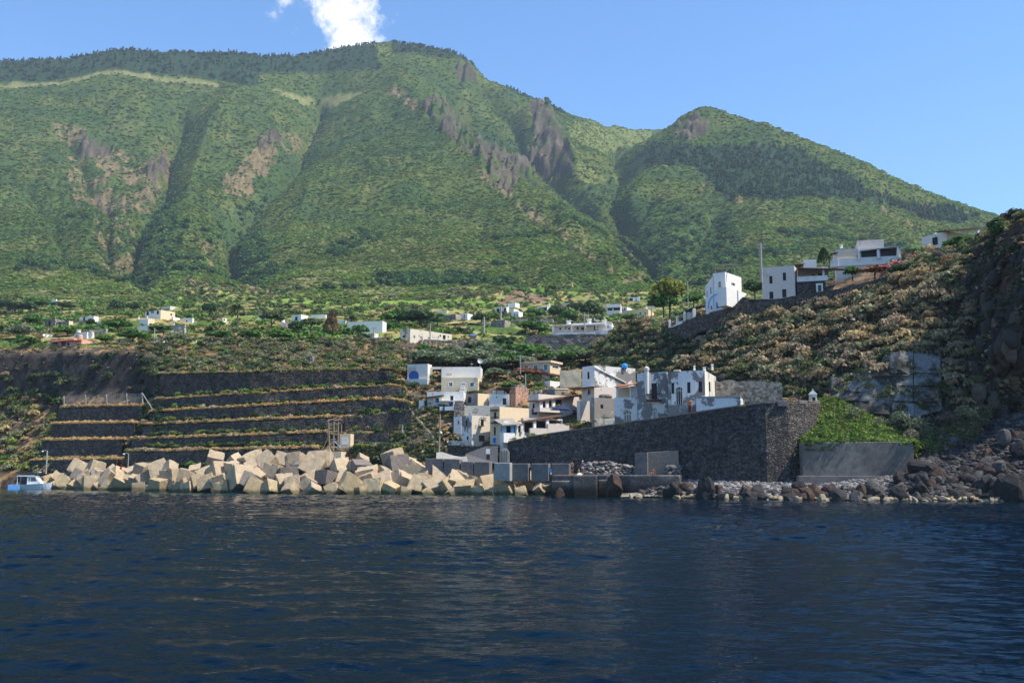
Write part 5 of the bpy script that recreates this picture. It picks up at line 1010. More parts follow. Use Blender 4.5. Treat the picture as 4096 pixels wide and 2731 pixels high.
    def opening(s, face, a, b, c, d, kd):
        fm, pm = KIND[kd]; mp = (lambda x, y, z: (x, y, z)) if face == 'f' else (lambda x, y, z: (-y, x, z)); w, h = b - a, d - c
        nm = 'door' if (h > 1.5 * w and h > 1.7) or kd in ('bl', 'br') and h > 1.5 else 'window'
        def bx(m, x0, x1, y0, y1, z0, z1):
            t = MB().box(x0, x1, y0, y1, z0, z1); return m.add([mp(*p) for p in t.v], t.f)
        fr = MB(); t = min(0.09, w * .14)
        if kd[0] == 'a':
            n = 12; cx = (a + b) / 2; rr = w / 2; zc = max(c, d - rr); arc = [(cx + rr * math.cos(q), zc + min(rr, d - c) * math.sin(q)) for q in np.linspace(0, math.pi, n)]; pn = MB(); poly = [(a, c), (b, c)] + arc if zc > c + .05 else arc
            cor = MB(); cor.add([mp(x, .018, z) for x, z in [(b, zc), (b, d), (a, d), (a, zc)] + arc[::-1]], [(0, 1, 5 + n - 2, *range(n + 2, n + 3))] if False else [])
            V = [mp(x, 0.10, z) for x, z in poly]; pn.add(V + [mp(x, 0.14, z) for x, z in poly], [tuple(range(len(poly))), tuple(range(2 * len(poly) - 1, len(poly) - 1, -1))])
            spL = [(x, z) for x, z in arc if x <= cx][::-1]; spR = [(x, z) for x, z in arc if x >= cx]
            for sp, cn in ((spL, (a, d)), (spR, (b, d))):
                for p, q in zip(sp, sp[1:]): cor.add([mp(cn[0], .03, cn[1]), mp(p[0], .03, p[1]), mp(q[0], .03, q[1])], [(0, 1, 2)])
            if kd != 'ab':
                for fx in (a + w * .33, a + w * .66): bx(fr, fx - .03, fx + .03, .05, .11, c, d - rr * .15)
                bx(fr, a, b, .05, .11, zc - .04, zc + .04); bx(fr, a, a + t, .05, .11, c, zc); bx(fr, b - t, b, .05, .11, c, zc)
            else:
                bx(fr, a, b, .05, .11, c, c + .08); bx(fr, cx - .03, cx + .03, .05, .11, c, d - .05)
            o = fr.build(nm, fm, s.root); pn.build('pane', pm, o); cor.build('arch_corner', s.mt, s.root); return
        if fm is None:
            bx(fr, a + .01, b - .01, .22, .25, c + .01, d - .01); fr.build('shade_panel', pm, s.root); return  # dark sheet closing the opening: shade of the depth put into its colour
        out = -0.03 if kd in 'gwn' or kd == 'bl' else 0.03
        bx(fr, a - (t if out < 0 else 0), a + t * .6, out, .16, c, d); bx(fr, b - t * .6, b + (t if out < 0 else 0), out, .16, c, d)
        bx(fr, a + t * .6, b - t * .6, out, .16, d - t, d + (t if out < 0 else 0)); bx(fr, a + t * .6, b - t * .6, out, .16, c - (t if out < 0 and nm == 'window' else 0), c + t * .7)
        if w > 0.5: bx(fr, (a + b) / 2 - .025, (a + b) / 2 + .025, .08, .15, c, d)
        o = fr.build(nm, fm, s.root); pn = MB(); bx(pn, a + .01, b - .01, .17, .22, c + .01, d - .01); pn.build('pane' if kd != 'g' else 'shutter', pm, o)
    def rect(s, name, mt, x0, y0, x1, y1, face='f', off=0.0, th=0.3, bevel=0, ext=0.0):
        """box whose near face shows at the given picture rectangle, on a plane off metres from the wall (negative = towards the viewer)"""
        off_ = off if face == 'f' else -off
        a, z1 = s.on(x0, y0, face, off_); b, z0 = s.on(x1, y1, face, off_); a, b, z0, z1 = min(a, b), max(a, b), min(z0, z1) - ext, max(z0, z1)
        m = MB().box(a, b, off, off + th, z0, z1) if face == 'f' else MB().box(-off - th, -off, a, b, z0, z1)
        return m.build(name, mt, s.root, bevel=bevel)
    def slope(s, name, mt, p, q, face='f', off=0.0, run=3.0, th=0.12, rise=0.35):
        """canopy whose front edge runs between two picture points, off metres out, run metres deep back towards the wall"""
        off_ = off if face == 'f' else -off
        (a, za), (b, zb) = s.on(*p, face, off_), s.on(*q, face, off_)
        mp = (lambda x, y, z: (x, y, z)) if face == 'f' else (lambda x, y, z: (-y, x, z))
        V = [mp(a, off, za), mp(b, off, zb), mp(b, off + run, zb + rise), mp(a, off + run, za + rise)]
        m = MB().add([(x, y, z - th) for x, y, z in V] + V, [(0, 1, 2, 3), (4, 7, 6, 5), (0, 4, 5, 1), (1, 5, 6, 2), (2, 6, 7, 3), (3, 7, 4, 0)]); return m.build(name, mt, s.root)
    def chimney(s, x, ytop, ybot, w=0.35, off=1.0, mt=None, taper=0.7, cap=True):
        a, zt = s.on(x, ytop, 'f', off); _, zb = s.on(x, ybot, 'f', off); h = zt - zb
        m = MB().lathe([(w * .5, 0), (w * .5 * taper, h * .8), (w * .5 * taper, h * .82)] + ([(w * .6, h * .84), (w * .6, h * .94), (0.02, h)] if cap else [(w * .3, h)]), 10); return m.build('chimney', mt or WHITE, s.root, loc=(a, off, zb))
# ----- close cluster, left half
VW = 'w'
h = House('house', 'C1', (190, 510, 575, 215, 545), 16, WHITE2, 'white flat roofed house with the big blue arched window, at the stair end', [('f', 218, 325, 372, 456, 'ab')], base=1.0)
h.rect('parapet', WHITE2, 172, 456, 508, 540, off=-0.35, th=0.34)
h = House('house', 'C1', (725, 1340, 1372, 262, 655), 3, WHITE, 'plain white upper block with satellite dish, behind the beige house with green shutters', doff=3.5)
h.rect('beam', WHITE2, 566, 262, 728, 300, off=0.2, th=0.3); h.rect('post', CREAM, 564, 300, 584, 570, off=0.2, th=0.25)
h = House('house', 'C1', (725, 1300, 1368, 428, 672), 6, BEIGE, 'beige house with two green shuttered windows below the white block', [('f', 845, 500, 903, 572, 'g'), ('f', 1175, 502, 1238, 575, 'g'), ('f', 1040, 512, 1106, 556, 'n')], smat=CREAM)  # narrow side's sunlight put into its cream wall colour
h.rect('balcony', WHITE, 1005, 628, 1118, 665, off=-.8, th=.8); h.rect('air_conditioner', PINKISH, 1018, 560, 1090, 612, off=-.35, th=.35); h.chimney(1288, 385, 440, .2, -.1, CREAM); h.rect('cornice', CREAM, 800, 366, 893, 400, off=.3, th=.3)
h = House('house', 'C1', (500, 1072, 1078, 650, 880), 4, WHITE, 'white terraced house with blue doors and slanting dark canopy', [('f', 868, 715, 915, 785, 'k'), ('f', 640, 752, 685, 820, 'bl'), ('f', 848, 820, 905, 878, 'bl')])
h.slope('canopy', DKWOOD, (376, 748), (752, 702), off=-1.2, run=1.6, rise=.1); h.rect('terrace', WHITE, 700, 884, 928, 945, off=-2.4, th=2.3); h.rect('terrace_door', BLUE, 750, 880, 780, 948, off=-2.44, th=.03); h.rect('terrace_roof', WHITE, 700, 786, 1062, 797, off=-1.6, th=1.6); h.rect('pillar', WHITE, 912, 797, 932, 884, off=-2.3, th=.25)
h.rect('water_tank', CREAM, 690, 752, 746, 795, off=-1.2, th=.8, bevel=.05); h.rect('annex', WHITE, 374, 786, 450, 850, off=-1.0, th=2.5, ext=1.0); h.rect('post', TERRA, 588, 665, 597, 830, off=-1.1, th=.06)
h = House('ruin', 'C1', (1108, 1298, 1475, 675, 868), 42, GREYP, 'roofless grey cube with a sunlit peach side and one black window hole', [('f', 1143, 738, 1197, 822, 'k')], doff=-1.5, smat=CREAM, cat='ruined house', parapet=1.2)  # side plaster paler and warmer: sunlight put into its colour
h = House('house', 'C1', (1475, 1785, 1792, 690, 862), 4, WHITE, 'small grey white house with a brown door, left of the brick stack', doff=-1, wins=[('f', 1688, 755, 1746, 858, 'br'), ('f', 1588, 720, 1600, 752, 'k')])
h.slope('canopy', BROWN, (1582, 585), (1812, 575), off=-.3, run=2.2, rise=0, th=.14); h.rect('parapet', PINKISH, 1532, 632, 1706, 690, off=.6, th=.3); h.rect('post', BROWN, 1590, 590, 1600, 690, off=.1, th=.1); h.rect('post', BROWN, 1706, 590, 1716, 690, off=.1, th=.1)
h = House('chimney_stack', 'C1', (1792, 1890, 1916, 572, 880), 30, BRICK, 'weathered square brick and stone stack standing between white houses', cat='chimney stack', parapet=.1); MB().box(-h.W * .7, -h.W * .2, h.dp * .2, h.dp * .8, h.H - .05, h.H + .45).build('cap', STONE, h.root, bevel=.1)
h = House('ruin', 'C1', (920, 1086, 1092, 852, 1050), 4, STONE, 'dark stone ruin squeezed left of the tan upper wall, below the blue doors', doff=-2, cat='ruined house')
h = House('house', 'C1', (1086, 1488, 1500, 868, 1045), 4, PEEL2, 'tan stained wall block with ragged top above the tall weathered house', doff=-1.5, smat=TANW)
h = House('house', 'C1', (1040, 1203, 1492, 1022, 1430), 50, PEEL, 'tall weathered cream house with grey patches, at the lower left of the village', [('f', 1110, 1098, 1132, 1190, 'br'), ('f', 1125, 1350, 1152, 1410, 'k'), ('s', 1345, 1085, 1392, 1190, 'k'), ('s', 1316, 1335, 1405, 1430, 'br')], smat=PEEL2, base=3.2, doff=-3)
h.rect('balcony', BROWN, 1340, 1182, 1400, 1194, 's', off=-.6, th=.6)
h = House('house', 'C1', (920, 1038, 1044, 1045, 1225), 12, WHITE, 'narrow white and bluish house leaning on the tall weathered house', [('f', 982, 1105, 1004, 1165, 'd')], doff=-2)
h = House('house', 'C1', (1490, 1640, 2103, 885, 1470), 45, BEIGE, 'cream house with a narrow balcony door, right of the tall weathered house', doff=-2.5, base=3, wins=[('f', 1550, 972, 1588, 1130, 'br'), ('f', 1550, 1205, 1580, 1335, 'br'), ('f', 1538, 1372, 1582, 1455, 'bl')], smat=CREAM)  # cream side, beige front: sun and shade put into the plaster colours
h.rect('balcony', BROWN, 1494, 1128, 1618, 1142, off=-.5, th=.5); h.rect('railing', DKWOOD, 1494, 1052, 1618, 1060, off=-.5, th=.04); h.rect('awning', BROWN, 1488, 934, 1612, 948, off=-.4, th=.4)
h = House('house', 'C1', (1640, 1702, 2030, 1108, 1465), 50, WHITE2, 'low grey roofed house with blue and white veranda pillars above the sea wall', [('f', 1650, 1185, 1672, 1280, 'd'), ('s', 1745, 1188, 1826, 1295, 'v'), ('s', 1870, 1185, 1896, 1292, 'v'), ('s', 1930, 1182, 1985, 1290, 'v')], doff=-4.0, base=2.5, parapet=.1)
h.slope('canopy', GREYP, (1690, 1172), (1990, 1150), 's', off=-1.0, run=2.2, rise=.9); 
for x0, x1, mt_ in ((1722, 1745, LBLUE), (1828, 1868, LBLUE), (1898, 1928, WHITE)): h.rect('pillar', mt_, x0, 1180, x1, 1296, 's', off=-.3, th=.28, bevel=.03)
h.rect('terrace_wall', WHITE, 1705, 1296, 1882, 1420, 's', off=-.8, th=.8, ext=.3)
# ----- close cluster, middle
h = House('house', 'C2', (300, 448, 1088, 685, 1100), 46, PINKISH, 'large pale pink house with rooftop pergola and white columns', [('f', 355, 838, 386, 1005, 'br'), ('s', 518, 800, 566, 900, 'v'), ('s', 614, 785, 664, 885, 'v'), ('s', 716, 770, 820, 865, 'v'), ('s', 893, 1015, 960, 1168, 'ak')], base=2.6, doff=-1)
h.slope('pergola', BROWN, (455, 792), (1122, 702), 's', off=-1.6, run=2.6, rise=.15, th=.2); h.rect('balcony', BROWN, 340, 920, 392, 1008, off=-.45, th=.45)
for x0, x1, y0, y1 in ((473, 515, 800, 925), (568, 610, 780, 905), (667, 712, 755, 888)): h.rect('column', WHITE, x0, y0, x1, y1, 's', off=-1.3, th=.3, bevel=.05)
h.rect('terrace_wall', PINKISH, 470, 900, 830, 985, 's', off=-1.5, th=1.4); h.rect('lower_wall', PINKISH, 824, 985, 1092, 1190, 's', off=-1.0, th=1.0, ext=1.5)
(a, za), (b, zb), (c, zc) = h.on(830, 985, 's', 1.0), h.on(830, 825, 's', 1.0), h.on(1000, 975, 's', 1.0); MB().prism([(a, za - .3), (c, za - .3), (c, zc), (a + (c - a) * .38, zb), (a, zb)], .3, 'x', .75).build('stair_parapet', PINKISH, h.root)
h = House('veranda', 'C2', (205, 212, 822, 1062, 1300), 60, DKWOOD if False else WHITE2, 'dark lower veranda with thick white pillars under the large pale pink house', [('s', 215, 1128, 366, 1292, 'v'), ('s', 414, 1108, 566, 1225, 'v'), ('s', 616, 1100, 815, 1150, 'v')], doff=-4.0, cat='veranda', base=2.5)
h.slope('canopy', BROWN, (205, 1120), (825, 1025), 's', off=-1.0, run=1.6, rise=.2, th=.15)
for x0, x1, y0, y1 in ((174, 212, 1135, 1290), (368, 412, 1102, 1228), (569, 613, 1085, 1205)): h.rect('pillar', WHITE, x0, y0, x1, y1, 's', off=-.8, th=.34, bevel=.06)
h.rect('parapet', PINKISH, 318, 1220, 592, 1300, 's', off=-1.3, th=.4, ext=.5); h.rect('parapet', PINKISH, 596, 1155, 930, 1245, 's', off=-1.3, th=.4, ext=.5)
h = House('house', 'C2', (365, 628, 848, 480, 602), 42, WHITE, 'small bright white box house below the beige house with three windows')
h = House('ruin', 'C2', (508, 704, 920, 602, 692), 44, GREYP, 'low grey shed with a pale roof edge behind the large pale pink house', cat='shed', doff=-1); h.slope('roof_edge', WHITE, (705, 600), (915, 604), 's', off=-.1, run=1.2, rise=.1)
h = House('house', 'C2', (180, 628, 792, 195, 480), 30, BEIGE, 'beige flat roofed house with three tall white framed windows', [('f', 222, 238, 283, 340, 'w'), ('f', 372, 230, 435, 342, 'w'), ('f', 530, 220, 592, 320, 'w'), ('s', 663, 232, 762, 298, 'w')], smat=CREAM, parapet=.05)  # brighter cream on the side puts the sun into the plaster
MB().box(-h.W - .3, .35, -.35, h.dp + .3, h.H - .02, h.H + .38).build('roof_slab', CREAM, h.root, bevel=.03); h.rect('pergola', BROWN, 600, 378, 790, 388, 's', off=-1.5, th=1.5); h.rect('post', BROWN, 750, 388, 760, 485, 's', off=-1.4, th=.1)
h = House('house', 'C2', (1135, 1325, 1972, 240, 575), 56, WHITE, 'big stained white and grey block with a white pipe running down its side', [('f', 1213, 342, 1246, 450, 'br')], smat=PEEL, D=160)
a, z0 = h.on(1330, 270, 's', .1); b, z1 = h.on(1815, 512, 's', .1); MB().tube([(.1, a, z0), (.1, b, z1)], .11).build('drain_pipe', WHITE, h.root)
h = House('house', 'C2', (1130, 1323, 1668, 568, 800), 56, PINKISH, 'pale lower storey with brown canopy under the big stained block', [('f', 1212, 612, 1262, 705, 'd')], D=158.5, smat=PINKISH); h.slope('canopy', BROWN, (930, 606), (1312, 566), off=-1.6, run=1.6, rise=.1)
h = House('house', 'C2', (1085, 1098, 1322, 792, 1110), 58, PINKISH, 'blank rounded pale wall between the large pink house and the grey tower', doff=-2, base=3)
h = House('house', 'C2', (1318, 1326, 1642, 742, 1190), 58, GREYP, 'dark grey stained tower block with one small square window', [('s', 1418, 852, 1463, 915, 'k')], doff=-2.5, base=3)
MB().lathe([(.9, 0), (1.1, .3), (1.0, .55), (.7, .65)], 12, (-1, h.dp * .75, h.H)).build('old_tank', STONE, h.root)
# ----- peeling houses on the right
h = House('house', 'C3', (228, 588, 592, 735, 1190), 20, PEEL, 'peeling porch house with the orange tiled canopy and arched window', [('f', 370, 945, 498, 1150, 'aw')], D=138, depth=6, base=2.5)
h.slope('tile_roof', TERRA, (232, 570), (592, 520), off=-.5, run=3.2, rise=.45, th=.14)
for x0, x1, y0 in ((250, 280, 580), (462, 486, 565)): h.rect('pillar', WHITE, x0, y0, x1, 740, off=.0, th=.25)
h.rect('back_wall', CREAM, 282, 590, 588, 740, off=2.8, th=.2); h.rect('wall_panel', WHITE, 486, 565, 588, 738, off=.6, th=.2)
h = House('house', 'C3', (592, 1066, 1072, 342, 1120), 20, PEEL, 'tall grey peeling house with black balcony door and round chimney', [('f', 806, 520, 896, 768, 'k'), ('f', 820, 915, 897, 1085, 'aw')], D=135, depth=9, base=2)
h.chimney(730, 252, 700, .62, -.25, WHITE2, 1.0); h.rect('balcony', BROWN, 724, 775, 946, 795, off=-.9, th=.9); h.rect('railing', DKWOOD, 724, 684, 946, 692, off=-.9, th=.04)
for i in range(15): h.rect('baluster', DKWOOD, 726 + i * 15.5, 692, 728.5 + i * 15.5, 776, off=-.88, th=.02)
h.rect('drain_pipe', GREYM, 586, 560, 596, 1105, off=-.1, th=.08)
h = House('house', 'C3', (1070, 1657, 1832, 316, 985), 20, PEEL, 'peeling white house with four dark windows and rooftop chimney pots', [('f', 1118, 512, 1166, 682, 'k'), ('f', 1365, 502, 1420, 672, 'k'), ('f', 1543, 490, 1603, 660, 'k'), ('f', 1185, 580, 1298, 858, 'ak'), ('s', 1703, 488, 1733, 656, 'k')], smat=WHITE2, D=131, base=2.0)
h.chimney(1478, 240, 318, .3, 1.2); h.chimney(1635, 262, 318, .45, 2.5); h.chimney(1758, 218, 316, .36, 3.2); h.rect('roof_vent', CREAM, 1155, 308, 1252, 345, off=2.2, th=.7); h.rect('drain_pipe', BROWN, 1103, 340, 1110, 850, off=-.09, th=.07)
h.rect('stair_wall', GREYP, 1066, 860, 1395, 1010, off=-1.6, th=1.4, ext=1.0); h.rect('pillar', BROWN, 1385, 872, 1432, 1000, off=-1.8, th=.5, ext=.5)
pot = MB().lathe([(.16, 0), (.24, .1), (.33, .5), (.38, .52), (.36, .58)], 14); a, z = h.on(1407, 872, 'f', -1.5); po = pot.build('flower_pot', TERRA, None); po.location = h.K + h.t * a + h.b * -1.5 + Vector((0, 0, z)); tag(po, 'terracotta urn on the pillar beside the peeling house', 'flower pot')
h = House('terrace', 'C3', (1512, 2205, 2272, 735, 985), 17, PEEL, 'low peeling terrace block at the right end of the peeling houses', D=124.5, cat='terrace', parapet=.05, base=1.5)
h.rect('coping', CONC, 1512, 728, 2205, 742, off=-.08, th=.5)
# ----- houses on top of the cliff
h = House('house', 'R1', (640, 797, 1000, 745, 1215), 38, WHITE, 'white cliff top house with light blue painted band and blue doors', [('f', 695, 868, 737, 952, 'ak'), ('f', 676, 1128, 712, 1198, 'bl'), ('f', 742, 1108, 771, 1182, 'bl'), ('s', 860, 866, 912, 930, 'w')], D=163, base=1.5)
a0, z0 = h.on(535, 930); a1, z1 = h.on(640, 790); _, zb = h.on(535, 1200)
MB().prism([(a0, zb - 1), (a1 - .0, zb - 1), (a1, z1), (a0, z0)], h.dp, 'y', 0).build('wing', WHITE, h.root); h.rect('annex', WHITE, 800, 932, 1056, 1150, 's', off=-1.6, th=1.6, ext=1.2)
for x0, y0, x1, y1 in ((600, 942, 612, 1020), (555, 986, 563, 1060)): h.rect('window', DARKW, x0, y0, x1, y1, off=-.02, th=.05)
h.rect('window', BLUE, 604, 1172, 621, 1212, off=-.03, th=.06); bd = MB()
pts_ = [(574, 1205), (584, 1120), (610, 1072), (650, 1040), (700, 1020), (797, 1000)]
for (x0, y0), (x1, y1) in zip(pts_, pts_[1:]):
    (a, za), (b, zb) = h.on(x0, y0), h.on(x1, y1); d = Vector((b - a, zb - za)).normalized(); n = Vector((-d.y, d.x)) * .13; e = d * .05
    bd.add([(a - n.x - e.x, -.04, za - n.y - e.y), (b - n.x + e.x, -.04, zb - n.y + e.y), (b + n.x + e.x, -.04, zb + n.y + e.y), (a + n.x - e.x, -.04, za + n.y - e.y)], [(0, 1, 2, 3)])
for x in (640, 796):
    (a, za), (b, zb) = h.on(x - 5, 1035), h.on(x + 5, 1170); bd.box(a, b, -.045, -.01, zb, za)
bd.build('painted_band', LBLUE, h.root)
pg = MB()
for A, B in (((625, 703), (952, 690)), ((760, 653), (988, 660)), ((668, 710), (800, 665)), ((660, 703), (660, 790)), ((803, 658), (803, 745)), ((976, 662), (976, 745))):
    (a, za), (b, zb) = h.on(*A, 'f', 1.0), h.on(*B, 'f', 1.0); pg.tube([(a, 1.0, za), (b, 1.0, zb)], .07, 6)
pg.build('roof_frame', WOODP, h.root)
h = House('house', 'R1', (1253, 1668, 1700, 662, 1080), 22, PINKISH, 'plain cream two storey cliff top house with four dark windows', [('f', 1338, 798, 1381, 890, 'k'), ('f', 1508, 756, 1551, 852, 'k'), ('f', 1340, 995, 1392, 1082, 'k'), ('f', 1500, 964, 1556, 1062, 'k')], D=161.5, depth=8, base=2)
ck, _ = h.on(1668, 660)
ve = House('veranda', 'R1', (1690, 2052, 2080, 832, 1035), 16, BASALT, 'white walled veranda with a brown reed roof on a round basalt base', D=160.5, cat='veranda', base=2, depth=5, parapet=.05)
ve.rect('parapet', WHITE, 1686, 806, 2072, 850, off=-.15, th=.3); ve.slope('reed_roof', BROWN, (1690, 690), (2290, 706), off=-.6, run=4.5, rise=.75, th=.2); ve.rect('pillar', WHITE, 2003, 690, 2036, 832, off=.1, th=.5, bevel=.05)
ve.rect('back_wall', WHITE, 1690, 700, 2080, 806, off=3.4, th=.3); ve.rect('window', DARKW, 1872, 778, 1912, 808, off=3.36, th=.05); ve.rect('window', DARKW, 1952, 768, 2002, 808, off=3.36, th=.05)
ve.rect('door_frame', WHITE, 1925, 890, 2015, 990, off=-.5, th=.5); ve.rect('door', GREEN, 1950, 912, 1993, 986, off=-.55, th=.06)
h = House('house', 'R1', (1770, 1934, 1940, 588, 680), 10, WHITE, 'small white cube behind the cream cliff top house, left of the conifer', D=172, depth=4); h.slope('canopy', BROWN, (1500, 672), (1780, 640), off=-.4, run=3, rise=.1, th=.1)
h = House('house', 'R2', (140, 905, 1005, 400, 640), 14, PINKISH, 'white villa with long veranda, arched niche and upper floor box', [('f', 290, 512, 386, 568, 'k'), ('f', 424, 452, 612, 552, 'v'), ('f', 652, 432, 846, 532, 'v'), ('f', 778, 610, 812, 640, 'k')], D=166, base=2.5)
h.rect('parapet', WHITE, 150, 545, 905, 600, off=-.25, th=.24); h.slope('roof_slab', GREYM, (412, 448), (905, 392), off=-1.0, run=2.5, rise=.1, th=.12); h.rect('pillar', WHITE, 615, 438, 648, 545, off=-.9, th=.5, bevel=.04); h.rect('pillar', WHITE, 850, 400, 880, 530, off=-.9, th=.5, bevel=.04); h.rect('pillar', WHITE, 388, 420, 414, 560, off=-.9, th=.5, bevel=.04)
(a0, z1), (a1, z0) = h.on(398, 345), h.on(712, 425); MB().box(a0, a1, 2.0, 6.5, h.H - .3, z1 + .6).build('upper_floor', PINKISH, h.root, bevel=.03); h.chimney(190, 376, 420, .5, 1.0)
arn = MB(); (ax0, _), (ax1, azb), (_, azt) = h.on(160, 585), h.on(388, 560), h.on(270, 458); cx_ = (ax0 + ax1) / 2; rr_ = (ax1 - ax0) / 2
arn.prism([(cx_ + rr_ * math.cos(t), azb + (azt - azb) * math.sin(t)) for t in np.linspace(0, math.pi, 14)] , .03, 'y', -.035); arn.build('arch_niche', CREAM, h.root)
h.rect('porch', WHITE, 72, 560, 150, 640, off=-.5, th=2); h.rect('porch_post', WHITE, 90, 480, 106, 560, off=-.3, th=.2); h.slope('porch_roof', BROWN, (68, 484), (150, 466), off=-.6, run=2, rise=.1)
h = House('house', 'R2', (1150, 1450, 1830, 222, 440), 62, WHITE2, 'highest white house at the right with a flat brown canopy', [('f', 1266, 300, 1336, 378, 'k'), ('s', 1788, 250, 1806, 282, 'k')], D=171, base=3, smat=CREAM)
h.slope('canopy', BROWN, (1435, 205), (1900, 168), 's', off=-1.6, run=2.2, rise=.15, th=.2); h.rect('pillar', WHITE, 1803, 178, 1836, 310, 's', off=-1.4, th=.5, ext=1)
MB().lathe([(.35, 0), (.35, .25), (.15, .45)], 12, (-h.W * .6, 1, h.H)).build('water_tank', GREYM, h.root)
# pergola on the lower cliff edge
pr = empty('pergola', P(2760, 1262, 170)); tag(pr, 'white pillared pergola with dark roof on the cliff edge left of the blue doors', 'pergola'); iv = pr.location
def rp(x, y, D, cs='R1'): o = CS[cs]; return P(o[0] + x / o[2], o[1] + y / o[2], D)
for x0, x1, y0, y1, D in ((384, 416, 1202, 1295, 168), (270, 295, 1246, 1336, 170), (179, 201, 1296, 1390, 172), (82, 104, 1346, 1436, 174)):
    a, b = rp(x0, y1, D), rp(x1, y0, D); m = MB().box(a.x - iv.x, b.x - iv.x, a.y - iv.y, a.y - iv.y + .8, a.z - iv.z - .3, b.z - iv.z); m.build('pillar', WHITE, pr, bevel=.05)
m = MB(); A = [rp(205, 1272, 171.5), rp(385, 1185, 168.5), rp(570, 1156, 168.2), rp(570, 1165, 171), rp(380, 1185, 172), rp(205, 1268, 174)]; m.add([p - iv for p in A] + [p - iv - Vector((0, 0, .18)) for p in A], [tuple(range(6)), tuple(range(11, 5, -1))] + [(i, (i + 1) % 6, (i + 1) % 6 + 6, i + 6) for i in range(6)]); m.build('roof', DKWOOD, pr)
a, b = rp(300, 1330, 171), rp(356, 1262, 171); MB().box(a.x - iv.x, b.x - iv.x, 0, 1.2, a.z - iv.z - .3, b.z - iv.z).build('bench', WHITE, pr, bevel=.05)
a, b = rp(82, 1450, 173.8), rp(250, 1350, 171); m = MB(); quadbox(m, a - iv, b - iv, a.z - iv.z - 1.2, b.z - iv.z - 1.2, a.z - iv.z, b.z - iv.z, .6); m.build('curb', WHITE, pr)
# ----- village on the plateau
def far(cs, f, rot, mt, label, wins=(), **k): return House('house', cs, f, rot, mt, label, wins, group='houses of the upper village', base=k.pop('base', 3.0), **k)
far('Z1', (500, 642, 655, 190, 240), 20, WHITE, 'tiny white house highest on the left, among dark trees', [('f', 525, 200, 540, 222, 'k'), ('f', 580, 200, 592, 222, 'k')])
far('Z1', (515, 630, 640, 415, 500), 18, STONE, 'dark stone ruin left of the brown stone house, upper left', [('f', 560, 440, 580, 500, 'k')])
far('Z1', (640, 788, 836, 440, 510), 30, STONE, 'brown stone house with a lit side, below the white cube at the left', [('f', 682, 455, 696, 500, 'k')], smat=CREAM)  # lit side is cream on a stone house: sunlight put into the colour
far('Z1', (762, 980, 1000, 430, 470), 22, TANW, 'long tan low building joined to the white cube at the left', roofm=WHITE)
far('Z1', (912, 1072, 1128, 384, 470), 30, WHITE, 'white cube house above the long tan building, left village', [('f', 955, 400, 975, 440, 'k')])
far('Z1', (1112, 1222, 1428, 436, 505), 34, WHITE2, 'long grey white house with flat roof behind the round tree', [('f', 1130, 460, 1142, 490, 'd'), ('f', 1180, 465, 1200, 500, 'd')])
far('Z1', (1660, 1840, 2006, 314, 425), 34, WHITE, 'largest two storey white house in the left village', [('f', 1682, 335, 1706, 375, 'k'), ('f', 1735, 330, 1748, 352, 'k'), ('f', 1752, 330, 1764, 352, 'k'), ('f', 1800, 325, 1822, 362, 'k'), ('s', 1955, 355, 1975, 380, 'br')], smat=CREAM)  # cream side: the sun's warmth put into the wall colour
far('Z1', (1965, 1985, 2062, 395, 445), 30, WHITE, 'small white annex with brown steps, right of the largest white house')
far('Z1', (1856, 1950, 2085, 268, 320), 30, PINKISH, 'pale low house peeping out behind the largest white house')
far('Z1', (2105, 2335, 2352, 342, 392), 14, TANW, 'brownish bungalow with pale roof edge, upper left village', [('f', 2225, 352, 2290, 380, 'k')], roofm=WHITE)
v = far('Z1', (1590, 1695, 1772, 412, 500), 36, WHITE, 'small white house with roof urns beside the long low blue grey wall', smat=CREAM); v.chimney(1592, 385, 420, .5, .3); v.chimney(1690, 382, 420, .5, .3)  # right side coloured cream to look sunlit
far('Z1', (1570, 1695, 1725, 490, 560), 30, WHITE, 'white stepped patio front left of the long low house', doff=-4)
v = far('Z1', (1690, 2115, 2135, 486, 580), 8, PEEL, 'long low pale house with one chimney urn, left village', doff=-3); v.chimney(1995, 462, 488, .5, 1)
far('Z1', (2095, 2205, 2225, 405, 475), 14, WHITE, 'small square white house right of the largest white house', [('f', 2135, 432, 2150, 452, 'k')])
far('Z1', (408, 490, 602, 588, 632), 32, PINK, 'faded pink and white low house farthest left in the village', [('s', 520, 598, 534, 620, 'k')], smat=WHITE)
v = far('Z1', (850, 995, 1078, 568, 645), 34, WHITE, 'blue white cube behind the pink house, with round chimneys', [('f', 868, 595, 888, 630, 'd')], doff=2); v.chimney(905, 540, 570, 1.0, 1.0); v.chimney(1055, 555, 580, 1.0, 1.0)
v = far('Z1', (570, 840, 1070, 640, 742), 24, PINK, 'pink bungalow with dark porch on the cliff edge', [('f', 590, 682, 655, 735, 'v'), ('f', 700, 680, 756, 730, 'v'), ('f', 770, 690, 795, 720, 'k')]); v.chimney(925, 600, 650, 1.0, 1.5, PINK, .9, False); v.slope('porch_roof', TERRA, (566, 682), (850, 655), off=-.8, run=3, rise=.5, th=.12)
far('Z1', (985, 1210, 1236, 530, 600), 12, TANW, 'brown shed with white roof above the pink bungalow', roofm=WHITE)
far('Z1', (1340, 1412, 1432, 638, 705), 20, BEIGE, 'small beige hut with white roof right of the pink bungalow', [('f', 1362, 655, 1378, 690, 'k')], roofm=WHITE)
far('Z1', (1765, 1872, 1985, 655, 728), 30, WHITE, 'white and brown low house by the pink blossoming bush', [('f', 1770, 690, 1850, 715, 'v')])
far('Z1', (2190, 2250, 2352, 662, 700), 20, WHITE, 'low whitewashed roof by the cliff rim in the left village')
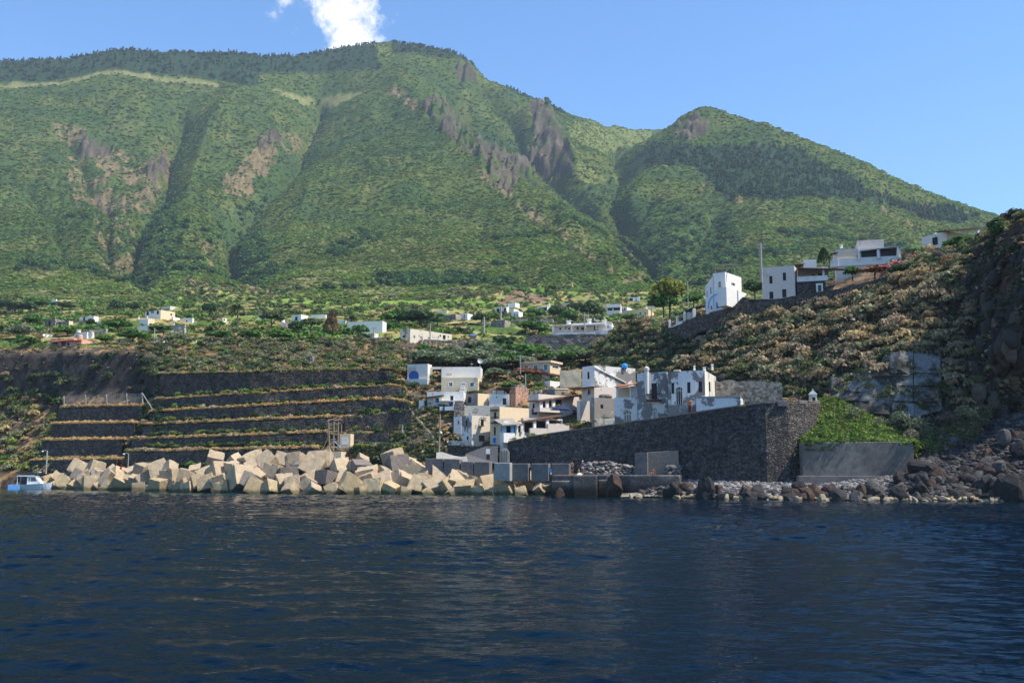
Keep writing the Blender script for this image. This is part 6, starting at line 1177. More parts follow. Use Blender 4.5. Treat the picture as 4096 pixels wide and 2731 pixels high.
far('Z2', (232, 258, 308, 405, 468), 36, WHITE2, 'little white tower house left of the tall palm', [('s', 272, 415, 286, 440, 'k')])
far('Z2', (670, 752, 765, 372, 445), 14, WHITE, 'white house half hidden behind the wide dark pine')
far('Z2', (1055, 1158, 1242, 366, 440), 30, WHITE, 'white house with a dark doorway in the middle village', [('f', 1092, 392, 1118, 436, 'k')])
v = far('Z2', (940, 1075, 1160, 455, 525), 22, WHITE, 'white gabled wing with orange awning right of the wide dark pine'); v.slope('awning', TERRA, (965, 520), (1080, 508), off=-1.2, run=1.2, rise=.3); v.chimney(955, 405, 460, 1.2, 1.0, WHITE, .6, False)
far('Z2', (1275, 1440, 1452, 366, 420), 10, WHITE, 'white wall of a house left of the brown cypress')
v = far('Z2', (1690, 2092, 2138, 440, 575), 12, WHITE, 'long bright white house behind the slim palm', [('f', 1855, 482, 1884, 530, 'br'), ('f', 1770, 485, 1782, 510, 'k')])
far('Z2', (1580, 1668, 1690, 432, 475), 16, WHITE, 'small white gabled roof between the cypress and the slim palm')
far('Z2', (1930, 1998, 2048, 580, 640), 26, WHITE2, 'small white cube at the head of the stair ramp')
far('Z6', (0, 158, 812, 722, 892), 42, PEEL2, 'long low ruined white house above the dry stone wall', [('f', 45, 830, 88, 862, 'k'), ('s', 210, 822, 240, 880, 'd'), ('s', 318, 838, 345, 890, 'd'), ('s', 435, 850, 465, 895, 'd'), ('s', 625, 815, 642, 850, 'k'), ('s', 672, 822, 715, 895, 'v'), ('s', 748, 838, 762, 866, 'k')], D=222, smat=PEEL2)
far('Z6', (530, 735, 778, 440, 492), 20, WHITE2, 'low pale house row high in the middle village')
far('Z6', (640, 872, 960, 495, 600), 34, STONE, 'grey stone ruin with a pinkish side, joined to a white cube', [('f', 785, 555, 805, 585, 'k')], smat=TANW)
far('Z6', (920, 1058, 1142, 484, 592), 34, WHITE, 'white cube right of the grey stone ruin in the middle village', [('f', 1000, 508, 1016, 545, 'k')])
far('Z6', (745, 905, 992, 636, 682), 30, DKWOOD, 'dark open shed with a thin white roof in the meadow', roofm=WHITE)
far('Z6', (1140, 1415, 1430, 634, 664), 6, GREYM, 'long grey metal roof in the meadow, left of the tall poles')
v = far('Z6', (1490, 1670, 1868, 380, 530), 30, WHITE, 'three storey white house with balconies, centre village', [('f', 1510, 410, 1560, 455, 'v'), ('f', 1625, 400, 1665, 445, 'v'), ('f', 1625, 475, 1665, 510, 'v'), ('s', 1720, 470, 1738, 500, 'k')]); v.rect('upper_floor', WHITE, 1690, 325, 1806, 385, off=2.5, th=4); v.rect('balcony', BROWN, 1490, 462, 1665, 476, off=-1, th=1)
far('Z6', (1745, 1860, 1926, 450, 548), 30, WHITE, 'white cube annex at the right foot of the three storey house', [('f', 1790, 490, 1806, 530, 'k'), ('f', 1828, 495, 1845, 530, 'k')], doff=-4)
far('Z6', (1430, 1640, 1730, 585, 705), 32, STONE, 'dark roofless stone ruin behind the two tall poles', [('f', 1520, 628, 1560, 690, 'd')], smat=TANW)
v = far('Z7', (-215, 435, 452, 562, 640), 6, TANW, 'long low tan building with white roof left of the villa', roofm=WHITE)
far('Z7', (190, 352, 442, 368, 450), 30, WHITE, 'white two tier house with roof urn, centre right village', [('f', 210, 400, 345, 440, 'v')]).chimney(380, 310, 370, .9, 1.5)
far('Z7', (570, 700, 925, 318, 385), 34, PINKISH, 'long pale house with a gabled roof between dark trees')
far('Z7', (1215, 1290, 1305, 335, 390), 10, PEACH, 'small peach house behind the round dark tree')
v = far('Z7', (1280, 1500, 1515, 335, 500), 10, WHITE, 'white house with a dark shaded veranda, right village', [('f', 1300, 398, 1370, 438, 'v'), ('f', 1388, 398, 1490, 435, 'v')]); v.slope('veranda_roof', DKWOOD, (1275, 398), (1500, 388), off=-1.5, run=1.5, rise=.2)
far('Z7', (1512, 1600, 1672, 385, 445), 32, WHITE, 'small white house with a square dark window, right village', [('f', 1552, 402, 1576, 432, 'k')])
v = far('Z7', (1520, 1935, 2025, 418, 560), 20, PEACH, 'orange peach house with white framed windows, right village', [('f', 1790, 458, 1828, 500, 'w'), ('f', 1868, 458, 1902, 520, 'w'), ('f', 1590, 492, 1620, 520, 'w')]); v.chimney(1895, 392, 425, 1.2, 1, PEACH, .9, False)
v = far('Z7', (1625, 1800, 1815, 230, 300), 10, WHITE, 'small white house on a stilt, highest in the right village', [('f', 1635, 245, 1690, 290, 'v'), ('f', 1735, 250, 1750, 295, 'k')], base=.3); v.rect('stilt', CONCD, 1688, 300, 1704, 430, off=.5, th=.6)
far('Z7', (1905, 2060, 2072, 335, 405), 10, WHITE2, 'plain white wall house beside the large yellow green tree')
far('Z7', (1080, 1250, 1262, 542, 610), 10, WHITE, 'white boundary house above the right half of the villa', [('f', 1180, 560, 1240, 600, 'v')])
v = House('villa', 'Z7', (740, 1365, 1480, 625, 770), 10, WHITE, 'long white villa with columned verandas on the brown retaining wall', [('f', 810, 695, 840, 740, 'br'), ('f', 880, 700, 930, 742, 'br'), ('f', 1080, 682, 1135, 745, 'br'), ('f', 1285, 675, 1310, 720, 'k'), ('s', 1390, 688, 1408, 722, 'k')], D=224, smat=WHITE, base=1)
v.slope('veranda_roof', WHITE, (740, 662), (1250, 640), off=-2.0, run=2.0, rise=.1, th=.25)
for x0, x1, y1 in ((720, 745, 775), (932, 958, 720), (1102, 1122, 735), (1270, 1288, 760)): v.rect('column', WHITE, x0, 655, x1, y1, off=-1.9, th=.5, bevel=.06)
for x, y0 in ((1005, 572), (1243, 585), (685, 595)): v.chimney(x, y0, 650, 1.1, 1.0)
v.rect('terrace_wall', WHITE, 485, 788, 1095, 845, off=-3.0, th=.5); v.rect('outer_stair', WHITE, 1180, 760, 1480, 815, off=-2.6, th=2.0); v.rect('bread_oven', WHITE, 1320, 665, 1370, 775, off=-2.2, th=1.0, bevel=.25)
w = House('house', 'Z7', (428, 720, 742, 665, 780), 10, WHITE, 'left wing of the villa under a vine pergola', [('f', 540, 708, 565, 740, 'k'), ('f', 625, 672, 655, 735, 'ak'), ('f', 678, 708, 708, 735, 'k')], D=225, cat='house', depth=6, base=1); w.slope('pergola', WHITE, (425, 668), (725, 655), off=-1.8, run=1.8, rise=0, th=.2); w.rect('column', WHITE, 425, 668, 450, 778, off=-1.8, th=.5)
# yellow hut and its annex
h = House('hut', 'Z4', (1410, 1520, 1524, 845, 1012), 6, CREAM, 'narrow yellow hut with one white framed window above the breakwater', [('f', 1440, 895, 1486, 945, 'w')], D=158.5, base=3, cat='hut'); h.rect('window_surround', WHITE, 1430, 885, 1496, 957, off=-.02, th=.02)
h = House('hut', 'Z4', (1200, 1425, 1430, 1026, 1130), 6, CREAM, 'low yellow annex half hidden behind the concrete cubes', [('f', 1325, 1075, 1362, 1110, 'w')], D=155, base=2, cat='hut')
h = House('hut', 'Z2', (1205, 1285, 1290, 840, 930), 8, STONE, 'small stone hut with reddish roof among the shrubs above the terraces', [('f', 1238, 865, 1256, 925, 'k')], cat='hut', base=1, roofm=TERRA)

plateau([(o.location.x, o.location.y, 5.5, 4) for o in C.objects if o.name.split('.')[0] in ('house', 'ruin', 'villa') and o.location.y > 205])
# ---------------------------------------------------------------- trees that stand out
TYPES = {  # crown builder args: leaves, lobes, leaf size, colour
 'olive': ((0.125, 0.155, 0.085), 520, 9, .085), 'green': ((0.065, 0.135, 0.03), 520, 9, .09), 'dark': ((0.04, 0.075, 0.028), 520, 8, .085), 'yellow': ((0.16, 0.175, 0.035), 900, 14, .06), 'rust': ((0.20, 0.10, 0.055), 420, 7, .08), 'pink': ((0.50, 0.17, 0.22), 300, 6, .1), 'grey': ((0.17, 0.19, 0.12), 420, 7, .085), 'pine': ((0.05, 0.075, 0.03), 620, 10, .075), 'cypress': ((0.14, 0.095, 0.045), 520, 9, .07), 'conifer': ((0.035, 0.06, 0.025), 620, 9, .06)}
CROWN = {}
def crown(kind, seed):
    if (kind, seed) in CROWN: return CROWN[kind, seed]
    col, n, lb, lf = TYPES[kind]; gg = np.random.default_rng(500 + seed)
    if kind in ('cypress', 'conifer'):
        t = gg.random(n) ** .8; r = (0.42 * (1 - t) ** .8 + 0.05) * (0.8 + .4 * gg.random(n)); th = gg.random(n) * 6.28
        p = np.stack([r * np.cos(th), r * np.sin(th), 0.12 + 0.88 * t], -1); nr = gg.normal(size=(n, 3)); a = np.cross(nr, gg.normal(size=(n, 3))); a /= np.linalg.norm(a, axis=1)[:, None]; b = np.cross(nr / np.linalg.norm(nr, axis=1)[:, None], a)
        V = np.stack([p - a * lf, p - b * lf, p + a * lf, p + b * lf], 1).reshape(-1, 3); T = np.repeat(.6 + .8 * gg.random(n), 4)
    else:
        V, T = leaf_blob(n, .5, .42 if kind != 'pine' else .26, lf, 700 + seed * 7 + len(kind), lb, flat=0); V[:, 2] = V[:, 2] + (0.42 if kind != 'pine' else .62)
    me = bpy.data.meshes.new('crown'); k = len(V); me.vertices.add(k); me.vertices.foreach_set('co', V.astype(np.float32).ravel()); me.loops.add(k); me.loops.foreach_set('vertex_index', np.arange(k, dtype=np.int32)); me.polygons.add(k // 4); me.polygons.foreach_set('loop_start', np.arange(0, k, 4, dtype=np.int32))
    at = me.color_attributes.new('tint', 'FLOAT_COLOR', 'POINT'); c = np.ones((k, 4), np.float32); c[:, :3] = np.clip(T[:, None] * np.array(col) * 1.3, 0, 1); at.data.foreach_set('color', c.ravel()); me.update(calc_edges=True); me.materials.append(M_leaf)
    tr = MB(); tr.tube([(0, 0, -.15), (.01, 0, .2), (0, .02, .5), (.02, 0, .8)], .035, 7, .012)
    if kind not in ('cypress', 'conifer'):
        for q in range(5): t = q * 1.25 + seed; tr.tube([(0, 0, .22 + .05 * q), (.14 * math.cos(t), .14 * math.sin(t), .45), (.27 * math.cos(t), .27 * math.sin(t), .62)], .018, 5, .006)
    tm = bpy.data.meshes.new('trunk'); tm.from_pydata(tr.v, [], tr.f); tm.materials.append(M_bark); CROWN[kind, seed] = (me, tm); return me, tm
def tree(u, v, hp, wp, kind, label, D=None, name='tree', cat='tree', group=None):
    p = (hit(u, v) if v < 1392 and D is None else P(u, v, D or cD(u, v))); h = hp * p.y / F; w = wp * p.y / F
    t = empty(name, p, (u * 1.3) % 6.28); tag(t, label, cat, group); c, tm = crown(kind, int(u) % 3)
    a = link('trunk', tm, None, t); b = link('crown', c, None, t)
    for o in (a, b): o.scale = (w, w, h)
    return t
TR = [  # centre belt below the plateau
 (1712, 1472, 100, 120, 'olive', 'broad grey green olive tree just behind the blue arched house'), (1775, 1468, 88, 110, 'olive', 'grey green olive tree right behind the gap of the white beam'), (1845, 1462, 84, 120, 'olive', 'wide olive tree behind the white upper block with the dish'), (1905, 1475, 90, 110, 'olive', 'olive tree right behind the satellite dish'),
 (1790, 1440, 74, 110, 'olive', 'higher olive tree in the row below the dry stone wall'), (1700, 1418, 52, 60, 'green', 'small green tree against the dry stone wall under the ruined house'), (1925, 1432, 95, 110, 'olive', 'tall olive tree below the blue roofed kiosk'), (1968, 1490, 80, 100, 'olive', 'olive tree left of the thin lamp pole behind the beige house'),
 (2030, 1480, 90, 100, 'green', 'bright green tree behind the pole beside the three windowed house'), (2000, 1425, 110, 80, 'dark', 'tall narrow dark tree among prickly shrubs below the stone ruin'), (2110, 1440, 80, 90, 'green', 'vivid green tree left of the high brown wall'), (2148, 1462, 92, 100, 'green', 'vivid green tree in front of the left end of the brown wall'), (2085, 1470, 66, 80, 'grey', 'silver leaved tree left above the three windowed beige house'),
 (2215, 1448, 64, 90, 'dark', 'dark green tree at the foot of the brown wall, above the beige roof slab'), (2262, 1462, 76, 90, 'green', 'dense green tree right behind the beige house'), (2300, 1458, 80, 100, 'olive', 'pale olive tree before the middle of the brown wall'), (2365, 1462, 78, 110, 'olive', 'widest pale olive tree before the right half of the brown wall'), (2430, 1466, 60, 100, 'olive', 'low olive tree left of the cliff foot behind the stained block'),
 (1985, 1520, 60, 100, 'olive', 'olive tree hanging over the roofs left of the beige house'), (2050, 1565, 45, 90, 'green', 'clipped green hedge tree between brick stack and white box house'), (2110, 1510, 50, 110, 'rust', 'reddish leaved shrub below the three tall windows'), (2165, 1512, 46, 80, 'rust', 'second reddish shrub at the right corner below the three windows'),
 # left village
 (150, 1240, 55, 110, 'green', 'bright green tree clump farthest left under the mountain'), (60, 1255, 70, 150, 'dark', 'dark tree mass at the left edge below the tiny white house'), (135, 1305, 58, 95, 'green', 'round green tree left of the dark stone ruin'), (365, 1308, 40, 42, 'dark', 'small dark tree in front of the white cube house'), (470, 1325, 60, 110, 'green', 'broad green tree right of the long grey white house'),
 (70, 1358, 70, 130, 'grey', 'grey green tree cluster at the left edge above the cliff'), (270, 1345, 44, 110, 'green', 'green hedge tree between the faded pink house and the blue white cube'), (420, 1376, 42, 95, 'green', 'leafy tree covering the right end of the pink bungalow'), (530, 1376, 75, 125, 'green', 'large round green tree right of the small beige hut'), (120, 1378, 34, 80, 'green', 'low yellow green tree at the left of the pink bungalow'),
 (722, 1378, 55, 85, 'grey', 'round grey green tree by the cliff rim, right of the pink blossoms'), (654, 1360, 28, 26, 'pink', 'pink blossoming bush behind the white and brown low house'), (470, 1255, 70, 60, 'dark', 'tall dark tree left behind the largest white house'), (530, 1252, 52, 60, 'dark', 'second dark tree left behind the largest white house'), (250, 1240, 40, 90, 'dark', 'dark round trees right of the tiny white house'), (640, 1330, 35, 90, 'green', 'yellow green bush row before the long low pale house'),
 (840, 1270, 78, 60, 'dark', 'dark upright tree left of the tall palm'), (880, 1362, 46, 100, 'green', 'dense green bush below the little white tower house'), (1000, 1358, 44, 90, 'green', 'green bush right of the tall palm trunk'), (1120, 1365, 50, 110, 'green', 'deep green tree below the orange awning'), (1180, 1340, 66, 60, 'dark', 'slender dark tree between the orange awning and the cypress'), (1240, 1350, 88, 80, 'pine', 'grey brown pine behind the orange awning, left of the cypress'),
 (1395, 1358, 54, 80, 'green', 'round green tree at the foot of the slim palm'), (1440, 1352, 60, 70, 'green', 'green tree before the right part of the long bright white house'), (1520, 1320, 46, 80, 'green', 'yellow green tree right of the long bright white house'), (1450, 1368, 40, 60, 'dark', 'dark shrub at the head of the stair ramp'),
 (1085, 1318, 76, 92, 'pine', 'wide dark pine before the white house in the middle village'), (1325, 1340, 100, 66, 'cypress', 'rusty brown cypress left of the slim palm'), (1595, 1310, 90, 130, 'green', 'large green tree above the long low ruined house'), (1680, 1310, 88, 150, 'dark', 'large dark tree left of the grey stone ruin'), (1750, 1305, 60, 80, 'green', 'green tree right before the low pale house row'),
 # right village
 (1925, 1300, 56, 70, 'dark', 'dark tree right of the white cube beside the stone ruin'), (2140, 1275, 46, 90, 'green', 'green tree above the long low tan building'), (2120, 1330, 58, 110, 'green', 'low green tree below the long low tan building'), (2170, 1335, 44, 80, 'green', 'yellow green bush left of the villa pergola'), (2235, 1285, 80, 80, 'dark', 'tall dark tree left of the green round one, above the villa'), (2275, 1290, 60, 75, 'green', 'round green tree above the left half of the villa'), (2378, 1282, 88, 116, 'dark', 'biggest round dark tree above the right half of the villa'),
 (2300, 1245, 44, 70, 'dark', 'dark tree before the long pale gabled house'), (2525, 1290, 44, 80, 'green', 'dark leafy bush in front of the orange peach house'), (2400, 1290, 30, 44, 'green', 'small yellow green bush before the white boundary house')]
for t in TR:
    if 1690 < t[0] < 2440 and 1400 < t[1] < 1500: t = (t[0], t[1], t[2] * .95, t[3] * 1.25) + t[4:]
    tree(*t)
gt = np.random.default_rng(4)
for i in range(26):      # more olives filling the grove
    u = 1690 + 760 * (i + gt.random()) / 26; v = 1428 + 54 * gt.random(); tree(u, v, 52 + 22 * gt.random(), 95 + 40 * gt.random(), 'olive' if gt.random() < .75 else 'green', 'one of the lesser olive trees filling the grove between the village and the brown wall', group='lesser olive trees of the grove')
tree(2680, 1262, 190, 150, 'yellow', 'large yellow green tree left of the cliff top houses', D=205)
tree(2655, 1262, 110, 110, 'green', 'lower green tree at the foot of the large yellow green tree', D=203)
tree(2775, 1225, 62, 80, 'green', 'clipped green tree left of the blue painted house', D=186)
tree(3020, 1190, 88, 84, 'dark', 'feathery dark tree between the blue painted and the cream house', D=170)
tree(3296, 1055, 66, 58, 'conifer', 'dark conifer between the veranda and the white villa', D=168)
tree(3858, 1008, 78, 135, 'green', 'round green tree in front of the highest white house', D=152); tree(3670, 1036, 54, 60, 'green', 'small green tree between the villa and the highest house', D=160); tree(3725, 1020, 34, 90, 'green', 'flat clipped hedge tree before the highest white house', D=158)
tree(4010, 940, 90, 110, 'dark', 'dark prickly pear clump on the skyline at the far right', D=124, name='cactus', cat='cactus'); tree(3410, 1115, 62, 80, 'green', 'oleander bush with green base right of the reed roof', D=153, name='bush', cat='bush'); tree(3500, 1110, 62, 110, 'rust', 'reddish brown oleander below the white villa', D=151, name='bush', cat='bush')
for u, v, l in ((3540, 1082, 'pink flowering oleander at the right foot of the villa'), (3597, 1064, 'pink flowering oleander by the left end of the grey garden wall'), (3712, 1056, 'pink flowering oleander in the middle of the grey garden wall'), (3778, 1044, 'pink flowering oleander at the right end of the grey garden wall')): tree(u, v, 26, 46, 'pink', l, D=149, name='bush', cat='bush')
# wall plants, small bushes near the houses
for i, (u, v, D, r, c, l) in enumerate([(1812, 1672, 163, 1.2, (0.2, 0.19, 0.05), 'yellow green bush left of the dark stone ruin under the blue doors'), (1665, 1785, 150, 1.3, (0.24, 0.19, 0.12), 'straw coloured round bush left of the wooden pole'), (2132, 1752, 142.5, .7, (0.13, 0.18, 0.03), 'largest green tuft growing from the top of the sea wall'), (2180, 1748, 140.8, .5, (0.13, 0.18, 0.03), 'green tuft on the sea wall, right of the largest one'), (2095, 1760, 143.7, .4, (0.13, 0.18, 0.03), 'small green tuft on the sea wall left of the largest one'), (2052, 1764, 144.6, .6, (0.16, 0.18, 0.05), 'yellowish tuft at the left end of the sea wall top'), (1978, 1828, 143, .8, (0.10, 0.17, 0.03), 'green creeper bush left of the blind arch'),
     (2380, 1722, 136, .5, (0.11, 0.16, 0.03), 'green tuft hanging from the sea wall below the grey tower'), (2488, 1706, 131.5, .45, (0.08, 0.12, 0.03), 'dark green tuft hanging below the arched window of the porch house'), (2970, 1630, 116.5, .4, (0.18, 0.2, 0.04), 'yellow green tuft on the sea wall below the terrace block'), (2320, 1692, 141, .45, (0.20, 0.22, 0.06), 'yellow green shrub bed before the pale pink house'), (2272, 1704, 141.5, .4, (0.12, 0.18, 0.04), 'green shrub bed by the parapet of the lower veranda'), (2375, 1692, 139.5, .5, (0.24, 0.17, 0.06), 'orange yellow shrub left of the agave'), (2232, 1628, 147, .5, (0.2, 0.2, 0.05), 'potted yellow green plant on the pergola terrace')]):
    bush(u, v, D, r, c, l, seed=i % 4, name='bush')
ag = empty('agave', P(2425, 1676, 137.5)); tag(ag, 'large pale agave standing before the grey tower', 'agave'); gg = np.random.default_rng(8)
bl = MB()
for i in range(34):
    t = gg.random() * 6.28; e = .2 + .9 * gg.random(); L = .8 + .5 * gg.random(); d = Vector((math.cos(t) * math.cos(e), math.sin(t) * math.cos(e), math.sin(e))); n = Vector((-math.sin(t), math.cos(t), 0)) * .07; up_ = Vector((0, 0, .04))
    bl.add([n * .7, -n * .7, d * L * .5 - n + up_, d * L - Vector((0, 0, .1)), d * L * .5 + n + up_, d * L * .5 - up_ * .6], [(0, 1, 2, 5), (0, 5, 4), (5, 2, 3), (5, 3, 4)])
bl.build('leaves', mat('agave_leaf', (0.30, 0.36, 0.26), var=.1), ag)
m = MB(); a, b = rp(1480, 1195, 136, 'C2'), rp(1640, 1080, 136, 'C2'); m.box(a.x, b.x, 136, 137, a.z - .6, b.z); tag(m.build('planter', PEEL2, bevel=.05), 'tan masonry planter holding the agave', 'planter')
# palms
def palm(u, v, topv, r_px, label, col):
    p = hit(u, v); s = p.y / F; H = (v - topv) * s; R_ = r_px * s; t = empty('palm_tree', p); tag(t, label, 'palm tree')
    MB().tube([(0, 0, -.5), (.1, 0, H * .4), (0, .05, H * .8), (0, 0, H)], .28, 9, .2).build('trunk', M_bark, t); gg = np.random.default_rng(int(u)); V = []; T = []
    for i in range(46):
        th = gg.random() * 6.28; e = -0.5 + 1.6 * gg.random(); d = Vector((math.cos(th), math.sin(th), 0)); L = R_ * (.8 + .3 * gg.random()); w = Vector((-math.sin(th), math.cos(th), 0)); dead = e < -.15
        for k in range(7):
            f0, f1 = k / 7, (k + 1) / 7; q = lambda f: d * (L * f * math.cos(e * (1 - .3 * f))) + Vector((0, 0, H + L * (math.sin(e) * f - .55 * f * f)))
            for sd in (-1, 1):
                a, b = q(f0), q(f1); o = w * sd * L * .17 * (1 - .6 * f1) - Vector((0, 0, L * .07)); V += [a, b, b + o, a + o * .9]; T += [((0.24, 0.17, 0.08) if dead else col)] * 4
    o = bulk('crown', np.array(V), np.arange(len(V)).reshape(-1, 4), M_leaf, np.array(T) * (0.8 + .4 * gg.random((len(T), 1)))); o.parent = t
palm(948, 1316, 1222, 40, 'tall palm with brown hanging fronds in the left middle village', (0.10, 0.13, 0.05)); palm(1404, 1322, 1268, 30, 'slim palm in front of the long bright white house', (0.14, 0.17, 0.06))
# ---------------------------------------------------------------- poles, antennas, lamps, wires
def pole(u, v, vt, D, r, label, mt=GREYM, arms=(), cat='pole', name='utility_pole', lean=0, r1=None):
    p = P(u, v, D); H = P(u, vt, D).z - p.z; t = empty(name, p); tag(t, label, cat)
    MB().tube([(0, 0, -.4), (lean, 0, H)], r, 8, r1 or r * .8).build('post', mt, t)
    for z, w, q in arms: MB().box(lean - w, lean + w, -.05, .05, H * z - .06, H * z + .06).build('crossarm', mt, t)
    return t, H
pole(3046, 1120, 974, 162, .22, 'tall grey utility pole left of the cream cliff top house', CONC, [(.96, .9, 0), (.9, .6, 0)])
t, H = pole(1756, 1820, 1656, 141.5, .14, 'brown wooden pole rising in front of the dark slope, left of the tall weathered house', WOODP, lean=.08)
MB().lathe([(0.02, 0), (.2, .05), (.2, .25), (.02, .35)], 8, (.22, 0, H * .52)).build('lamp', WHITE, t)
pole(2082, 1486, 1420, 175, .09, 'thin metal lamp pole left of the three windowed beige house', GREYM, [(.93, .6, 0)]); pole(2102, 1555, 1494, 165, .11, 'short concrete post left of the white box house', CONC)
pole(1495, 1372, 1312, 205, .12, 'street lamp beside the white cube at the head of the stair ramp', CONC, [(.98, .5, 0)], 'street lamp', 'street_lamp'); pole(1720, 1384, 1295, 216, .14, 'concrete pole before the long low ruined house', CONC, [(.97, .6, 0)])
pole(1936, 1333, 1268, 290, .3, 'left one of two tall concrete poles in the meadow', CONC); pole(2003, 1323, 1224, 300, .32, 'right and taller concrete pole in the meadow before the stone ruin', CONC)
pole(2338, 1335, 1250, 221, .14, 'grey pole standing in front of the white villa', CONC, [(.99, .4, 0)]); pole(2353, 1280, 1248, 260, .1, 'thin pole behind the villa roof', GREYM); pole(616, 1372, 1312, 212, .16, 'concrete pole by the white and brown low house, left village', CONC); pole(2606, 1268, 1205, 240, .14, 'brown pole right of the orange peach house', WOODP); pole(2753, 1246, 1125, 178, .08, 'thin grey pole left of the blue painted house', GREYM)
pole(1610, 1720, 1700, 152, .1, 'short post holding the wire on the dark slope', GREYM)
for (u, v, vt, D, l, hx, r_) in ((184, 1885, 1801, 180, 'grey concrete lamp post behind the moored boat', -.8, .16), (511, 1885, 1812, 168, 'thin lamp post between the left and the middle terraces', -.8, .1)):
    t, H = pole(u, v, vt, D, r_, l, CONC, (), 'lamp post', 'lamp_post'); MB().tube([(0, 0, H - .1), (hx * .6, 0, H + .05), (hx, 0, H - .05)], .05, 6).build('lamp_arm', GREYM, t); MB().lathe([(.02, 0), (.2, .03), (.12, .16), (.02, .18)], 8, (hx, 0, H - .22)).build('lamp_head', WHITE, t)
def wire(a, b, sag, label, r=.02):
    pts = [a.lerp(b, k / 12) - Vector((0, 0, sag * 4 * (k / 12) * (1 - k / 12))) for k in range(13)]; tag(MB().tube(pts, r, 5).build('cable', GREYM), label, 'cable')
wire(P(1756, 1682, 141.4), P(1703, 1745, 150), .9, 'drooping cable from the wooden pole down to the left', .045); wire(P(1756, 1686, 141.4), P(1812, 1688, 158), .3, 'thin cable from the wooden pole to the tall weathered house'); wire(P(1703, 1745, 150), P(1400, 1755, 157), .8, 'thin cable running left across the dark slope')
# satellite dish and antenna on the white upper block
d = empty('satellite_dish', P(1920, 1466, 178)); tag(d, 'grey satellite dish on the white upper block', 'satellite dish'); s = 178 / F
MB().tube([(0, 0, 0), (0, 0, 18 * s)], .05, 6).build('mast', GREYM, d); dm = MB().lathe([(.02, 0), (.25, .04), (.45, .14), (.47, .15), (.25, .06), (.02, .02)], 16); do = dm.build('dish', GREYM, d, loc=(0, -.1, 22 * s)); do.rotation_euler = (math.radians(75), 0, .2)
d = empty('tv_antenna', P(1887, 1466, 178)); tag(d, 'thin aerial left of the satellite dish', 'antenna'); MB().tube([(0, 0, 0), (0, 0, 18 * s)], .03, 5).build('mast', GREYM, d); b = MB(); [b.box(-.3, .3, k * .12 - .01, k * .12 + .01, 10 * s, 10 * s + .03) for k in range(-3, 4)]; b.build('aerial', GREYM, d)
# blue water tank on the stained block
p = P(2499, 1461, 163.5); tk = MB().lathe([(.5, -.4), (.5, 0), (.47, .1), (.36, .22), (.18, .3), (.02, .33)], 18); o = tk.build('water_tank', mat('blue_plastic', (0.05, 0.32, 0.80), rough=.4, var=.03)); o.location = p; tag(o, 'bright blue domed tank on the big stained block', 'water tank')
for u, v, l in ((2127, 1576, 'terracotta pot with yellow plant on the pink house roof, leftmost of three'), (2145, 1571, 'middle terracotta pot with plant on the pink house roof'), (2162, 1569, 'rightmost terracotta pot with plant on the pink house roof')):
    p = P(u, v, 155); t = empty('flower_pot', p); tag(t, l, 'flower pot'); MB().lathe([(.2, -.1), (.3, .4), (.33, .45)], 12).build('pot', BEIGE, t); V, T = leaf_blob(60, .4, .5, .08, 9, 4); o = bulk('plant', V, np.arange(len(V)).reshape(-1, 4), M_leaf, T[:, None] * np.array((0.2, 0.24, 0.06))); o.parent = t; o.location = (0, 0, .35)
# parasol on the lower veranda
p = rp(790, 1145, 143, 'C2'); t = empty('parasol', p); tag(t, 'dark blue parasol on the lower veranda terrace', 'parasol'); MB().tube([(0, 0, -.3), (0, 0, 2.3)], .03, 6).build('pole', GREYM, t); MB().lathe([(1.5, 0), (1.48, .06), (.7, .38), (.03, .6)], 8, (0, 0, 1.9)).build('canopy', mat('navy_cloth', (0.02, 0.03, 0.10))  , t)
# kiosk with a blue roof
p = hit(1894, 1357); t = empty('kiosk', p); tag(t, 'little wooden kiosk with a bright blue roof in the meadow', 'kiosk'); s = p.y / F; w = 11 * s; MB().box(-w, w, 0, 1.6, 0, 15 * s).build('cabin', WOODP, t); MB().prism([(-w * 1.15, 14 * s), (w * 1.15, 14 * s), (w, 20 * s), (-w, 20 * s)], 2.2, 'y', -.3).build('roof', LBLUE, t)
# rusty timber frame on the breakwater side
t = empty('timber_frame', P(1340, 1815, 157)); tag(t, 'tall weathered timber frame left of the yellow hut', 'timber frame'); iv = t.location
def zp(x, y, D=157): return rp(x, y, D, 'Z4') - iv
for k, (A, B, r) in enumerate([((1310, 1000), (1300, 700), .12), ((1350, 1020), (1356, 690), .12), ((1395, 1000), (1400, 700), .10), ((1430, 840), (1432, 750), .08), ((1285, 722), (1382, 684), .13), ((1350, 712), (1432, 704), .12), ((1268, 748), (1420, 740), .08), ((1280, 768), (1338, 762), .08), ((1280, 796), (1335, 796), .08), ((1318, 820), (1400, 820), .1), ((1325, 905), (1372, 902), .1), ((1262, 1020), (1345, 925), .14), ((1360, 920), (1420, 985), .08), ((1240, 1000), (1300, 880), .06)]):
    MB().tube([zp(*A), zp(*B)], r, 6).build('post' if abs(A[0] - B[0]) < 30 else 'beam', WOODP if k != 12 else LBLUE, t)
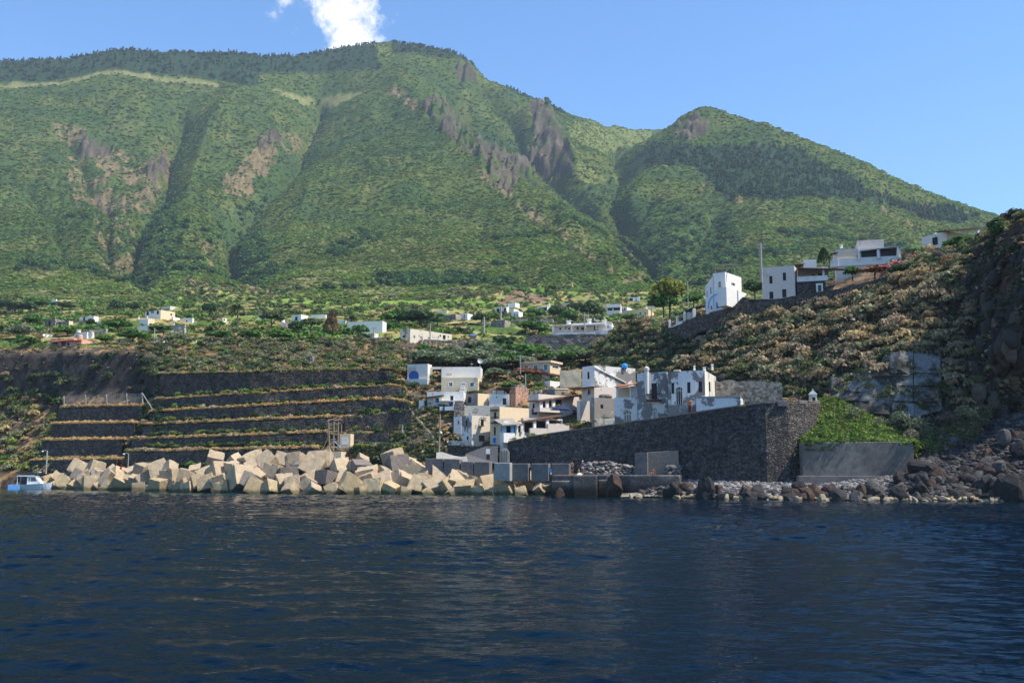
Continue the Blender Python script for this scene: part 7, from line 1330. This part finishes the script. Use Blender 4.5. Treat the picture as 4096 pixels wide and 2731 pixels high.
# mesh fence over the left terraces
t = empty('mesh_fence', P(412, 1630, 192)); tag(t, 'slack wire mesh fence on grey posts above the short left terraces', 'fence'); iv = t.location
FEN = [(257, 1629, 1583), (343, 1622, 1579), (427, 1618, 1577), (508, 1614, 1573), (570, 1612, 1570)]
for u, vb, vt in FEN: a, b = P(u, vb, D0(u) + 19.8) - iv, P(u - 2, vt, D0(u) + 19.8) - iv; MB().tube([a, b], .13, 6).build('post', CONC, t)
a, b = P(570, 1573, D0(570) + 19.8) - iv, P(612, 1640, D0(600) + 19.0) - iv; MB().tube([a, b], .07, 6).build('brace', GREYM, t)
net = MB()
for (u0, b0, t0), (u1, b1, t1) in zip(FEN, FEN[1:]):
    for k in range(9):
        f = k / 9; pa, pb = P(u0, b0, D0(u0) + 19.8).lerp(P(u1, b1, D0(u1) + 19.8), f) - iv, P(u0, t0, D0(u0) + 19.8).lerp(P(u1, t1, D0(u1) + 19.8), f) - iv; pb = pb - Vector((0, 0, .9 * f * (1 - f))); net.tube([pa, pb], .014, 3)
    for k in range(9):
        f = (k + 1) / 9; L = [P(u0, b0, D0(u0) + 19.8).lerp(P(u0, t0, D0(u0) + 19.8), f) - iv, P(u1, b1, D0(u1) + 19.8).lerp(P(u1, t1, D0(u1) + 19.8), f) - iv]; net.tube([L[0], L[0].lerp(L[1], .5) - Vector((0, 0, .25 * f)), L[1]], .014, 3)
net.build('mesh', GREYM, t)
# white railing and shed by the arched house, stair ramp above
t = empty('railing', P(1560, 1536, 182)); tag(t, 'white metal railing left of the blue arched house', 'railing'); iv = t.location; rl = MB()
for v in (1516, 1524, 1532): rl.tube([P(1525, v + 4, 181) - iv, P(1622, v - 4, 179.5) - iv], .035, 5)
for k in range(5): u = 1527 + k * 23; rl.tube([P(u, 1538, 180.6) - iv, P(u, 1514, 180.6) - iv], .05, 5)
rl.build('bars', WHITE, t)
st = empty('stair_ramp', P(1560, 1440, 190)); tag(st, 'grey walled stair ramp descending from the village to the arched house', 'stair'); iv = st.location
A = [rp(2005, 690, 203, 'Z2'), rp(2215, 865, 196, 'Z2'), rp(2295, 865, 196, 'Z2'), rp(2130, 690, 203, 'Z2')]
def slab3(pts, th, mt, nm): m = MB(); q = [p - iv for p in pts]; m.add(q + [p - Vector((0, -.2, th)) for p in q], [tuple(range(len(q)))] + [(i, i + len(q), (i + 1) % len(q) + len(q), (i + 1) % len(q)) for i in range(len(q))]); m.build(nm, mt, st)
slab3(A, 3, CONCD, 'flight'); slab3([rp(2205, 868, 195.5, 'Z2'), rp(2205, 975, 193, 'Z2'), rp(2310, 975, 193, 'Z2'), rp(2310, 868, 195.5, 'Z2')], 3, CONCD, 'lower_wall'); slab3([rp(2150, 1015, 190, 'Z2'), rp(2150, 1120, 186, 'Z2'), rp(2352, 1120, 186, 'Z2'), rp(2352, 1010, 190, 'Z2')], 3, CONCD, 'bottom_wall')
for pp in ([(1998, 690), (2215, 868)], [(2130, 690), (2250, 780), (2262, 820), (2290, 868)], [(2310, 940), (2352, 985)]):
    MB().tube([rp(x, y, 203 - (y - 690) / 25 - .3, 'Z2') - iv for x, y in pp], .28, 6).build('kerb', CONC, st)
m = MB(); quadbox(m, P(1460, 1375, 204), P(1560, 1368, 204), P(1460, 1375, 204).z - 2, P(1560, 1368, 204).z - 2, P(1460, 1352, 204).z, P(1560, 1348, 204).z, 2); tag(m.build('wall', STONE), 'low stone wall behind the head of the stair ramp', 'wall')
# diagonal footpath on the dark slope
pth = MB(); pp = [(1598, 1598), (1640, 1640), (1680, 1690), (1720, 1735), (1752, 1775)]; pth.tube([P(u, v, cD(u, v) - .5) for u, v in pp], .22, 6); tag(pth.build('path', CONCD), kind='structure')
# broken whitish boundary wall below the tall house
m = MB(); a, b = rp(835, 1490, 146, 'C1'), rp(1200, 1490, 144, 'C1'); quadbox(m, a, b, a.z, b.z, rp(835, 1418, 146, 'C1').z, rp(1200, 1420, 144, 'C1').z, .5); tag(m.build('garden_wall', mat('flaking_wall', (0.5, 0.46, 0.38), col2=(.2, .19, .17), patch=(.5, .55), pscale=1.2)), 'flaking whitish garden wall at the foot of the tall weathered house', 'wall')
wall_strip('retaining_wall', (1790, 2000), [(1790, 1782), (1900, 1786), (2000, 1778)], [(1790, 1835), (2000, 1850)], lambda u: 147.5 - (u - 1790) * .012, BASALT, 'dark stone wall below the flaking garden wall, beside the ramp', seed=70)
# notice board, lifebuoy stand at the ramp
p = P(1952, 1838, 138.5); t = empty('notice_board', p); tag(t, 'white notice board on the ramp wall left of the blind arch', 'notice board'); s = 138.5 / F; MB().box(-8 * s, 8 * s, -.06, 0, 23 * s, 43 * s).build('board', WHITE, t); MB().box(-7 * s, 7 * s, -.05, .02, 0 * s, 21 * s).build('lower_panel', DKWOOD, t); MB().tube([(0, .05, -.5), (0, .05, 42 * s)], .05, 6).build('post', GREYM, t)
# shrine at the end of the sea wall
p = P(3256, 1606, 119.5); t = empty('shrine', p); tag(t, 'small white roadside shrine with a cross on the end of the sea wall', 'shrine'); s = 119.5 / F
MB().prism([(-14 * s, 0), (14 * s, 0), (11 * s, 28 * s), (-11 * s, 28 * s)], .8, 'y', 0).build('body', CREAM, t, bevel=.02); MB().prism([(-13 * s, 28 * s), (13 * s, 28 * s), (13 * s, 31 * s), (0, 44 * s), (-13 * s, 31 * s)], 1.0, 'y', -.1).build('roof', WHITE, t); MB().box(-6 * s, 6 * s, -.02, .05, 3 * s, 22 * s).build('niche', DARKW, t); MB().box(-8 * s, 8 * s, -.04, .0, 18 * s, 27 * s).build('plaque', WHITE, t)
MB().box(-.04, .04, .3, .36, 43 * s, 52 * s).build('cross', WHITE, t); MB().box(-.13, .13, .3, .36, 48 * s, 49.5 * s).build('cross_arm', WHITE, t)
# ---------------------------------------------------------------- boat
def boat():
    p = P(122, 1953, 174); t = empty('boat', Vector((p.x, p.y, 0)), math.radians(8)); tag(t, 'small white cabin boat with light blue stern moored behind the cubes', 'boat'); L = 6.6
    HW = mat('boat_white', (0.72, 0.74, 0.76), rough=.35, var=.03); xs = np.linspace(-L / 2, L / 2, 15); V = []; n = 7
    for x in xs:
        f = (x + L / 2) / L; w = 1.15 * (1 - max(0, f - .45) ** 2 * 3.1) * (0.92 + .08 * min(1, f * 5)); sh = .75 + .35 * f ** 2
        for k in range(n):
            q = k / (n - 1) * 2 - 1; V.append((x + (.25 * f ** 3 if abs(q) > .8 else 0), w * q * (1 if abs(q) > .8 else .8), sh if abs(q) > .9 else (-.05 if abs(q) > .5 else -.35)))
    m = MB(); F_ = [(i * n + k, (i + 1) * n + k, (i + 1) * n + k + 1, i * n + k + 1) for i in range(14) for k in range(n - 1)]; m.add(V, F_ + [tuple(range(n))[::-1], tuple(14 * n + k for k in range(n))] + [(i * n, i * n + n - 1, (i + 1) * n + n - 1, (i + 1) * n) for i in range(14)]); m.build('hull', HW, t)
    MB().box(-L / 2 - .02, -L / 2 + 1.9, -1.17, -1.02, -.1, .72).build('stern_panel', LBLUE, t); MB().box(-L / 2 - .04, -L / 2 + .02, -1.1, 1.1, -.1, .74).build('transom', LBLUE, t)
    c = MB().prism([(-.4, .8), (1.9, .95), (1.35, 1.75), (.9, 2.15), (-.4, 2.15)], 1.7, 'y', -.85).build('cabin', HW, t, bevel=.05); MB().prism([(.25, 1.35), (1.2, 1.4), (.95, 1.95), (.25, 1.95)], .02, 'y', -.875).build('window', GLASS, t); MB().box(-.1, .1, -.88, -.86, 1.4, 1.9).build('window', GLASS, t)
    MB().box(-2.1, 1.1, -.95, .95, 2.15, 2.24).build('roof', HW, t, bevel=.03); MB().box(-2.0, .9, -.9, -.86, 2.26, 2.42).build('roof_rail', GREYM, t)
    for y in (-.85, .85): MB().tube([(-1.95, y, .7), (-1.95, y, 2.16)], .04, 6).build('canopy_post', HW, t)
    MB().tube([(1.0, 0, 2.2), (1.0, 0, 3.2)], .05, 6).build('mast', WOODP, t); MB().lathe([(.02, 0), (.32, .03), (.34, .12), (.02, .16)], 14, (1.35, 0, 2.8)).build('radar', HW, t); MB().box(-1.6, -.6, -.3, .3, .8, 1.5).build('seat', DARKW, t)
boat()
t = empty('buoy', P(490, 1882, 166)); tag(t, 'red plastic float lying among the cubes below the thin lamp post', 'float'); MB().lathe([(.02, 0), (.4, .1), (.5, .35), (.4, .6), (.02, .7)], 12).build('float_body', mat('red_plastic', (0.5, 0.04, 0.03), rough=.5), t)
# ---------------------------------------------------------------- people
SKIN = mat('skin', (0.36, 0.17, 0.10), rough=.6, var=.08); HAIR = mat('hair', (0.05, 0.03, 0.02)); SWIM = mat('dark_swimwear', (0.03, 0.03, 0.05)); SHORT = mat('pale_blue_shorts', (0.45, 0.62, 0.75)); TOW = mat('blue_towel', (0.10, 0.45, 0.80)); TOWP = mat('pale_towel', (0.5, 0.68, 0.72))
def skin_fig(joints, edges, parent, mt, name='body', sub=1):
    me = bpy.data.meshes.new(name); me.from_pydata([j[0] for j in joints], edges, []); o = link(name, me, mt, parent); m = o.modifiers.new('skin', 'SKIN'); 
    for v, j in zip(me.skin_vertices[0].data if me.skin_vertices else [], joints): v.radius = j[1]
    if not me.skin_vertices:
        bpy.context.view_layer.objects.active = o; o.select_set(True); bpy.ops.mesh.customdata_skin_add(); o.select_set(False)
        for v, j in zip(me.skin_vertices[0].data, joints): v.radius = j[1]
    me.skin_vertices[0].data[0].use_root = True; s = o.modifiers.new('sub', 'SUBSURF'); s.levels = s.render_levels = sub
    return o
def person(loc, rz, label, pose='stand', top=None, trunk=SWIM, h=1.72, cap=None, arms='fold'):
    t = empty('person', loc, rz); tag(t, label, 'person'); k = h / 1.75
    J = [((0, 0, .95), (.15, .11)), ((0, 0, 1.12), (.125, .095)), ((0, .01, 1.30), (.155, .11)), ((0, .01, 1.44), (.13, .085)), ((0, 0, 1.52), (.055, .055)), ((0, -.015, 1.60), (.075, .085)), ((0, -.01, 1.70), (.072, .085)), ((0, 0, 1.745), (.045, .05))]
    E = [(0, 1), (1, 2), (2, 3), (3, 4), (4, 5), (5, 6), (6, 7)]
    def limb(pts, rr, root):
        b = len(J); 
        for p, r in zip(pts, rr): J.append((p, (r, r)))
        E.append((root, b)); E.extend((b + i, b + i + 1) for i in range(len(pts) - 1)); return len(J) - 1
    hands = []
    for s in (-1, 1):
        if pose == 'stand': limb([(s * .10, 0, .86), (s * .11, -.01, .50), (s * .12, .02, .12), (s * .12, .02, .07), (s * .125, -.12, .035)], [.088, .062, .042, .042, .032], 0)
        else: limb([(s * .11, -.06, .93), (s * .16, -.42, 1.15), (s * .14, -.52, .80), (s * .14, -.64, .77)], [.085, .06, .042, .035], 0)
        if arms == 'fold': a = limb([(s * .20, .01, 1.42), (s * .25, -.02, 1.16), (s * .06, -.20, 1.14)], [.05, .038, .028], 3); hands.append((Vector((s * .06, -.20, 1.14)), Vector((-s, 0, .1))))
        elif arms == 'lean': a = limb([(s * .20, .01, 1.42), (s * .26, .10, 1.20), (s * .27, .16, .95)], [.05, .038, .028], 3); hands.append((Vector((s * .27, .16, .95)), Vector((0, .2, -1))))
        else: a = limb([(s * .20, .01, 1.42), (s * .29, .03, 1.16), (s * .24, -.08, .93)], [.05, .038, .028], 3); hands.append((Vector((s * .24, -.08, .93)), Vector((-.1 * s, -.3, -1))))
        hp, hd_ = hands[-1]; hd_ = hd_.normalized(); side = hd_.cross(Vector((0, 1, 0.3))).normalized(); b = len(J); J.append((tuple(hp + hd_ * .07), (.034, .024))); E.append((a, b))
        for q, (o_, L) in enumerate(((-.030, .062), (-.010, .075), (.010, .072), (.028, .055))):
            c = len(J); J.append((tuple(hp + hd_ * .105 + side * o_), (.010, .010))); J.append((tuple(hp + hd_ * (.105 + L) + side * o_ * 1.2 + Vector((0, -.012, 0))), (.008, .008))); E.extend([(b, c), (c, c + 1)])
        c = len(J); J.append((tuple(hp + hd_ * .05 - side * .045), (.012, .012))); J.append((tuple(hp + hd_ * .09 - side * .06), (.009, .009))); E.extend([(b, c), (c, c + 1)])
    body = skin_fig(J, E, t, SKIN)
    if h != 1.75: pass
    MB().lathe([(.03, -.02), (.088, .02), (.095, .07), (.075, .12), (.02, .15)], 14, (0, .012, 1.63)).build('hair' if cap is None else 'cap', HAIR if cap is None else cap, t)
    f = MB(); [f.lathe([(.002, 0), (.011, .006), (.002, .012)], 8, (sx * .03, -.098, 1.655)) for sx in (-1, 1)]; f.box(-.022, .022, -.10, -.092, 1.585, 1.592); f.build('eyes_and_mouth', HAIR, t); MB().prism([(-.098, 1.615), (-.12, 1.618), (-.098, 1.655)], .022, 'x', -.011).build('nose', SKIN, t)
    MB().box(-.088, -.078, -.015, .02, 1.61, 1.665).build('ear', SKIN, t); MB().box(.078, .088, -.015, .02, 1.61, 1.665).build('ear', SKIN, t)
    sh = MB(); sh.lathe([(.165, .80), (.17, .9), (.158, 1.02)], 18); so_ = sh.build('shorts', trunk, t); so_.scale = (1, .82, 1)
    if top: to = MB().lathe([(.155, 1.27), (.168, 1.32), (.16, 1.37)], 18).build('swim_top', top, t); to.scale = (1, .8, 1)
    t.scale = (k, k, k); return t
zq_ = P(2288, 1897, 125).z
def onq(u, D): a, _ = pix(u, 1897); return Vector((a * D, D, zq))
person(onq(2288, 124.5), .3, 'tanned standing person in dark swimwear with folded arms, left on the quay', top=SWIM, trunk=SWIM, h=1.7)
person(onq(2331, 124.8), math.pi - .5, 'tanned standing person with cap and pale blue shorts, right on the quay', trunk=SHORT, h=1.75, cap=TOWP, arms='hang')
sp = onq(2316, 124.2); person(sp - Vector((0, 0, .76)), 1.2, 'person sitting low on the quay between the two standing bathers', pose='sit', trunk=SHORT, arms='lean', h=1.65)
sp = onq(2612, 122.5); person(sp - Vector((0, 0, .76)), -.8, 'person sitting alone before the brown concrete panel', pose='sit', trunk=SWIM, arms='lean', h=1.65)
m = MB(); q_ = onq(2318, 123.4); m.add([(-.3, -.2, .02), (.35, -.25, .02), (.3, .2, .05), (-.25, .2, .06), (-.2, 0, .22), (.1, .05, .28), (.3, 0, .12)], [(0, 1, 6, 5, 4), (4, 5, 2, 3), (0, 4, 3), (1, 2, 6), (5, 6, 2)]); o = m.build('towel', TOWP); o.location = q_; tag(o, 'pale crumpled towel beside the sitting bather', 'towel')
m = MB(); m.add([(-.45, 0, 0), (.35, 0, 0), (.45, .02, .45), (.1, .0, .55), (-.3, .02, .35), (-.4, .2, 0), (.4, .2, 0), (.3, .2, .45)], [(0, 1, 2, 3, 4), (5, 7, 6), (0, 5, 6, 1), (4, 3, 7, 5), (1, 6, 7, 2)]); o = m.build('towel', TOW); o.location = P(2201, 1890, 130.6); tag(o, 'blue towel draped between the two right parapet blocks', 'towel')
